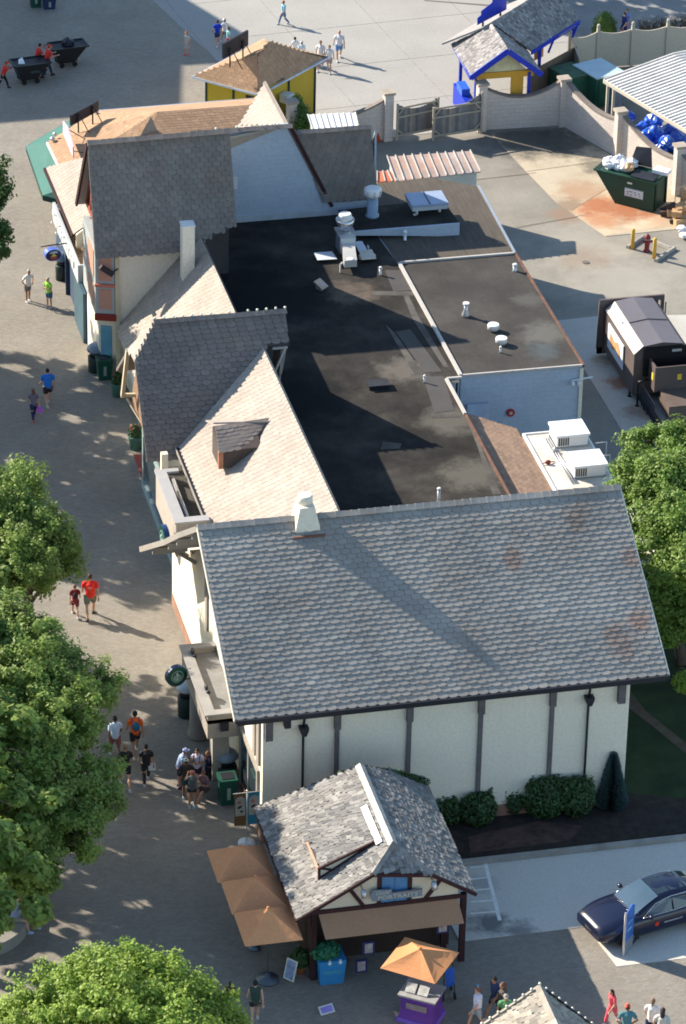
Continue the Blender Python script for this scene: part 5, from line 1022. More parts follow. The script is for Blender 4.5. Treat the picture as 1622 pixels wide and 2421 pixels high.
# compactor
cp = thing('rubbish_compactor', 'dark brown rubbish compactor with pale framed poster and open hopper', 'compactor', (22.9, 30, 0))
M_CMP = mat('compactor_brown', (.105, .085, .08), .55, .1, 1, spec=.4, stain=(.16, .08, .05), stain_amt=.25); M_CMR = mat('compactor_roof', (.125, .115, .13), .5, .05, 1)
x0, x1, ya, yb2 = 21.62, 23.95, 28.7, 32.9
mb = MB(); mb.prism([(x0, yb2, .35), (x1, yb2, .35), (x1, yb2, 2.25), (x1 - .35, yb2, 2.55), ((x0 + x1) / 2, yb2, 2.66), (x0 + .38, yb2, 2.55), (x0, yb2, 2.2)], (0, ya - yb2, 0)); mb.build('body', M_CMP, cp, .01)
mb = MB(); mb.slab([(x0 - .02, ya, 2.21), (x0 - .02, yb2, 2.21), (x0 + .37, yb2, 2.57), (x0 + .37, ya, 2.57)], .03); mb.build('side_panel', mat('panel_cream', (.45, .41, .36), .5, .03), cp)
mb = MB(); mb.slab([(x0 + .372, ya - .05, 2.575), (x0 + .372, yb2, 2.575), ((x0 + x1) / 2, yb2, 2.69), ((x0 + x1) / 2, ya - .05, 2.69)], .025); mb.slab([((x0 + x1) / 2 + .001, ya - .05, 2.69), ((x0 + x1) / 2 + .001, yb2, 2.69), (x1 - .3, yb2, 2.575), (x1 - .3, ya - .05, 2.575)], .025); mb.build('roof', M_CMR, cp)
mb = MB(); mb.beam((x0 + .37, (ya + yb2) / 2, 2.6), ((x0 + x1) / 2, (ya + yb2) / 2, 2.71), .03, .02); mb.beam(((x0 + x1) / 2, (ya + yb2) / 2, 2.71), (x1 - .3, (ya + yb2) / 2, 2.6), .03, .02); mb.build('seam', M_IRON, cp)
mb = MB(); mb.box(x0 - .25, x0 - .05, 33.0, 33.12, .1, 2.62); mb.box(x0 - .05, x1 + .1, 33.0, 33.1, 2.4, 2.62); mb.box(x1 + .1, x1 + .25, 33.0, 33.12, .1, 2.62); mb.box(x0 - .25, x1 + .2, 33.0, 33.1, .1, .4); mb.box(x0 - .04, x1, 33.02, 33.08, .41, 2.39); mb.tube([(x0 - .3, 32.95, .4), (x0 - .28, 32.95, 2.5)], .03, 6); mb.tube([(x1 + .3, 32.95, .6), (x1 + .3, 32.95, 2.3)], .03, 6); mb.build('rear_frame', M_CMP, cp)
mb = MB(); mb.box(x0 - .08, x0 - .03, 30.0, 32.2, .85, 1.95); mb.build('poster_panel', mat('poster_white', (.66, .68, .72), .4, .03), cp)
mb = MB(); pz_ = [(30.35, 1.15), (30.9, 1.3), (31.5, 1.1), (31.9, 1.35), (31.8, 1.7), (31.2, 1.55), (30.7, 1.75), (30.35, 1.5)]; mb.prism([(x0 - .081, y, z) for y, z in pz_], (-.006, 0, 0)); mb.build('poster_print', mat('poster_brown', (.55, .28, .13), .6, .3, 4), cp)
mb = MB(); mb.prism([(x0 + .71, ya - .05, 1.1), (x1 + .3, ya - .05, 1.1), (x1 + .3, 27.72, 1.1), (x0 + .71, 27.72, 1.1)], (0, 0, .03))
for p, q in (((x0 + .22, ya - .06), (x0 + .32, 27.75)),): pass
mb.box(x0 + .62, x0 + .70, 27.73, ya - .06, .9, 2.02); mb.box(x0 + .701, x1 + .3, 27.73, 27.8, .9, 2.02); mb.box(x1 + .22, x1 + .3, 27.801, ya - .06, .9, 2.02); mb.build('hopper', M_CMP, cp)
mb = MB(); mb.box(x0 + .4, x1 - .05, ya - .1, ya - .02, 1.2, 2.5); mb.build('hopper_back', mat('hopper_black', (.008, .008, .01), .6), cp)
mb = MB(); mb.box(x0 + .85, x1 + .3, 26.3, 27.68, .35, 1.0); mb.box(x0 + .8, x1 + .35, 26.2, 26.3, .1, 1.0); mb.build('ram_housing', mat('ram_brown', (.12, .09, .075), .6, .2, 2, stain=(.2, .15, .12), stain_amt=.5), cp, .01)
mb = MB(); mb.box(x0 + .35, x0 + .5, 26.0, 32.8, .02, .35); mb.box(x1 - .25, x1 - .1, 26.0, 32.8, .02, .35); mb.build('skid_rail', M_IRON, cp)
mb = MB()
for i in range(12): mb.tube([(x0 + .2 + rg_.uniform(-.1, .1), 26 + i * .16, .3), (x0 + .15, 26.2 + i * .17, .8), (x0 + .3, 26.5 + i * .15, 1.05)], .025, 6)
mb.build('hydraulic_hoses', M_IRON, cp)
for dy in (0, -.9):
    a = P(1488, 937) if dy == 0 else P(1506, 960); mb = MB(); mb.tube([a, a + V((0, 0, 1.15)), a + V((.45, .1, 1.15))], .045, 8); mb.lathe(a, [(.09, 0), (.09, .03)], 8); mb.build('guard_post', M_IRON, cp)
mb = MB(); mb.box(x0 + .6, x0 + .619, 27.9, 28.1, 1.35, 1.65); mb.box(23.2, 23.38, 27.71, 27.729, 1.4, 1.65); mb.build('warning_label', mat('label_yellow', (.75, .5, .04), .5), cp)
mb = MB(); mb.box(23.2, 23.6, ya - .12, ya - .101, 2.25, 2.36); mb.build('pale_label', M_WHITE, cp)
for y_, z_ in ((31.0, 2.45), (30.9, 2.68)): pass
mb = MB(); mb.ell((x0 + .2, 31.2, 2.43), (.06, .09, .06), 8); mb.build('warning_lamp', M_BAGW, cp)

# ================================================================ PORTRAIT STALL
ps = thing('timbered_stall', 'small half timbered stall with patchy wooden shake roof and PORTRAITS sign', 'stall', (2.4, -5, 0))
M_SHK2 = mat('mottled_shakes', (.285, .275, .255), .8, .18, 2, c2=(.165, .162, .16), island=.28, spec=.2, stain=(.14, .14, .14), stain_amt=.3, stain_scale=1)
PRX, PRZ, PEZ, LX, RX, REZ, PY0 = 2.68, 4.6, 2.67, -.62, 5.27, 2.85, -8.32
mbk = lambda x, y: V((x, y, PEZ + (x - LX) / (PRX - LX) * (PRZ - PEZ)))
mbr = lambda x, y: V((x, y, PRZ - (x - PRX) / (RX - PRX) * (PRZ - REZ)))
kw = dict(row=.17, tab=.17, sc_=0, butt=.024, jit=.02, rnd=.35)
hp = V((PRX, -7.5, PRZ)); bp = V((PRX, -2.8, PRZ))            # the ridge, with a small hip at the front
roof(ps, [mbk(LX, -1.75), mbk(LX, PY0), mbk(1.85, PY0), hp, bp], M_SHK2, M_FELT, **kw)
roof(ps, [mbr(RX, -1.3), mbr(RX, PY0 + .1), mbr(3.8, PY0), hp, bp], M_SHK2, M_FELT, **kw)
roof(ps, [mbk(LX, -1.75), bp, mbr(RX, -1.3)], M_SHK2, M_FELT, **kw)
hl, hr = mbk(1.85, PY0), mbr(3.8, PY0)
roof(ps, [hl, hr, hp], M_SHK2, M_FELT, **kw)
ridge_cap(ps, bp + V((0, 0, .03)), hp + V((0, 0, .03)), mat('bright_ridge_shakes', (.60, .54, .46), .8, .15, 4, c2=(.45, .4, .36)), .16)
ridge_cap(ps, hp + V((0, 0, .03)), hl + V((0, 0, .03)), M_SHK2, .12); ridge_cap(ps, hp + V((0, 0, .03)), hr + V((0, 0, .03)), M_SHK2, .12)
mb = MB(); mb.slab([mbk(2.2, -5.0) + V((0, 0, .09)), mbk(2.2, -7.2) + V((0, 0, .09)), mbk(2.4, -7.2) + V((0, 0, .09)), mbk(2.4, -5.0) + V((0, 0, .09))], .02); mb.build('ridge_flashing', mat('bright_flashing', (.75, .73, .70), .4, .05), ps)
# raised shed dormer on the left slope
da, db = mbk(.35, -4.2) + V((0, 0, .36)), mbk(.35, -7.1) + V((0, 0, .46)); dc, dd = mbk(2.25, -6.95) + V((0, 0, .05)), mbk(2.25, -4.2) + V((0, 0, .03))
roof(ps, [da, db, dc, dd], M_SHK2, M_FELT, name='dormer_roof', thick=.08, **kw)
mb = MB(); mb.prism([mbk(.4, -4.4), mbk(.4, -7.05), mbk(.4, -7.05) + V((0, 0, .38)), mbk(.4, -4.4) + V((0, 0, .28))], (.05, 0, 0)); mb.build('dormer_side', mat('pinkish_board', (.55, .33, .24), .8, .1), ps)
mb = MB(); mb.prism([mbk(.38, -7.06), mbk(2.1, -6.95), mbk(2.1, -6.95) + V((0, 0, .04)), mbk(.38, -7.06) + V((0, 0, .4))], (0, .04, 0)); mb.build('dormer_gable', M_CREAM, ps)
mb = MB(); mb.beam(mbk(.3, -7.13) + V((0, 0, .45)), mbk(2.2, -6.99) + V((0, 0, .07)), .07, .08); mb.beam(mbk(.36, -7.1) + V((0, 0, -.05)), mbk(.36, -7.1) + V((0, 0, .42)), .08, .08); mb.beam(mbk(.36, -7.1) + V((0, 0, .03)), mbk(2.1, -7.0) + V((0, 0, .03)), .06, .06); mb.beam(mbk(.4, -7.1) + V((0, 0, .39)), mbk(.8, -7.08) + V((0, 0, .05)), .05, .05); mb.build('dormer_timber', M_BROWN, ps)
# front gable wall
gy = -8.1; gz0 = 2.7
gl = lambda x: (mbk(x, gy).z if x < PRX else mbr(x, gy).z) - .14
mb = MB(); mb.prism([(.1, gy, gz0), (4.75, gy, gz0), (4.75, gy, gl(4.75)), (3.8, gy, gl(3.8)), (1.85, gy, gl(1.85)), (.1, gy, max(gz0 + .02, gl(.1)))], (0, .1, 0)); mb.build('gable_wall', mat('warm_cream', (.60, .54, .43), .85, .04), ps)
mb = MB(); yy = gy - .04
def tb(x0_, z0_, x1_, z1_, w_=.12): mb.beam((x0_, yy, z0_), (x1_, yy, z1_), .06, w_)
tb(-.15, gz0, 4.85, gz0, .14); tb(1.85, gl(1.85), 3.8, gl(3.8), .08)
for x_ in (2.12, 3.12): mb.box(x_ - .07, x_ + .07, gy - .055, gy - .001, gz0 + .07, gl(1.85) + .02)
tb(1.6, gz0 + .05, 1.1, gl(1.1) - .02); tb(3.65, gz0 + .05, 4.15, gl(4.15) - .02)
mb.build('timber_frame', M_BROWN, ps)
for a_, b_ in ((mbk(LX - .03, PY0 - .03), hl + V((0, -.03, 0))), (hr + V((0, -.03, 0)), mbr(RX + .05, PY0 + .06)), (hl - V((0, .04, 0)), hr - V((0, .04, 0))), (mbk(LX - .03, -1.7), mbk(LX - .03, PY0 + .02)), (mbr(RX + .03, -1.3), mbr(RX + .03, PY0 + .2))): mb = MB(); mb.beam(a_ - V((0, 0, .06)), b_ - V((0, 0, .06)), .06, .11); mb.build('bargeboard', M_BROWN, ps)
mb = MB(); mb.box(2.19, 3.05, gy - .02, gy - .002, gz0 + .08, gl(1.85) - .01); mb.build('window', mat('blue_shutter', (.075, .21, .42), .5, .1, 2), ps)
mb = MB(); mb.box(2.6, 2.64, gy - .03, gy - .021, gz0 + .08, gl(1.85) - .05); mb.build('window_bar', mat('blue_bar', (.05, .14, .30), .5), ps)
# sign with writing
sg = MB(); sc_z = gz0 + .42; sgy = gy - .2
M_SIGN = mat('sign_grey_blue', (.17, .22, .26), .6, .08, 2); M_LET = mat('sign_letters', (.38, .42, .41), .5, .05)
sg.prism([(1.85, sgy, sc_z - .13), (3.5, sgy, sc_z - .13), (3.5, sgy, sc_z + .13), (2.5, sgy, sc_z + .12), (2.48, sgy, sc_z + .26), (1.85, sgy, sc_z + .29), (1.77, sgy, sc_z + .08)], (0, .06, 0)); so = sg.build('sign_board', M_SIGN, ps)
text('PORTRAITS', .205, M_LET, so, frame_mat((2.68, sgy - .01, sc_z - .02), (1, 0, 0), (0, 0, 1)), sx=1.27, bold=.005)
text('Gold', .21, M_LET, so, frame_mat((2.15, sgy - .01, sc_z + .18), (1, 0, 0), (0, 0, 1)), shear=.4, sx=1.1, bold=.004)
mb = MB(); mb.box(2.52, 3.48, sgy - .02, sgy - .002, sc_z + .095, sc_z + .125); mb.build('sign_line', mat('sign_line_pink', (.35, .25, .23), .6), so)
for x_ in (1.5, 3.82):
    mb = MB(); mb.tube([(x_, gy - .36, 3.6), (x_ + .02, gy - .46, 3.36)], [.08, .1], 10); mb.tube([(x_, gy, 3.55), (x_, gy - .3, 3.58)], .03, 6); mb.build('spotlight', M_METAL, ps)
mb = MB(); mb.slab([(.12, gy - .02, 2.66), (4.72, gy - .02, 2.66), (4.8, -8.8, 2.08), (.22, -8.8, 2.08)], .03); mb.build('awning', mat('brown_canvas', (.36, .215, .13), .85, .05, 1), ps)
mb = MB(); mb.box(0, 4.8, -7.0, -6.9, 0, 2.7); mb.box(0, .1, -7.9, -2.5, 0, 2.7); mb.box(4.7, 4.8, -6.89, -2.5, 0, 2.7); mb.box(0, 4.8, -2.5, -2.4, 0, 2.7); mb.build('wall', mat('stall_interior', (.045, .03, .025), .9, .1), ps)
mb = MB()
for x_, y_ in ((.0, gy + .1), (4.98, gy + .15), (4.5, gy + .7)): mb = MB(); mb.box(x_ - .09, x_ + .09, y_ - .09, y_ + .09, 0, 2.66); mb.build('post', M_BROWN, ps)
for x_, z_ in ((1.75, 1.0), (1.52, .32), (4.2, 1.5)):
    mb = MB(); mb.box(x_ - .2, x_ + .2, -8.4, -8.36, z_, z_ + .5); fo = mb.build('picture_frame', mat('frame_dark_blue', (.03, .035, .12), .5), ps)
    mb = MB(); mb.box(x_ - .13, x_ + .13, -8.41, -8.401, z_ + .07, z_ + .43); mb.ell((x_, -8.41, z_ + .25), (.06, .006, .09), 8); mb.build('picture', mat('picture_pale', (.42, .42, .42), .5, .3, 6, c2=(.30, .2, .2)), fo)
# vine on the back hip
rg_ = random.Random(5); mb = MB()
for k in range(26):
    t_ = k / 25; q = lerp((2.2, -2.3, 4.0), (5.2, -1.85, 3.0), t_) + V((0, 0, .25 * math.sin(3.1 * t_))); leafy(mb, q, (.2, .15, .15), 60, .09, rg_)
tag(mb.build('climbing_vine', M_LB), 'dark green vine creeping along the rear eave of the timbered stall', 'vine')

# ================================================================ UMBRELLAS
M_UMB = mat('tan_canvas', (.66, .31, .15), .9, .07, 1, spec=.1); M_UMO = mat('orange_canvas', (.60, .27, .115), .8, .05, 1, trans=.12); M_POLE = mat('grey_pole', (.09, .12, .15), .4, .1, metal=.4)
def umbrella(c, s_, rz, h, rise, m, label, group=None, base=True):
    t = thing('patio_umbrella', label, 'umbrella', XY(c, 0), 0, group); mb = MB(); c = XY(c, 0)
    R_ = Matrix.Rotation(rz, 3, 'Z'); cs = [c + R_ @ V((x * s_, y * s_, h)) for x, y in ((-1, -1), (1, -1), (1, 1), (-1, 1))]; ap = c + V((0, 0, h + rise))
    for i in range(4):
        a, b = cs[i], cs[(i + 1) % 4]; N = 5; prev = None
        for k in range(N + 1):
            u = k / N; sag = -.05 * math.sin(math.pi * u) * s_
            l = lerp(a, ap, u); r_ = lerp(b, ap, u); md = lerp(l, r_, .5) + V((0, 0, sag)); row_ = [l, lerp(l, md, .5) + V((0, 0, sag * .35)), md, lerp(md, r_, .5) + V((0, 0, sag * .35)), r_]
            if prev:
                for j in range(4): mb.f([prev[j], prev[j + 1], row_[j + 1], row_[j]]) if u < .99 else mb.f([prev[j], prev[j + 1], ap])
            prev = row_
    bmesh.ops.remove_doubles(mb.bm, verts=mb.bm.verts, dist=.001); mb.build('canopy', m, t)
    mb = MB(); mb.lathe(ap, [(.05, -.02), (.06, .03), (.02, .07)], 8); mb.build('finial', m, t)
    mb = MB(); mb.tube([c + V((0, 0, .1)), ap - V((0, 0, .03))], .025, 8)
    for q in cs: mb.beam(ap - V((0, 0, .12)), q - V((0, 0, .04)), .02)
    mb.build('pole', M_POLE, t)
    if base: mb = MB(); mb.lathe(c + V((0, 0, .02)), [(base * .38, 0), (base * .38, .06), (.1, .12), (.04, .3)], 20); mb.build('base', M_POLE, t)
    return t
for ux_, uy_, lab in ((-1.6, -4.12, 'tan square umbrella farthest along the stall side, nearest the standing banner'), (-1.5, -5.98, 'tan square umbrella in the middle of the three beside the stall'), (-1.45, -7.78, 'tan square umbrella closest to the empty street of the three beside the stall')):
    umbrella(V((ux_, uy_, 0)), .95, 0, 2.12, .72, M_UMB, lab, 'tan umbrellas beside the stall', .55 if uy_ > -7 else 1)
kc = P(985, 2262, 0)
umbrella(V((2.87, -10.65, 0)), .95, R(-38), 2.2, .45, M_UMO, 'bright orange square umbrella over the purple counter', base=False)
kq = V((2.95, -10.72, 0)); kr = R(18)
kt = thing('sales_counter', 'purple flared counter with picture display under the orange umbrella', 'counter', kq, 0)
M_PUR = mat('purple_paint', (.13, .04, .28), .5, .08, 1); M_PUR2 = mat('bright_purple', (.19, .10, .50), .5)
mb = MB(); Rk = Matrix.Rotation(R(-35), 3, 'Z')
def kr_(w, z): return [kq + Rk @ V((x * w, y * w, z)) for x, y in ((-1, -.8), (1, -.8), (1, .8), (-1, .8))]
mb.hull([kr_(.62, .1), kr_(.54, .5), kr_(.56, 1.0)]); mb.build('body', M_PUR, kt)
mb = MB(); mb.hull([kr_(.66, .02), kr_(.64, .16)]); mb.build('plinth', M_PUR2, kt); mb = MB(); mb.hull([kr_(.64, 1.0), kr_(.64, 1.06)]); mb.build('top', mat('counter_top_grey', (.3, .3, .3), .5), kt, .01)
mb = MB(); n_ = Rk @ V((-.0, -1, 0)); ce = kq + n_ * .452 + V((0, 0, .68)); e_ = Rk @ V((1, 0, 0)); mb.prism([ce - e_ * .35 - V((0, 0, .1)), ce + e_ * .35 - V((0, 0, .1)), ce + e_ * .35 + V((0, 0, .12)), ce - e_ * .35 + V((0, 0, .12))], n_ * .03); mb.build('name_plate', mat('plate_taupe', (.26, .20, .22), .6, .2, 6), kt)
for s_ in (-.3, .12):
    mb = MB(); c_ = kq + e_ * s_ + n_ * .3 + V((0, 0, 1.08)); mb.prism([c_ - e_ * .17, c_ + e_ * .17, c_ + e_ * .17 - n_ * .25 + V((0, 0, .2)), c_ - e_ * .17 - n_ * .25 + V((0, 0, .2))], (0, 0, .02)); mb.build('picture', mat('display_pic', (.50, .50, .48), .5, .35, 7), kt)
q = P(1050, 2365); t = thing('pushchair', 'folded blue and black pushchair with orange trim beside the purple counter', 'pushchair', q)
mb = MB(); mb.prism([q + V((.05, 0, .45)), q + V((.35, .1, .5)), q + V((.4, .35, .9)), q + V((.1, .3, .85))], (0, 0, .12)); mb.build('seat', mat('pushchair_blue', (.02, .10, .45), .6), t)
mb = MB()
for d in ((-.05, 0), (.35, 0), (-.05, .5), (.35, .5)):
    c_ = q + V((d[0], d[1], .13)); mb.tube([c_ - V((.02, 0, 0)), c_ + V((.02, 0, 0))], .13, 12)
mb.build('wheel', M_IRON, t); mb = MB(); mb.beam(q + V((0, 0, .15)), q + V((.1, .55, 1.0)), .03); mb.beam(q + V((.35, 0, .15)), q + V((.4, .55, 1.0)), .03); mb.beam(q + V((.1, .55, 1)), q + V((.4, .55, 1)), .03); mb.build('frame', M_IRON, t)
mb = MB(); mb.ell(q + V((-.2, .1, .3)), (.16, .12, .1)); mb.build('bag', mat('bag_orange', (.6, .14, .03), .6), t)
# planter with blue box
q = P(786, 2330); q = q + V((0, .45, 0)); t = thing('blue_planter', 'flared bright blue planter box overflowing with green plants', 'planter', q)
mb = MB(); mb.hull([[q + V((x * w, y * w, z)) for x, y in ((-1, -1), (1, -1), (1, 1), (-1, 1))] for w, z in ((.38, 0), (.45, .95))]); mb.build('box', mat('planter_blue', (.03, .22, .50), .5, .08, 2), t, .02)
mb = MB(); mb.prism([q + V((-.3, -.405, .42)), q + V((.3, -.405, .42)), q + V((.31, -.425, .58)), q + V((-.31, -.425, .58))], (0, -.01, 0)); mb.build('plate', mat('plate_blue2', (.06, .30, .48), .5), t)
mb = MB(); leafy(mb, q + V((-.15, 0, 1.08)), (.5, .42, .3), 1300, .14, rg_); mb.build('plants', leafmat('planter_leaf', (.03, .16, .09), (.05, .24, .12), .3, .2), t)
mb = MB(); 
for dx in (-.1, .25): mb.ell(q + V((dx, -.42, .88)), (.08, .04, .1), 8)
mb.build('ornament', M_WMETAL, t)
# small signs
def aboard(px, py, w, h, rz, lab, mf, mp, lean=.3):
    q = P(px, py); t = thing('easel_sign', lab, 'sign', q); M4 = Matrix.Translation(q + V((0, 0, .02))) @ Matrix.Rotation(rz, 4, 'Z') @ Matrix.Rotation(-lean, 4, 'X')
    mb = MB(); mb.T = M4; mb.box(-w / 2, w / 2, -.02, .02, 0, h); mb.build('frame', mf, t); mb = MB(); mb.T = M4; mb.box(-w / 2 + .05, w / 2 - .05, -.03, -.021, .05, h - .05); mb.build('picture', mp, t)
    mb = MB(); mb.T = M4; mb.beam((0, .02, h * .9), (0, h * .45, -.0), .03); mb.build('stay', M_IRON, t)
M_FRW = mat('frame_white', (.60, .62, .60), .5)
aboard(682, 2318, .42, .72, R(-50), 'white framed picture board on the ground left of the blue planter', M_FRW, mat('pic_blue', (.20, .26, .42), .4, .4, 5))
aboard(776, 2398, .5, .3, R(15), 'small white and purple sign lying low on the empty paving', M_FRW, mat('pic_purple', (.28, .22, .6), .4, .2, 5), .9)
mb = MB(); q = P(1127, 2395); mb.tube([q + V((0, 0, .55)), q + V((0, 0, 1.1))], .035, 8); mb.tube([q + V((0, 0, .0)), q + V((0, 0, .55))], .02, 8); mb.lathe(q, [(.12, 0), (.12, .03)]); tag(mb.build('blue_wand', mat('wand_blue', (.10, .48, .75), .3)), 'bright light blue stick standing left of the woman with black bag', 'stick')
q = P(710, 2300); t = thing('terracotta_pot', 'terracotta pot with dark plant behind the framed picture board', 'plant pot', q); mb = MB(); mb.lathe(q, [(.12, 0), (.2, .3), (.22, .32)]); mb.build('pot', mat('terracotta', (.28, .10, .05), .8), t); mb = MB(); leafy(mb, q + V((0, 0, .6)), (.35, .35, .35), 500, .12, rg_); mb.build('plant', M_LB, t)
# banner stand
q = P(583, 1993); t = thing('banner_stand', 'double banner stand, brown and blue, on a round white base', 'banner', q)
mb = MB(); mb.lathe(q, [(.3, 0), (.3, .04), (.05, .1)], 20); mb.build('base', mat('base_white', (.5, .55, .58), .5), t); mb = MB(); mb.tube([q, q + V((0, 0, 2.1))], .02, 8); mb.beam(q + V((-.48, 0, 2.05)), q + V((.48, 0, 2.05)), .025); mb.ell(q + V((0, 0, 2.12)), .04, 8); mb.build('pole', M_METAL, t)
for s_, m1, m2 in ((-1, (.17, .085, .035), (.28, .12, .06)), (1, (.03, .20, .30), (.04, .14, .40))):
    c_ = q + V((.235 * s_, 0, 0)); mb = MB(); mb.prism([c_ + V((-.2, 0, .75)), c_ + V((.2, 0, .75)), c_ + V((.2, 0, 2.04)), c_ + V((-.2, 0, 2.04))], (0, -.015, 0)); bn = mb.build('banner', mat('banner_%s' % ('brown' if s_ < 0 else 'teal'), m1, .7, .1), t)
    mb = MB(); mb.prism([c_ + V((.17 * math.cos(a_), -.016, 1.76 + .17 * math.sin(a_))) for a_ in [k * math.pi / 8 for k in range(9)]] + [c_ + V((-.17, -.016, 1.15)), c_ + V((.17, -.016, 1.15))], (0, -.006, 0)); mb.build('print', mat('banner_cream', (.38, .36, .30), .7), bn)
    mb = MB(); mb.ell(c_ + V((-.03, -.025, 1.7)), (.07, .008, .07), 8); mb.build('print', mat('banner_pink', (.42, .16, .14), .7), bn); mb = MB(); mb.ell(c_ + V((-.02, -.025, 1.5)), (.1, .008, .05), 8, Matrix.Rotation(-.6, 3, 'Y')); mb.ell(c_ + V((.05, -.025, 1.32)), (.05, .008, .05), 8); mb.build('print', mat('banner_choc', (.05, .03, .04), .7), bn)

# ================================================================ BINS
def bin_(px, py, lab, dome=True, m=None, w=.3, h=.95, m2=None):
    q = P(px, py); t = thing('litter_bin', lab, 'bin', q); mb = MB()
    if dome:
        mb.lathe(q, [(w, 0), (w * 1.05, h * .7), (w * .95, h * .75)], 18); mb.build('body', m or mat('bin_dark', (.02, .035, .035), .5), t)
        mb = MB(); mb.lathe(q, [(w * .8, h * .75), (w * .8, h), ], 14); mb.build('opening', M_IRON, t)
        mb = MB(); mb.lathe(q, [(w * 1.12, h), (w * 1.18, h + .05), (w * 1.0, h + .2), (w * .6, h + .3), (.02, h + .33)], 18); mb.build('dome', m2 or mat('bin_dome', (.14, .19, .26), .35, .1, spec=.6), t)
    else:
        mb.hull([[q + V((x * k, y * k, z)) for x, y in ((-1, -1), (1, -1), (1, 1), (-1, 1))] for k, z in ((w * .82, 0), (w, h * .85), (w * 1.05, h * .86), (w * 1.05, h))]); mb.build('body', m or mat('bin_green', (.012, .07, .05), .5, .1), t, .02)
        mb = MB(); mb.obox(q + V((0, 0, h)), (w * 1.4, w * 1.4, .02)); mb.build('opening', M_IRON, t)
        mb = MB(); mb.obox(q + V((0, -w * .98, h * .25)), (.12, .02, h * .45)); mb.build('plate', mat('bin_plate', (.25, .32, .30), .5), t)
    return t
bin_(228, 876, 'domed dark litter bin beside the steep roofed shop', w=.34)
bin_(246, 893, 'square green litter bin in front of the domed one', False, w=.3, h=.95)
bin_(146, 660, 'dark litter bin beside the navy doors of the blue boxed canopy', w=.26)
bin_(537, 1895, 'square green recycling bin by the banner stand', False, w=.31, h=1.05)
bin_(533, 1850, 'dark blue hooded litter bin behind the square recycling bin', w=.38, h=1.05)
bin_(442, 1690, 'dark bin with pale blue dome left of the square porch pillar', w=.33, h=1.1, m2=mat('pale_dome', (.42, .50, .60), .3, .1, spec=.6))
bin_(84, 14, 'green litter bin at the top edge of the shaded paving', False); bin_(116, 18, 'navy box bin at the top edge of the shaded paving', False, mat('bin_navy', (.02, .035, .09), .5), w=.32, h=.6)
def planter(px, py, lab, r, m):
    q = P(px, py); t = thing('plant_tub', lab, 'planter', q); mb = MB(); mb.lathe(q, [(r * .8, 0), (r, .55), (r * 1.05, .6)], 14); mb.build('tub', m, t); mb = MB(); leafy(mb, q + V((0, 0, .75)), (r, r, .35), 500, .12, rg_); mb.build('plant', M_LB, t)
    mb = MB()
    for k in range(7): mb.ell(q + V((rg_.uniform(-r, r) * .7, rg_.uniform(-r, r) * .7, .95)), .05, 6)
    mb.build('flowers', mat('flower_red', (.5, .04, .03), .6), t)
M_TUB = mat('tub_green', (.07, .16, .13), .6, .1)
planter(278, 935, 'green flower tub below the cream braced gable post', .28, M_TUB); planter(322, 1060, 'green flower tub under the dark shingled eave', .32, M_TUB)
# low curved planter wall bottom left
mb = MB(); cc = P(-55, 2170); ring = [cc + V((1.75 * math.cos(a), 2.3 * math.sin(a), 0)) for a in [k * math.pi / 24 for k in range(48)]]; inn = [cc + V((1.3 * math.cos(a), 1.85 * math.sin(a), 0)) for a in [k * math.pi / 24 for k in range(48)]]
mb.hull([[p for p in ring], [p + V((0, 0, .45)) for p in ring], [p + V((0, 0, .45)) for p in inn], inn], False); tag(mb.build('planter_wall', mat('planter_stone', (.26, .25, .22), .85, .15, 1)), 'curved grey stone seat wall at the left edge under the trees', 'wall')
mb = MB(); mb.prism([p + V((0, 0, .05)) for p in inn], (0, 0, .25)); tag(mb.build('planter_soil', M_MULCH), None, None, kind='structure')
# ================================================================ CAR
fw = P(1466, 2239); rw = P(1632, 2190)
ch = (fw - rw); ch.z = 0; ch.normalize(); cl = V((-ch.y, ch.x, 0))     # ch forward, cl to the car's left
ctr = fw - ch * 1.42 + cl * (-.0)
# the visible wheels are on the camera side (car's left, since it faces left)
side = 1 if (cl.y < 0) else -1
ctr = XY(fw, 0) - ch * 1.42 - cl * side * .82
ctr = ctr + V((.22, .05, 0))
ca = thing('parked_car', 'dark blue hatchback saloon with black glass roof parked on the pale driveway', 'car', ctr)
CM = Matrix((ch, cl, V((0, 0, 1)))).transposed().to_4x4(); CM.translation = ctr
M_CAR = mat('navy_car_paint', (.004, .007, .03), .3, .03, 1, spec=.5, coat=.35, fine=0); M_CG = mat('car_glass', (.012, .02, .026), .04, .05, spec=.9, fine=0); M_CHR = mat('chrome', (.75, .75, .78), .15, .03, metal=1)
M_TYRE = mat('tyre', (.015, .015, .016), .8, .1)
def prof_(x):   # half width, shoulder z, centre z
    t = abs(x) / 2.42; hw = .94 * (1 - .24 * max(0, (t - .6) / .4) ** 2.4)
    if x > .95: u = (x - .95) / 1.47; return hw, .92 - .22 * u ** 2, 1.0 - .28 * u ** 2
    if x < -1.75: u = (-x - 1.75) / .67; return hw, .95 - .12 * u, 1.03 - .14 * u ** 2
    return hw, .93, .98
mb = MB(); mb.T = CM; rings = []
for i in range(25):
    x = 2.42 - i * 4.84 / 24; hw, zs, zc = prof_(x); zb = .24 + .12 * max(0, abs(x) / 2.42 - .85) * 6
    half = [(hw * .9, zb), (hw * .99, .38), (hw, .62), (hw * .965, zs - .1), (hw * .88, zs), (hw * .5, zc - .01)]
    rings.append([V((x, -y, z)) for y, z in half] + [V((x, 0, zc))] + [V((x, y, z)) for y, z in half[::-1]])
mb.hull(rings, True, True); body = mb.build('body', M_CAR, ca)
mb = MB(); mb.T = CM; rings = []
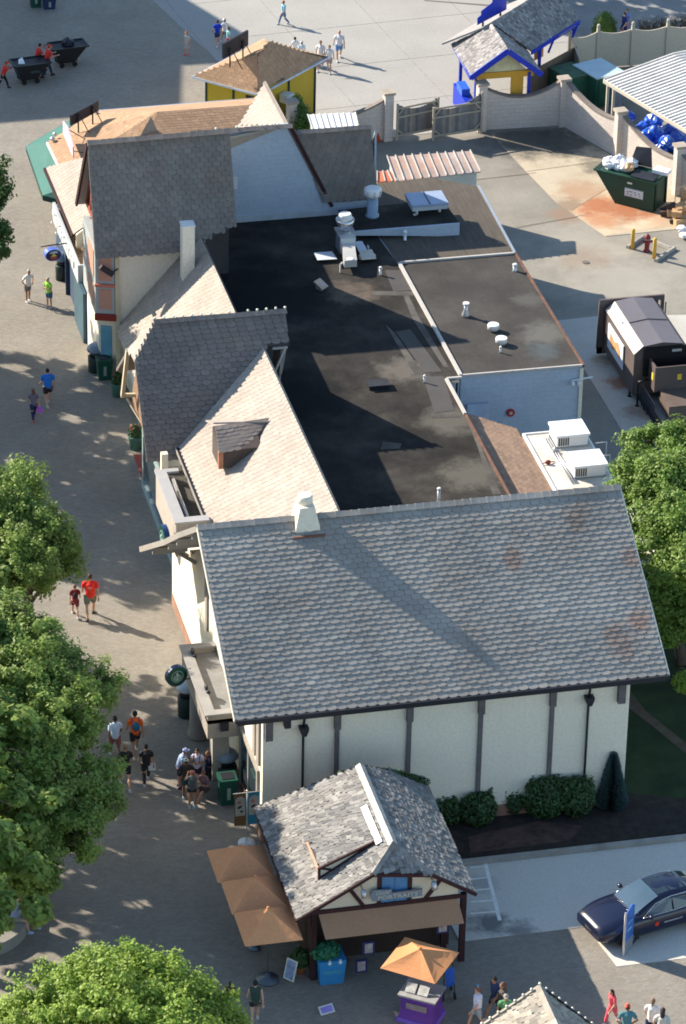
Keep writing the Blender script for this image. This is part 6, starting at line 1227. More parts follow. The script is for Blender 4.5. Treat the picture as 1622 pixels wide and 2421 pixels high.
def gh(x):      # greenhouse: base z, roof z, half width at roof
    if x > .1: u = (x - .1) / 1.0; return 1.42 - .44 * u ** 1.25, .60 + .12 * u
    if x > -.9: u = (.1 - x) / 1.0; return 1.42 + .03 * math.sin(u * 2.2), .60
    u = (-x - .9) / 1.15; return 1.43 - .42 * u ** 1.35, .58 - .02 * u
for i in range(18):
    x = 1.08 - i * 3.1 / 17; zr, hr_ = gh(x); hb = .84 - .02 * abs(x)
    rings.append([V((x, -hb, .88)), V((x, -hr_ - .03, zr - .08)), V((x, -hr_ * .85, zr - .01)), V((x, 0, zr + .01)), V((x, hr_ * .85, zr - .01)), V((x, hr_ + .03, zr - .08)), V((x, hb, .88))])
mb.hull(rings, True, True); mb.build('cabin', M_CAR, ca)
def ghs(x, y, dz=.012): zr, hr_ = gh(x); return V((x, y * hr_, zr + dz - .01 * abs(y)))
mb = MB(); mb.T = CM
W8 = [(-.95, -.5, 0, .5, .95)]
for i in range(6):
    xa, xb = 1.06 - i * .155, 1.06 - (i + 1) * .155
    for y0, y1 in ((-.93, -.45), (-.45, 0), (0, .45), (.45, .93)): mb.f([ghs(xa, y0, .014), ghs(xa, y1, .014), ghs(xb, y1, .014), ghs(xb, y0, .014)])
mb.build('windscreen', mat('windscreen_glass', (.05, .09, .13), .05, .1, 1, spec=1.0, fine=0), ca)
mb = MB(); mb.T = CM
for i in range(6):
    xa, xb = -1.0 - i * .14, -1.0 - (i + 1) * .14
    mb.f([ghs(xa, -.9), ghs(xa, .9), ghs(xb, .9), ghs(xb, -.9)])
mb.build('rear_window', M_CG, ca)
mb = MB(); mb.T = CM
for a_, b_ in ((.1, -.35), (-.4, -.92)):
    mb.f([ghs(a_, -.8), ghs(a_, .8), ghs(b_, .8), ghs(b_, -.8)])
mb.build('glass_roof', M_CG, ca)
for s in (1, -1):
    for xs in ((.62, .12, -.3), (-.36, -.85, -1.25, -1.55)):
        mb = MB(); mb.T = CM; lo = [V((x, s * (.845 - .02 * abs(x)), .93)) for x in (xs if len(xs) == 3 else xs)]; up = []
        for x in xs: zr, hr_ = gh(x); f_ = (.86 if x < .3 else .62) if x > -1.3 else .5; up.append(V((x, s * (.85 * (1 - f_) + (hr_ + .035) * f_ + .012), .9 + (zr - .1 - .9) * f_)))
        if xs[0] == .62: lo[0] = V((.78, s * .84, .93)); 
        mb.f(lo + up[::-1]); mb.build('side_window', M_CG, ca)
    mb = MB(); mb.T = CM; mb.tube([V((.85, s * .85, .925)), V((-.4, s * .855, .915)), V((-1.6, s * .82, .95))], .012, 6); mb.tube([V((.8, s * .83, .95)), V((.3, s * .69, 1.24)), V((-.3, s * .665, 1.36)), V((-.95, s * .67, 1.35)), V((-1.65, s * .80, 1.0))], .012, 6); mb.build('window_trim', M_CHR, ca)
    mb = MB(); mb.T = CM; mb.ell((.62, s * 1.02, 1.0), (.09, .12, .075), 10); mb.build('mirror', M_CAR, ca)
    for x in (1.42, -1.4):
        mb = MB(); mb.T = CM; mb.hull([[V((x + r * math.cos(a), s * y, .34 + r * math.sin(a))) for a in [k * math.pi / 12 for k in range(24)]] for r, y in ((.30, .70), (.34, .74), (.34, .93), (.31, .955))], True, True); wl_ = mb.build('wheel', M_TYRE, ca)
        mb = MB(); mb.T = CM; mb.hull([[V((x + r * math.cos(a), s * y, .34 + r * math.sin(a))) for a in [k * math.pi / 12 for k in range(24)]] for r, y in ((.22, .957), (.2, .962))]); 
        for k in range(5): a = k * 1.2566; mb.beam(V((x, s * .965, .34)), V((x + .19 * math.cos(a), s * .965, .34 + .19 * math.sin(a))), .05, .02)
        mb.build('rim', mat('rim_grey', (.2, .2, .22), .3, .1, metal=.7), wl_)
        mb = MB(); mb.T = CM; arc = [k * math.pi / 10 for k in range(11)]; mb.hull([[V((x + .41 * math.cos(a), s * y, .36 + .41 * math.sin(a))) for a in arc] + [V((x - .41, s * y, .22)), V((x + .41, s * y, .22))] for y in (.6, .948 if x > 0 else .95)]); mb.build('wheel_arch', M_IRON, ca)
    mb = MB(); mb.T = CM; mb.hull([[V((2.12, s * .62, .70)), V((2.2, s * .48, .69)), V((2.24, s * .48, .60)), V((2.14, s * .66, .60))], [V((1.72, s * .86, .80)), V((1.8, s * .80, .82)), V((1.86, s * .85, .7)), V((1.75, s * .9, .72))]]); mb.build('headlight', mat('lamp_glass', (.65, .68, .72), .1, .1, spec=.9), ca)
mb = MB(); mb.T = CM; mb.beam(V((2.36, -.5, .62)), V((2.36, .5, .62)), .03, .05); mb.beam(V((2.32, -.6, .3)), V((2.32, .6, .3)), .04, .03); mb.ell((2.38, 0, .66), (.03, .07, .05), 8); mb.build('grille_bar', M_CHR, ca)
mb = MB(); mb.T = CM; mb.box(2.34, 2.40, -.45, .45, .38, .56); mb.build('grille', M_IRON, ca); mb = MB(); mb.T = CM; mb.box(2.40, 2.42, -.2, .2, .42, .54); mb.build('number_plate', M_WHITE, ca)
for a_ in (.25, -.35): mb = MB(); mb.T = CM; mb.tube([V((1.12, a_, .985)), V((.95, a_ + .45, 1.07))], .012, 5); mb.build('wiper', M_CHR, ca)
s = side; fm = CM @ frame_mat((-.05, s * .952, .64), (-1 * s * -1 * -1 if s > 0 else 1, 0, 0), (0, 0, 1))
fmx = frame_mat(CM @ V((-.15, s * .953, .60)), -ch * (1 if side > 0 else 1), (0, 0, 1))
mb = MB(); mb.T = fmx; mb.lathe((-.5, .02, 0), [(.085, -.004), (.085, .006)], 12); mb.build('door_emblem', mat('emblem_red2', (.55, .04, .02), .4), ca)
text('PERFORMANCE', .085, mat('decal_white', (.6, .6, .62), .5), ca, fmx @ Matrix.Translation((.12, .0, .004)), ext=.002, shear=.2, sx=1.2)
# upright blue display board by the car's front wheel
q = P(1473, 2262); e = (P(1497, 2234) - q); e.z = 0
t = thing('display_board', 'upright blue display board on a metal post in front of the navy car door', 'sign', q)
mb = MB(); mb.prism([q + V((0, 0, .55)), q + e * .8 + V((0, 0, .55)), q + e * .8 + V((0, 0, 1.75)), q + e * .5 + V((0, 0, 1.85)), q + V((0, 0, 1.7))], (.03, -.03, 0)); mb.build('board', mat('display_blue', (.03, .10, .38), .4, .25, 3, c2=(.06, .18, .5)), t)
mb = MB(); mb.beam(q, q + V((0, 0, 1.75)), .06); mb.build('post', M_METAL, t); mb = MB(); mb.prism([q, q + e * .8, q + e * .8 + V((0, 0, .54)), q + V((0, 0, .54))], (.03, -.03, 0)); mb.build('lower_panel', mat('display_grey', (.2, .22, .26), .5), t)
mb = MB(); mb.prism([q + e * .2 + V((.031, -.031, .9)), q + e * .6 + V((.031, -.031, .9)), q + e * .6 + V((.031, -.031, 1.0)), q + e * .2 + V((.031, -.031, 1.0))], (.004, -.004, 0)); mb.prism([q + e * .15 + V((.031, -.031, 1.2)), q + e * .65 + V((.031, -.031, 1.2)), q + e * .65 + V((.031, -.031, 1.26)), q + e * .15 + V((.031, -.031, 1.26))], (.004, -.004, 0)); mb.build('print', mat('display_pale', (.2, .35, .6), .5), t)

# ================================================================ BIG BLACK CARTS
def cart(px, py, rz, lab, load):
    q = P(px, py); t = thing('tilt_cart', lab, 'cart', q, rz); M4 = Matrix.Translation(q) @ Matrix.Rotation(rz, 4, 'Z')
    mc = mat('cart_black', (.012, .014, .018), .5, .1, spec=.4)
    mb = MB(); mb.T = M4
    def rg(z, xa, xb, y): return [V((xa, -y, z)), V((xb, -y, z)), V((xb, y, z)), V((xa, y, z))]
    mb.hull([rg(.22, -.45, .35, .36), rg(1.0, -.72, .98, .46)]); mb.build('tub', mc, t, .02)
    mb = MB(); mb.T = M4
    for a, b in (((-.76, -.5), (1.03, -.5)), ((-.76, .5), (1.03, .5)), ((-.76, -.5), (-.76, .5)), ((1.03, -.5), (1.03, .5))): mb.beam((*a, 1.02), (*b, 1.02), .07)
    mb.build('rim', mc, t); mb = MB(); mb.T = M4; mb.hull([rg(.985, -.68, .92, .42), rg(1.004, -.68, .92, .42)]); mb.build('interior', mat('cart_inside', (.006, .008, .014), .6), t)
    mb = MB(); mb.T = M4
    for x in (-.3, .35):
        for y in (-.4, .4): mb.tube([(x, y - .03, .13), (x, y + .03, .13)], .13, 12)
    mb.build('wheel', M_TYRE, t); mb = MB(); mb.T = M4; mb.beam((-.8, -.35, 1.0), (-1.0, -.35, .98), .04); mb.beam((-.8, .35, 1.0), (-1.0, .35, .98), .04); mb.beam((-1.0, -.4, .98), (-1.0, .4, .98), .05); mb.build('handle', mat('handle_red', (.3, .04, .04), .5), t)
    mb = MB(); mb.T = M4; mb.beam((-.4, 0, .2), (.6, 0, .2), .3, .06); mb.build('undercarriage', mat('frame_rust', (.2, .06, .05), .6), t)
    q2 = M4 @ V((.15, .05, 1.1))
    if load: tag(blob(q2, .3, rg_, .8).build('rubbish_bag', mat('navy_bag', (.01, .015, .03), .4)), 'round navy rubbish bag riding in the farther black cart', 'bin bag')
    else:
        mb = MB(); mb.T = M4; mb.prism([(-.5, -.2, 1.03), (-.2, -.25, 1.03), (-.22, .1, 1.2), (-.42, .1, 1.1)], (0, .02, .03)); tag(mb.build('paper_sheet', M_BAGW), 'crumpled white sheet lying in the nearer black cart', 'paper')
        text('METRO', .15, mat('cart_text', (.12, .16, .18), .6), t, M4 @ frame_mat((.25, -.44, .62), (1, 0, 0), (0, .12, 1)), ext=.004)
cart(66, 192, R(8), 'black tilt cart pushed by the worker at the left edge', False); cart(155, 152, R(8), 'black tilt cart carrying a round dark bag', True)
# navy door leaves
q = P(156, 697); mb = MB(); mb.prism([P(156, 697), P(192, 693), P(192, 693) + V((0, 0, 2.1)), P(156, 697) + V((0, 0, 2.1))], (0, .06, 0)); t = tag(mb.build('door_leaf', mat('navy_door', (.025, .045, .09), .5, .1)), 'open navy door leaf standing below the blue boxed canopy', 'door')
mb = MB(); mb.box(.35, .5, 38.2, 40.5, 0, 2.3); tag(mb.build('door_panel', mat('teal_door', (.05, .10, .13), .5)), 'dark teal door panel beside the steep roofed shop tower', 'door')

# ================================================================ PEOPLE
SKIN = {'l': (.50, .29, .20), 'm': (.38, .20, .125), 'd': (.17, .085, .05)}
def remesh(mb, name, m, voxel, parent, smooth=True):
    me = mb.mesh(name + '_src', m); o = bpy.data.objects.new(name, me); col.objects.link(o)
    md = o.modifiers.new('r', 'REMESH'); md.mode = 'VOXEL'; md.voxel_size = voxel; md.use_smooth_shade = True
    dg = bpy.context.evaluated_depsgraph_get(); m2 = bpy.data.meshes.new_from_object(o.evaluated_get(dg)); bpy.data.objects.remove(o); bpy.data.meshes.remove(me)
    m2.name = name; m2.materials.clear(); m2.materials.append(m); return link(name, m2, parent)
PN = 0
def person(feet, top, face, label, shirt, bottom, hair=(.06, .035, .02), skin='l', pose='walk', phase=1, legs='shorts', hl='short', arms='swing', cap=None, lean=0, h=None, sleeve=.5, bag=None, shoe=(.5, .5, .5), group=None, cat='person', w=1.0, extra=None, print_=None):
    global PN; PN += 1; rng = random.Random(PN)
    q = P(*feet) if len(feet) == 2 else V(feet)
    if h is None: h = hgt(top[0], top[1], q.x, q.y)
    h = min(max(h, 1.0), 1.92); k = h / 1.75
    fa = R(face); t = thing('person', label, cat, q, fa - math.pi / 2, group)
    T = Matrix.Translation(q) @ Matrix.Rotation(fa - math.pi / 2, 4, 'Z') @ Matrix.Scale(k, 4)
    ms_ = mat('skin_%s' % skin, SKIN[skin], .55, .05, 3, fine=0); cm = lambda c, r=.85: mat('cloth_%.2f_%.2f_%.2f' % tuple(c), c, r, .12, 6)
    child = 1.12 if h < 1.35 else 1.0
    hipz, shz = .90, 1.42; ln_ = R(lean); st_ = .26 * phase if pose == 'walk' else .03
    sit = pose == 'sit'
    if sit: hipz = .52; shz = 1.04
    bend = lambda z: (z - hipz) * math.sin(ln_)
    hip = lambda s: V((s * .09 * w, 0, hipz))
    if sit:
        knee = {s: V((s * .12, .42, .5)) for s in (1, -1)}; ank = {1: V((.14, .5, .08)), -1: V((-.14, .72, .1))}
    else:
        knee = {s: V((s * .10 * w, s * st_ * .55 + (.05 if pose == 'walk' else .015), .49)) for s in (1, -1)}
        ank = {s: V((s * .10, s * st_ * 1.15 - (.06 if (pose == 'walk' and s * st_ < 0) else 0), .09 + (.05 if (pose == 'walk' and s * st_ < 0) else 0))) for s in (1, -1)}
    chest = V((0, bend(shz), shz)); neck = V((0, bend(shz + .08) + .01, shz + .08)); head = V((0, bend(shz + .2) + .03, shz + .215))
    sh = lambda s: chest + V((s * .185 * w, 0, -.01))
    A = {}
    for s in (1, -1):
        if arms == 'swing': e = sh(s) + V((s * .06, -s * st_ * .3 - .02, -.28)); hd = e + V((s * .01, -s * st_ * .55 + .09, -.23))
        elif arms == 'push': e = sh(s) + V((s * .05, .14, -.24)); hd = e + V((-s * .02, .26, .02))
        elif arms == 'phone': e = sh(s) + V((s * .05, .05, -.27)); hd = e + V((-s * .10, .20, .12))
        elif arms == 'hips': e = sh(s) + V((s * .16, -.08, -.24)); hd = e + V((-s * .12, .12, -.16))
        elif arms == 'cross': e = sh(s) + V((s * .06, .06, -.26)); hd = e + V((-s * .22, .16, .05))
        elif arms == 'face': e = sh(s) + V((s * .08, .14, -.18)); hd = e + V((-s * .12, .08, .24))
        else: e = sh(s) + V((s * .05, 0, -.28)); hd = e + V((s * .0, .05, -.25))
        A[s] = (e, hd)
    b = MB()
    b.ell(head, (.078 * child, .095 * child, .118 * child)); b.ell(head + V((0, .085 * child, -.02)), (.014, .02, .022), 6); b.ell(head + V((0, .05, -.075 * child)), (.045, .045, .035), 8)
    for s in (1, -1): b.ell(head + V((s * .08 * child, 0, -.01)), (.012, .022, .032), 6)
    b.tube([chest - V((0, 0, .04)), neck, head - V((0, .01, .06))], [.07, .052, .055], 10)
    b.tube([V((0, 0, hipz - .05)), V((0, bend(hipz + .1), hipz + .1)), V((0, bend(hipz + .3), hipz + .3)), chest - V((0, 0, .03)), chest + V((0, 0, .05))], [.12 * w, .125 * w, .135 * w, .13 * w, .07], 12)
    b.tube([sh(-1), chest, sh(1)], [.055, .085, .055], 10)
    for s in (1, -1):
        e, hd = A[s]; b.tube([sh(s), lerp(sh(s), e, .4), e, lerp(e, hd, .4), hd], [.055, .048, .038, .037, .026], 8)
        d = (hd - e).normalized(); sd2 = d.cross(V((0, 1, 0))).normalized() if abs(d.y) < .9 else V((1, 0, 0)); fr_ = d.cross(sd2)
        b.ell(hd + d * .045, (.034, .026, .048), 8)
        for j in range(4): f0 = hd + d * .07 + sd2 * (.011 * 1.9 * (j - 1.5)); L_ = (.065, .075, .07, .055)[j]; b.tube([f0, f0 + d * L_ * .6 + fr_ * .006, f0 + d * L_ + fr_ * .02], [.010, .0095, .008], 5)
        b.tube([hd + d * .02 + sd2 * .03, hd + d * .055 + sd2 * .052, hd + d * .08 + sd2 * .055], [.012, .011, .009], 5)
        hp_ = hip(s); b.tube([hp_ + V((0, 0, .06)), hp_ - V((0, 0, .06)) if not sit else lerp(hp_, knee[s], .3), lerp(hp_, knee[s], .55), knee[s], lerp(knee[s], ank[s], .35), ank[s]], [.095 * w, .092 * w, .075 * w, .056, .058, .036], 10)
        b.ell(ank[s] + V((0, .06, -.05)), (.042, .11, .035), 8)
    b.T = Matrix.Identity(4); bd = remesh(b, 'body', ms_, .013, t); bd.data.transform(T)
    def cloth(nm, mb_, c, vx=.018):
        o = remesh(mb_, nm, cm(c), vx, t); o.data.transform(T); return o
    b = MB()
    b.tube([V((0, 0, hipz - .02)), V((0, bend(hipz + .1), hipz + .1)), V((0, bend(hipz + .3), hipz + .3)), chest - V((0, 0, .02)), chest + V((0, 0, .06))], [.155 * w, .15 * w, .16 * w, .155 * w, .075], 14)
    b.tube([sh(-1) - V((.005, 0, 0)), chest, sh(1) + V((.005, 0, 0))], [.07, .1, .07], 10)
    if sleeve > 0:
        for s in (1, -1):
            e, hd = A[s]; pts_ = [sh(s), lerp(sh(s), e, min(sleeve * 1.3, 1))]; rr_2 = [.075, .066]
            if sleeve >= 1: pts_.append(lerp(e, hd, .85)); rr_2.append(.048)
            b.tube(pts_, rr_2, 8)
    so_ = cloth('shirt', b, shirt)
    if print_: mb = MB(); mb.ell(chest + V((0, -.158 * w, -.12)), (.07, .01, .06), 8); pr_ = mb.build('shirt_print', cm(print_), t); pr_.data.transform(T)
    b = MB(); b.tube([V((0, 0, hipz + .06)), V((0, 0, hipz - .04))], [.15 * w, .155 * w], 12)
    if legs == 'skirt': b.tube([V((0, 0, hipz + .03)), V((0, .02, hipz - .22)), V((0, .02, hipz - .36))], [.15, .19, .21], 14)
    else:
        for s in (1, -1):
            hp_ = hip(s); frac = {'shorts': .72, 'mini': .38, 'trousers': 1}[legs]
            pts_ = [hp_ + V((0, 0, .03)), lerp(hp_, knee[s], frac * .6), lerp(hp_, knee[s], frac)]; rr_2 = [.118 * w, .105 * w, .092 * w if legs != 'trousers' else .075]
            if legs == 'trousers': pts_ += [lerp(knee[s], ank[s], .45), ank[s] + V((0, 0, .02))]; rr_2 += [.072, .058]
            b.tube(pts_, rr_2, 10)
    cloth({'shorts': 'shorts', 'mini': 'shorts', 'trousers': 'trousers', 'skirt': 'skirt'}[legs], b, bottom)
    for s in (1, -1):
        b = MB(); b.ell(ank[s] + V((0, .055, -.045)), (.052, .135, .05), 10); b.box(ank[s].x - .045, ank[s].x + .045, ank[s].y - .07, ank[s].y + .17, ank[s].z - .09, ank[s].z - .07); o = b.build('shoe', cm(shoe, .6), t); o.data.transform(T)
    if hl != 'none':
        b = MB(); b.ell(head + V((0, -.018, .025)), (.09 * child, .1 * child, .112 * child))
        if hl == 'long': b.tube([head + V((0, -.05, .03)), head + V((0, -.08, -.1)), head + V((0, -.09, -.25))], [.08, .085, .05], 10)
        if hl == 'bun': b.ell(head + V((0, -.1, .06)), .05, 8)
        if hl == 'tail': b.tube([head + V((0, -.09, .05)), head + V((0, -.14, -.05)), head + V((0, -.12, -.17))], [.035, .035, .015], 8)
        # keep the face clear
        hm = cm(hair, .7); o = remesh(b, 'hair', hm, .014, t)
        for v in o.data.vertices:
            if v.co.y > head.y + .045 and v.co.z < head.z + .05: v.co.y = head.y + .04
        o.data.transform(T)
    b = MB()
    for s in (1, -1): b.ell(head + V((s * .03 * child, .088 * child, .012)), (.012, .008, .008), 6)
    o = b.build('eyes', mat('eye_dark', (.02, .015, .012), .3), t); o.data.transform(T)
    b = MB(); b.ell(head + V((0, .084 * child, -.052)), (.022, .008, .006), 6); o = b.build('mouth', mat('lip', (.30, .09, .08), .5), t); o.data.transform(T)
    if cap:
        b = MB(); b.ell(head + V((0, -.005, .045)), (.097 * child, .108 * child, .09 * child)); b.ell(head + V((0, .1 * child, .045)), (.075, .075, .014), 10); o = b.build('cap', cm(cap), t); o.data.transform(T)
    if bag == 'pack':
        b = MB(); b.ell(chest + V((0, -.21, -.16)), (.13, .09, .19)); o = b.build('backpack', cm(extra), t); o.data.transform(T)
        b = MB()
        for s in (1, -1): b.tube([chest + V((s * .12, -.15, -.02)), chest + V((s * .12, -.02, .085)), chest + V((s * .12, .15, -.02)), chest + V((s * .12, .16, -.2)), chest + V((s * .14, .0, -.3))], .018, 6)
        o = b.build('straps', cm(extra), t); o.data.transform(T)
    t['q'] = 0; del t['q']
    if bag in ('hand', 'shoulder'):
        s = 1; e, hd = A[s]; p0 = hd + V((.03, 0, -.05)) if bag == 'hand' else V((.22, -.02, hipz + .08)); b = MB(); b.hull([[p0 + V((x * w_, y * .07, z)) for x, y in ((-1, -1), (1, -1), (1, 1), (-1, 1))] for w_, z in ((.13, -.38), (.15, -.2), (.1, -.06))], True, False)
        b.tube([p0 + V((-.07, 0, -.08)), p0 + V((0, 0, .03)) if bag == 'hand' else sh(s) + V((-.05, 0, .06)), p0 + V((.07, 0, -.08))], .01, 5)
        o = b.build('carried_bag', cm(extra, .6)); o.data.transform(T); tag(o, {'hand': 'plastic', 'shoulder': 'shoulder'}[bag] + ' bag ' + ('in the hand of the ' if bag == 'hand' else 'at the hip of the ') + ' '.join(label.split()[:9]), 'bag')
    return t
WH = (.68, .67, .66); NV = (.02, .03, .08); BK = (.015, .015, .018)
person((670, 58), (670, 2), 190, 'child in pale blue shirt and jeans walking alone at the top of the plaza', (.22, .50, .62), (.10, .17, .30), hair=(.30, .10, .04), legs='trousers')
person((514, 108), (519, 48), 90, 'person in royal blue shirt and navy shorts left of the black billboard', (.01, .04, .45), NV, shoe=WH)
person((531, 103), (534, 45), 100, 'person in white with white cap between the blue shirt and the billboard', WH, (.25, .22, .2), cap=WH, phase=-1)
person((540, 116), (543, 64), 200, 'woman in pale aqua top carrying a pink bag close to the billboard', (.30, .58, .60), (.45, .1, .14), hair=(.08, .03, .02), hl='long', bag='shoulder', extra=(.60, .07, .16), arms='down')
person((441, 130), (440, 74), 225, 'small girl in grey white dress with red hair and pink shoes standing alone', (.42, .42, .42), (.36, .34, .34), hair=(.35, .10, .03), pose='stand', legs='skirt', shoe=(.7, .1, .2), arms='down')
person((697, 142), (694, 88), 100, 'person in white shirt with dark hair just beyond the kiosk roof corner', WH, (.3, .3, .3), hair=BK)
person((713, 150), (711, 98), 80, 'person in white headband and pale blue shirt behind the kiosk roof', (.55, .66, .72), (.3, .3, .3), cap=WH, phase=-1)
person((757, 165), (756, 96), 250, 'woman in white shirt and dark hair walking by the yellow kiosk, the farther one', WH, (.45, .35, .35), hair=(.15, .05, .03), hl='tail')
person((778, 170), (773, 107), 250, 'woman in white shirt and pinkish shorts nearest the yellow kiosk corner', WH, (.42, .28, .28), hair=(.12, .05, .04), hl='tail', phase=-1)
person((801, 141), (805, 72), 260, 'person in white top and blue shorts out on the plaza', WH, (.16, .28, .5), hair=(.45, .33, .2), w=1.15)
person((1474, 92), (1482, 30), 200, 'person in navy shirt and shorts walking near the topiary bush', (.015, .03, .16), (.012, .025, .13), hair=BK)
person((1480, 86), (1480, 21), 205, 'person in light blue shirt half hidden behind the navy clad walker', (.15, .24, .55), (.3, .28, .3), hair=(.12, .08, .05), phase=-1)
RD = (.55, .035, .03)
person((88, 176), (98, 104), 8, 'worker in red and white shirt pushing the farther black cart', RD, BK, hair=BK, legs='trousers', arms='push', lean=14, print_=(.55, .5, .6), shoe=BK)
person((112, 182), (101, 107), 15, 'worker in red shirt and red cap striding beside the farther black cart', RD, (.03, .045, .08), cap=(.6, .05, .04), legs='trousers', arms='push', lean=10, shoe=BK, phase=-1)
person((8, 208), (6, 147), 8, 'worker in red cap and red shirt pushing the nearer cart at the left edge', RD, BK, cap=(.6, .05, .04), legs='trousers', arms='push', lean=18, shoe=BK)
person((66, 713), (68, 636), -60, 'man in white shirt and grey shorts with hands on hips near the blue drum sign', WH, (.16, .16, .15), hair=(.45, .4, .36), arms='hips', pose='stand', lean=8, skin='m')
person((117, 728), (117, 655), 215, 'person in lime green shirt and blue jeans facing the man in white', (.28, .58, .08), (.03, .10, .20), hair=(.4, .36, .3), pose='stand', legs='shorts', arms='cross', lean=6)
person((114, 957), (110, 872), 95, 'broad man in bright blue shirt and black shorts seen from behind', (.02, .16, .58), BK, hair=BK, w=1.2)
person((80, 992), (77, 920), 95, 'girl with long brown hair and navy leggings in dappled shade with purple bag', (.16, .14, .20), (.02, .03, .10), hair=(.13, .06, .035), hl='long', legs='trousers', bag='hand', extra=(.45, .12, .60), shoe=(.5, .1, .1))
person((214, 1460), (207, 1358), 80, 'tall man in red t-shirt and camouflage shorts seen from behind', (.72, .035, .025), (.16, .17, .13), hair=(.06, .03, .02), w=1.15, shoe=BK, print_=(.6, .2, .15))
person((178, 1457), (177, 1383), 85, 'girl in dark red plaid with backpack holding the hand of the man in red', (.22, .03, .035), (.18, .025, .03), hair=(.16, .08, .05), bag='pack', extra=(.05, .02, .03), phase=-1)
person((320, 1784), (323, 1682), 88, 'man in orange t-shirt with small teal backpack walking up the shaded street', (.80, .12, .02), BK, hair=BK, skin='m', bag='pack', extra=(.02, .12, .20), shoe=WH)
person((273, 1792), (268, 1694), 95, 'person in pale blue shirt beside the tree crown', (.45, .56, .72), (.25, .08, .08), hair=BK, skin='d', phase=-1)
person((297, 1862), (299, 1762), 88, 'person in black t-shirt and black shorts next to the tree crown', BK, BK, hair=(.2, .12, .07), phase=-1)
person((346, 1850), (339, 1761), 85, 'person in loose black clothes with white shoulder bag', BK, BK, hair=BK, legs='trousers', bag='shoulder', extra=(.6, .6, .6), skin='m', w=1.1)
person((424, 1862), (435, 1768), -20, 'person in pale blue shirt and cap leaning over a phone by the pillar', (.28, .36, .55), (.03, .03, .05), cap=(.35, .42, .72), skin='m', arms='phone', pose='stand', lean=16, shoe=NV)
person((466, 1858), (460, 1770), -110, 'young man in white shirt with dark backpack straps by the pillar', (.55, .55, .66), (.05, .03, .06), hair=BK, skin='m', pose='stand', arms='cross', bag='pack', extra=(.015, .02, .08))
person((492, 1850), (489, 1776), 200, 'person in dark navy hoodie next to the taupe pillar', (.012, .015, .045), (.02, .02, .03), hair=(.15, .07, .05), skin='m', pose='stand', sleeve=1, arms='face', legs='trousers')
person((440, 1886), (443, 1795), 90, 'person in dark top with mint white cap seen from behind in the group', (.03, .025, .025), (.03, .06, .07), cap=(.55, .68, .60), skin='d', pose='stand', arms='phone')
person((454, 1908), (455, 1822), 85, 'woman in grey vest and black shorts at the front of the group', (.07, .09, .10), BK, hair=(.30, .14, .12), hl='bun', skin='m', pose='stand', sleeve=0, legs='mini', arms='face')
person((487, 1889), (498, 1818), 215, 'person with pale shoes sitting on a low ledge beside the pillar', (.14, .09, .11), (.05, .04, .05), hair=(.14, .07, .06), skin='m', pose='sit', arms='cross', shoe=(.3, .4, .5), lean=10, h=1.55)
mb = MB(); q = P(500, 1880); mb.obox(q, (.5, .5, .42)); tag(mb.build('ledge', mat('ledge_taupe', (.14, .13, .12), .8)), 'low taupe block seat against the pillar under the sitting person', 'ledge')
person((603, 2420), (600, 2319), 80, 'woman in dark green racer vest and black shorts walking on the open paving', (.03, .06, .05), BK, hair=BK, hl='bun', skin='l', sleeve=0, legs='mini')
person((1127, 2432), (1135, 2334), 175, 'woman in white shirt with large black shoulder bag near the purple counter', (.62, .62, .78), (.30, .32, .38), hair=(.14, .07, .05), hl='tail', bag='shoulder', extra=BK)
person((1170, 2408), (1175, 2308), 200, 'person in dark blue shirt behind the bulb trimmed roof, farthest of the three', (.03, .05, .12), (.05, .05, .08), hair=BK, skin='m', lean=6)
person((1186, 2424), (1184, 2323), 170, 'woman with long dark hair beside the bulb trimmed shake roof', (.08, .07, .07), (.06, .04, .04), hair=(.12, .06, .05), hl='long', skin='m', phase=-1)
person((1192, 2450), (1188, 2350), -100, 'person in green printed shirt and grey cap in front of the bulb trimmed roof', (.10, .26, .12), (.12, .05, .05), cap=(.30, .28, .26), skin='m')
person((1447, 2420), (1466, 2338), 200, 'woman in long coral pink dress stepping across the sunlit paving', (.75, .10, .13), (.70, .10, .14), hair=(.04, .02, .02), hl='long', legs='trousers', lean=8)
person((1478, 2478), (1477, 2376), 80, 'person in red cap and teal patterned shirt in front of the pink dress', (.07, .20, .24), (.1, .1, .12), cap=(.75, .10, .06), skin='m', arms='hips')
person((1537, 2462), (1541, 2362), 60, 'woman in white t-shirt and navy shorts near the right corner of the frame', WH, NV, hair=(.20, .12, .07), hl='tail')
person((1560, 2490), (1566, 2384), 70, 'person in cream top with long dark hair at the right corner of the frame', (.55, .53, .48), (.3, .3, .32), hair=(.05, .03, .03), hl='long')
person((34, 2200), (4, 2130), -15, 'person in grey blue shirt and pale shorts seated on the curved stone wall', (.20, .24, .36), (.22, .20, .17), hair=(.25, .05, .03), pose='sit', arms='face', lean=20, shoe=(.35, .45, .65), h=1.7)
q = P(545, 2380); person((545, 2386), (546, 2322), 90, 'dark haired person in dark red mostly hidden behind the bright tree crown', (.09, .02, .03), (.05, .08, .2), hair=(.03, .01, .02), hl='long')

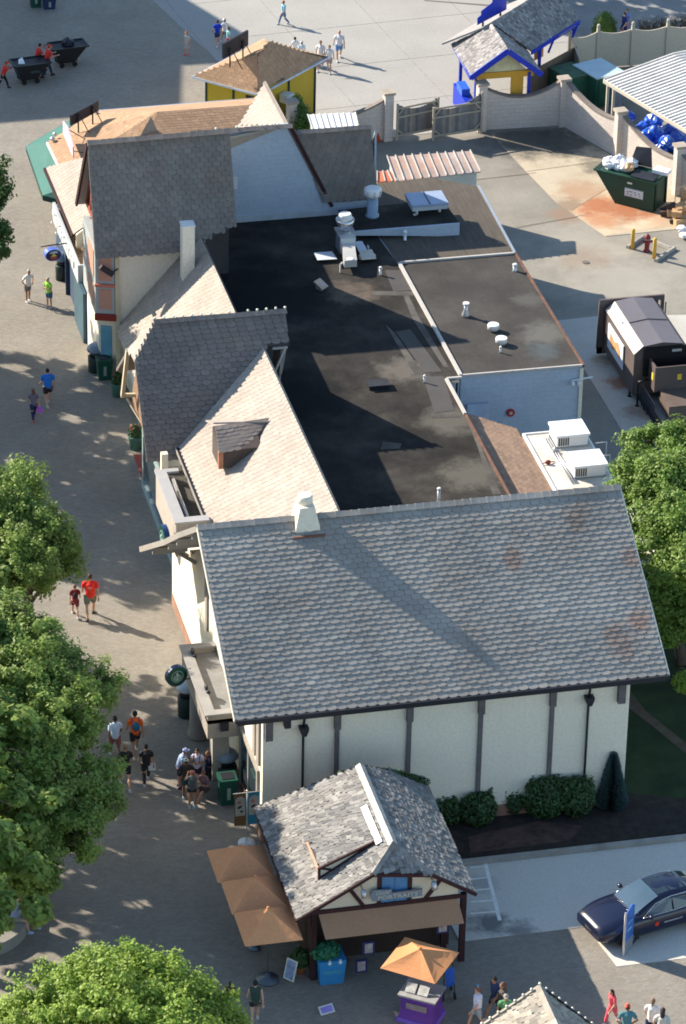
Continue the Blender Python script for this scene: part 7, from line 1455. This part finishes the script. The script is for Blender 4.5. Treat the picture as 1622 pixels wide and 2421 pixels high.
# ================================================================ FRONT RIGHT SHAKE ROOF KIOSK WITH BULBS
ap = P(1277, 2336, 4.2)
bk_ = thing('bulb_trimmed_kiosk', 'small building with pale shake roof and white bulbs along its gable edges', 'kiosk', XY(ap + V((0, -3, 0)), 0))
M_SHK3 = mat('pale_shakes', (.36, .325, .27), .8, .12, 3, c2=(.25, .23, .20), island=.22, spec=.2)
lE, rE, nE = ap + V((-2.3, 0, -1.6)), ap + V((1.75, 0, -1.75)), V((0, -5.5, 0))
roof(bk_, [lE, lE + nE, ap + nE, ap], M_SHK3, M_FELT, row=.19, tab=.2, sc_=0, butt=.03, jit=.02, rnd=.3, thick=.06)
roof(bk_, [rE, rE + nE, ap + nE, ap], M_SHK3, M_FELT, row=.19, tab=.2, sc_=0, butt=.03, jit=.02, rnd=.3, thick=.06)
ridge_cap(bk_, ap + V((0, .02, .05)), ap + nE + V((0, 0, .05)), M_SHK3, .15)
mb = MB(); mb.beam(ap + V((0, .04, .0)), lE + V((0, .04, .0)), .08, .16); mb.build('bargeboard', M_SHK3, bk_); mb = MB(); mb.beam(ap + V((0, .04, .0)), rE + V((0, .04, .0)), .08, .16); mb.build('bargeboard', M_IRON, bk_)
for e_, n_ in ((lE, 9), (rE, 8)):
    for k in range(n_ + 1):
        if e_ is rE and k == 0: continue
        qq = lerp(ap, e_, k / n_) + V((0, .06, .13)); mb = MB(); mb.ell(qq, .045, 8); tag(mb.build('gable_bulb', MATS['bulb_white']), 'small round white bulb on the gable edge of the pale shake roof', 'light bulb', 'bulbs along the pale shake gable')
mb = MB(); mb.prism([XY(lE + V((.4, -.3, 0)), 0), XY(rE + V((-.3, -.3, 0)), 0), XY(rE + V((-.3, -.3, 0)), 2.3), XY(ap + V((0, -.3, 0)), 3.9), XY(lE + V((.4, -.3, 0)), 2.5)], (0, -5, 0)); mb.build('wall', M_CREAM, bk_)
# ================================================================ TREES
def tree(base, blobs, label, ml, n, size=.17, seed=1, trunk=.22, group=None, name='tree'):
    rng = random.Random(seed); base = V(base); t = thing(name, label, 'tree', base, 0, group)
    cz = V((sum(b[0] for b in blobs) / len(blobs), sum(b[1] for b in blobs) / len(blobs), 0))
    mb = MB(); top = V((cz.x, cz.y, max(2.5, min(b[2] for b in blobs))))
    mb.tube([base, lerp(base, top, .5) + V((.1, .05, 0)), top], [trunk, trunk * .8, trunk * .55], 10)
    for b in blobs:
        p = V(b[:3]); st = lerp(base, top, rng.uniform(.55, .95)); mb.tube([st, lerp(st, p, .5) + V((0, 0, .3)), p], [trunk * .4, trunk * .25, .04], 7)
        for _ in range(3): d = V((rng.gauss(0, 1), rng.gauss(0, 1), rng.gauss(0, .6))).normalized() * b[3] * .8; mb.tube([lerp(st, p, .7), p + d * .5, p + d], [.05, .03, .012], 5)
    mb.build('trunk', M_BARK, t)
    mb = MB(); tot = sum(b[3] ** 2 for b in blobs)
    for b in blobs:
        r = b[3]; c = V(b[:3]); m_ = int(n * r * r / tot); cl_ = max(6, int(m_ / 95))
        for _ in range(cl_):                     # leaf clumps spread over the lobe
            d = V((rng.gauss(0, 1), rng.gauss(0, 1), rng.gauss(.15, 1))).normalized(); kk = rng.uniform(.4, 1.05) ** .5 * (1 + .16 * rng.gauss(0, 1))
            p = c + V((d.x, d.y, d.z * .8)) * r * kk; cr = rng.uniform(.2, .46)
            for _ in range(int(m_ / cl_)):
                dd = V((rng.gauss(0, 1), rng.gauss(0, 1), rng.gauss(0, 1))).normalized() * rng.random() ** .5
                q = p + V((dd.x * cr, dd.y * cr, dd.z * cr * .8)); nn_ = (dd * .7 + d * .5 + V((rng.gauss(0, .5), rng.gauss(0, .5), .55))).normalized()
                u = nn_.cross(V((rng.gauss(0, 1), rng.gauss(0, 1), rng.gauss(0, 1)))).normalized(); w_ = nn_.cross(u); s_ = size * rng.uniform(.6, 1.4)
                mb.f([q - u * s_ * .5, q + w_ * s_ * .33 - nn_ * s_ * .06, q + u * s_ * .55 - nn_ * s_ * .1, q - w_ * s_ * .33 - nn_ * s_ * .06])
    mb.build('crown', ml, t); return t
def B(px, py, z, r):     # crown lobe seen at a picture point, at a height
    p = G(px, py, z); return (p.x, p.y, p.z, r)
tree(G(60, 1545, 0), [B(-20, 1150, 6.5, 1.5), B(45, 1120, 6.6, 1.05), B(60, 1200, 6.2, 1.25), B(110, 1235, 5.6, 1.0), B(20, 1290, 5.6, 1.5), B(85, 1310, 5.0, .95), B(135, 1260, 5.0, .7), B(155, 1290, 4.8, .5), B(-40, 1250, 5.5, 1.6), B(60, 1080, 6.6, .6)], 'green tree at the left edge level with the roof well box', M_L1, 66000, .118, 1)
tree(G(30, 2000, 0), [B(20, 1440, 7.4, 1.2), B(105, 1480, 7.2, 1.05), B(50, 1550, 7.2, 1.5), B(150, 1545, 6.6, 1.05), B(232, 1560, 6.3, .75), B(120, 1640, 6.6, 1.5), B(188, 1655, 5.8, .75), B(30, 1700, 6.6, 1.7), B(100, 1760, 5.9, 1.5), B(212, 1778, 5.2, .95), B(222, 1835, 4.8, .85), B(50, 1850, 5.4, 1.6), B(165, 1890, 4.8, 1.15), B(55, 1950, 4.6, 1.2), B(-20, 1900, 5, 1.6), B(-30, 1560, 6.6, 1.7), B(175, 1935, 4.2, .6), B(0, 1985, 4.0, 1.0), B(80, 2000, 3.6, .8)], 'largest deep green tree on the left beside the people in black', M_L1, 140000, .115, 2, .28)
tree(G(290, 2600, 0), [B(270, 2230, 7.2, 1.2), B(350, 2250, 7.2, 1.15), B(190, 2250, 7.0, 1.1), B(430, 2290, 6.8, 1.1), B(490, 2330, 6.2, .95), B(260, 2310, 7.2, 1.6), B(370, 2350, 6.8, 1.5), B(130, 2310, 6.8, 1.2), B(60, 2330, 6.2, 1.0), B(20, 2360, 5.9, .9), B(180, 2390, 6.4, 1.5), B(470, 2400, 5.8, 1.1), B(300, 2420, 6.5, 1.6), B(80, 2420, 6, 1.3), B(520, 2370, 5.4, .7), B(400, 2440, 6, 1.5), B(0, 2460, 5.5, 1.2), B(200, 2480, 6, 1.6)], 'bright yellow green tree filling the bottom left corner', M_L2, 140000, .112, 3, .3)
tree(G(1560, 1520, 0), [B(1470, 1010, 6.6, .7), B(1545, 1010, 6.8, .8), B(1450, 1090, 6.0, .9), B(1530, 1090, 6.4, 1.2), B(1480, 1170, 5.6, 1.1), B(1560, 1180, 5.8, 1.4), B(1510, 1260, 5.0, 1.1), B(1580, 1300, 5.0, 1.3), B(1545, 1350, 4.2, 1.0), B(1600, 1080, 6.4, 1.3), B(1425, 1110, 5.8, .45), B(1590, 1400, 3.6, .9), B(1550, 1430, 3.0, .8)], 'bright green tree on the right beyond the end of the grey roof', leafmat('leaf_mid', (.14, .24, .04), (.21, .31, .06)), 80000, .115, 4)
tree(G(-60, 800, 0), [B(-20, 410, 7, .8), B(-5, 445, 6.8, .45), B(-22, 460, 6.4, .7), B(-25, 530, 5.8, .95), B(-20, 565, 5.4, .75), B(-60, 480, 6.4, 1.3), B(-100, 520, 6, 1.4), B(12, 447, 6.6, .2)], 'tree with thin twigs just entering the left edge near the green awning', M_L3, 20000, .14, 5)
# avenue trees left of the frame (they shade the street)
av = tree((-13.5, 10.5, 0), [(-13.5, 10.5, 6.5, 1.9), (-12.2, 11.2, 6, 1.5), (-14.8, 9.5, 6, 1.5), (-13, 9, 5.6, 1.5), (-14, 12, 5.6, 1.6), (-12.4, 12.4, 7.4, 1.2), (-15.2, 11, 7, 1.3), (-13.5, 10.2, 8.0, 1.2)], 'avenue tree in the row west of the street', M_L1, 13000, .24, 6, .25, 'avenue trees west of the street')
def more(dx, dy, rz, s=1.0):
    c = copy_tree(av); c.location = V((-13.5 + dx, 10.5 + dy, 0)); c.rotation_euler[2] = rz; c.scale = (s, s, s)
    return c
AV = [(3.0, 19.2, 1.0, 1.2), (-1.3, 22.5, 2.1, 1.25), (2.8, 25.3, 3.3, 1.2), (-1.0, 28.5, .7, 1.25), (3.2, 31.5, 5.0, 1.2), (-1.5, 34, 4.1, 1.2), (2.2, 5.2, 2.9, 1.0), (-2.0, 5.5, .3, 1.1), (4.0, -3.4, .4, 1.0), (3.6, -7.2, 5.2, 1.05), (.3, -4.0, 1.1, 1.1), (2.5, -11.5, 2.4, 1.1), (-.8, -9, 3.0, 1.15), (2.2, -15.5, 4, 1.1), (-1.5, -16.0, 5.2, 1.1), (1.5, -20, .9, 1.15), (37, 66, 1.3, 1.0), (38, 65, 3.3, 1.15), (42, 69, 4.3, 1.2)]
for a_ in AV: more(*a_)
# tree behind the right tree, low ground planting
tree((22.5, 9, 0), [(22.5, 9, 5, 2.0), (23.5, 11, 5, 1.8), (21.5, 7, 4.4, 1.5), (24, 7.5, 4.6, 1.7)], 'broad dark tree on the lawn at the right edge', M_L3, 14000, .2, 8)
# yellow green shrub at the right edge, foliage beside the yellow kiosk
mb = MB(); q = G(1566, 1560, 1.2); leafy(mb, q, (.5, .5, .4), 900, .13, rg_); tag(mb.build('bright_shrub', M_L2), 'small sunlit yellow green shrub at the right edge above the dark lawn', 'shrub')
for px, py, s_ in ((672, 262, .5), (682, 275, .5), (690, 285, .45), (674, 246, .4), (701, 292, .35)): pass
mb = MB()
for px, py, s_ in ((676, 262, .55), (686, 276, .6), (698, 288, .5), (676, 246, .45), (716, 296, .35)):
    q = G(px, py, 1.4); leafy(mb, q, (s_, s_, s_ * 1.6), 600, .15, rg_)
tag(mb.build('wall_shrub', leafmat('kiosk_shrub_leaf', (.08, .17, .03), (.13, .22, .05))), 'light green bush between the block wall and the blue sided hall', 'shrub')
# ---- bushes along the front wall
def bush(px, py, r, hh, lab, n, m_=None, shape=None, size=.12):
    q = G(px, py, 0); q.y = max(q.y, -1.7); t = thing('foundation_shrub', lab, 'shrub', q); mb = MB(); rng = random.Random(int(px))
    for _ in range(9): a = rng.uniform(0, 6.28); mb.tube([q, q + V((math.cos(a) * r[0] * .5, math.sin(a) * r[1] * .5, hh * rng.uniform(.5, 1.1)))], [.03, .008], 5)
    mb.build('stems', M_BARK, t); mb = MB(); leafy(mb, q + V((0, 0, hh * .5)), (r[0], r[1], hh * .55), n, size, rng)
    for _ in range(int(8 * r[0] / .7)): d = q + V((rng.uniform(-1, 1) * r[0] * .8, rng.uniform(-1, 1) * r[1] * .5, hh * .8)); leafy(mb, d, (.16, .16, .35), int(n * .03), size, rng)
    mb.build('foliage', m_ or M_LB, t)
bush(1025, 1880, (.55, .5), 1.0, 'dark green shrub half hidden by the shake roof edge', 1200)
bush(1092, 1880, (.68, .6), 1.15, 'round dark green shrub left of the small upright one', 2200)
bush(1172, 1858, (.38, .35), .95, 'small upright shrub between the two wider ones', 900)
bush(1245, 1862, (.85, .7), 1.5, 'large dark green shrub under the middle posts', 3200)
bush(1315, 1860, (.72, .6), 1.45, 'tall dark green shrub by the right downspout', 2600)
q = G(1396, 1842, 0); t = thing('blue_conifer', 'small blue green cone shaped conifer at the cream wall corner', 'conifer', q); mb = MB(); mb.tube([q, q + V((0, 0, 1.9))], [.06, .01], 6); mb.build('stem', M_BARK, t); mb = MB(); rng = random.Random(9)
for _ in range(11000):
    z = rng.random() ** 1.4 * 2.1; rr_3 = (.52 * (1 - z / 2.15) ** .8) * (.6 + .5 * rng.random()) * (1 if z > .15 else .8); a = rng.uniform(0, 6.28); p = q + V((math.cos(a) * rr_3, math.sin(a) * rr_3, z + .03)); o_ = V((math.cos(a), math.sin(a), .7)).normalized(); u = o_.cross(V((rng.gauss(0, 1), rng.gauss(0, 1), rng.gauss(0, 1)))).normalized()
    mb.f([p - u * .035, p + o_ * .12, p + u * .035, p - o_ * .03])
mb.build('foliage', M_LS, t)
# ================================================================ shade from the buildings west of the frame
ob = thing('west_hall', 'large hall west of the street, outside the picture, whose shadow crosses the paving', 'building', (-16, 88, 0))
# corners of its shadow measured on the ground
def unshadow(px, py, h): g = G(px, py, 0); k = h / math.tan(R(SUN_EL)); return V((g.x - math.cos(R(SUN_AZ)) * k, g.y - math.sin(R(SUN_AZ)) * k, 0))
H_ = 13.0
pa, pb, pc, pd = unshadow(-500, 320, H_), unshadow(415, 250, H_), unshadow(438, 237, H_), unshadow(418, 150, H_)
pe, pf, pg = unshadow(540, 143, H_), unshadow(555, 75, H_), unshadow(430, 0, H_)
mb = MB(); mb.prism([pa, pb, pd, pe, pf, pg, unshadow(430, -500, H_), unshadow(-500, -500, H_)], (0, 0, H_)); mb.build('wall', M_CREAM, ob)
for o in LOCALS: del o['_local']
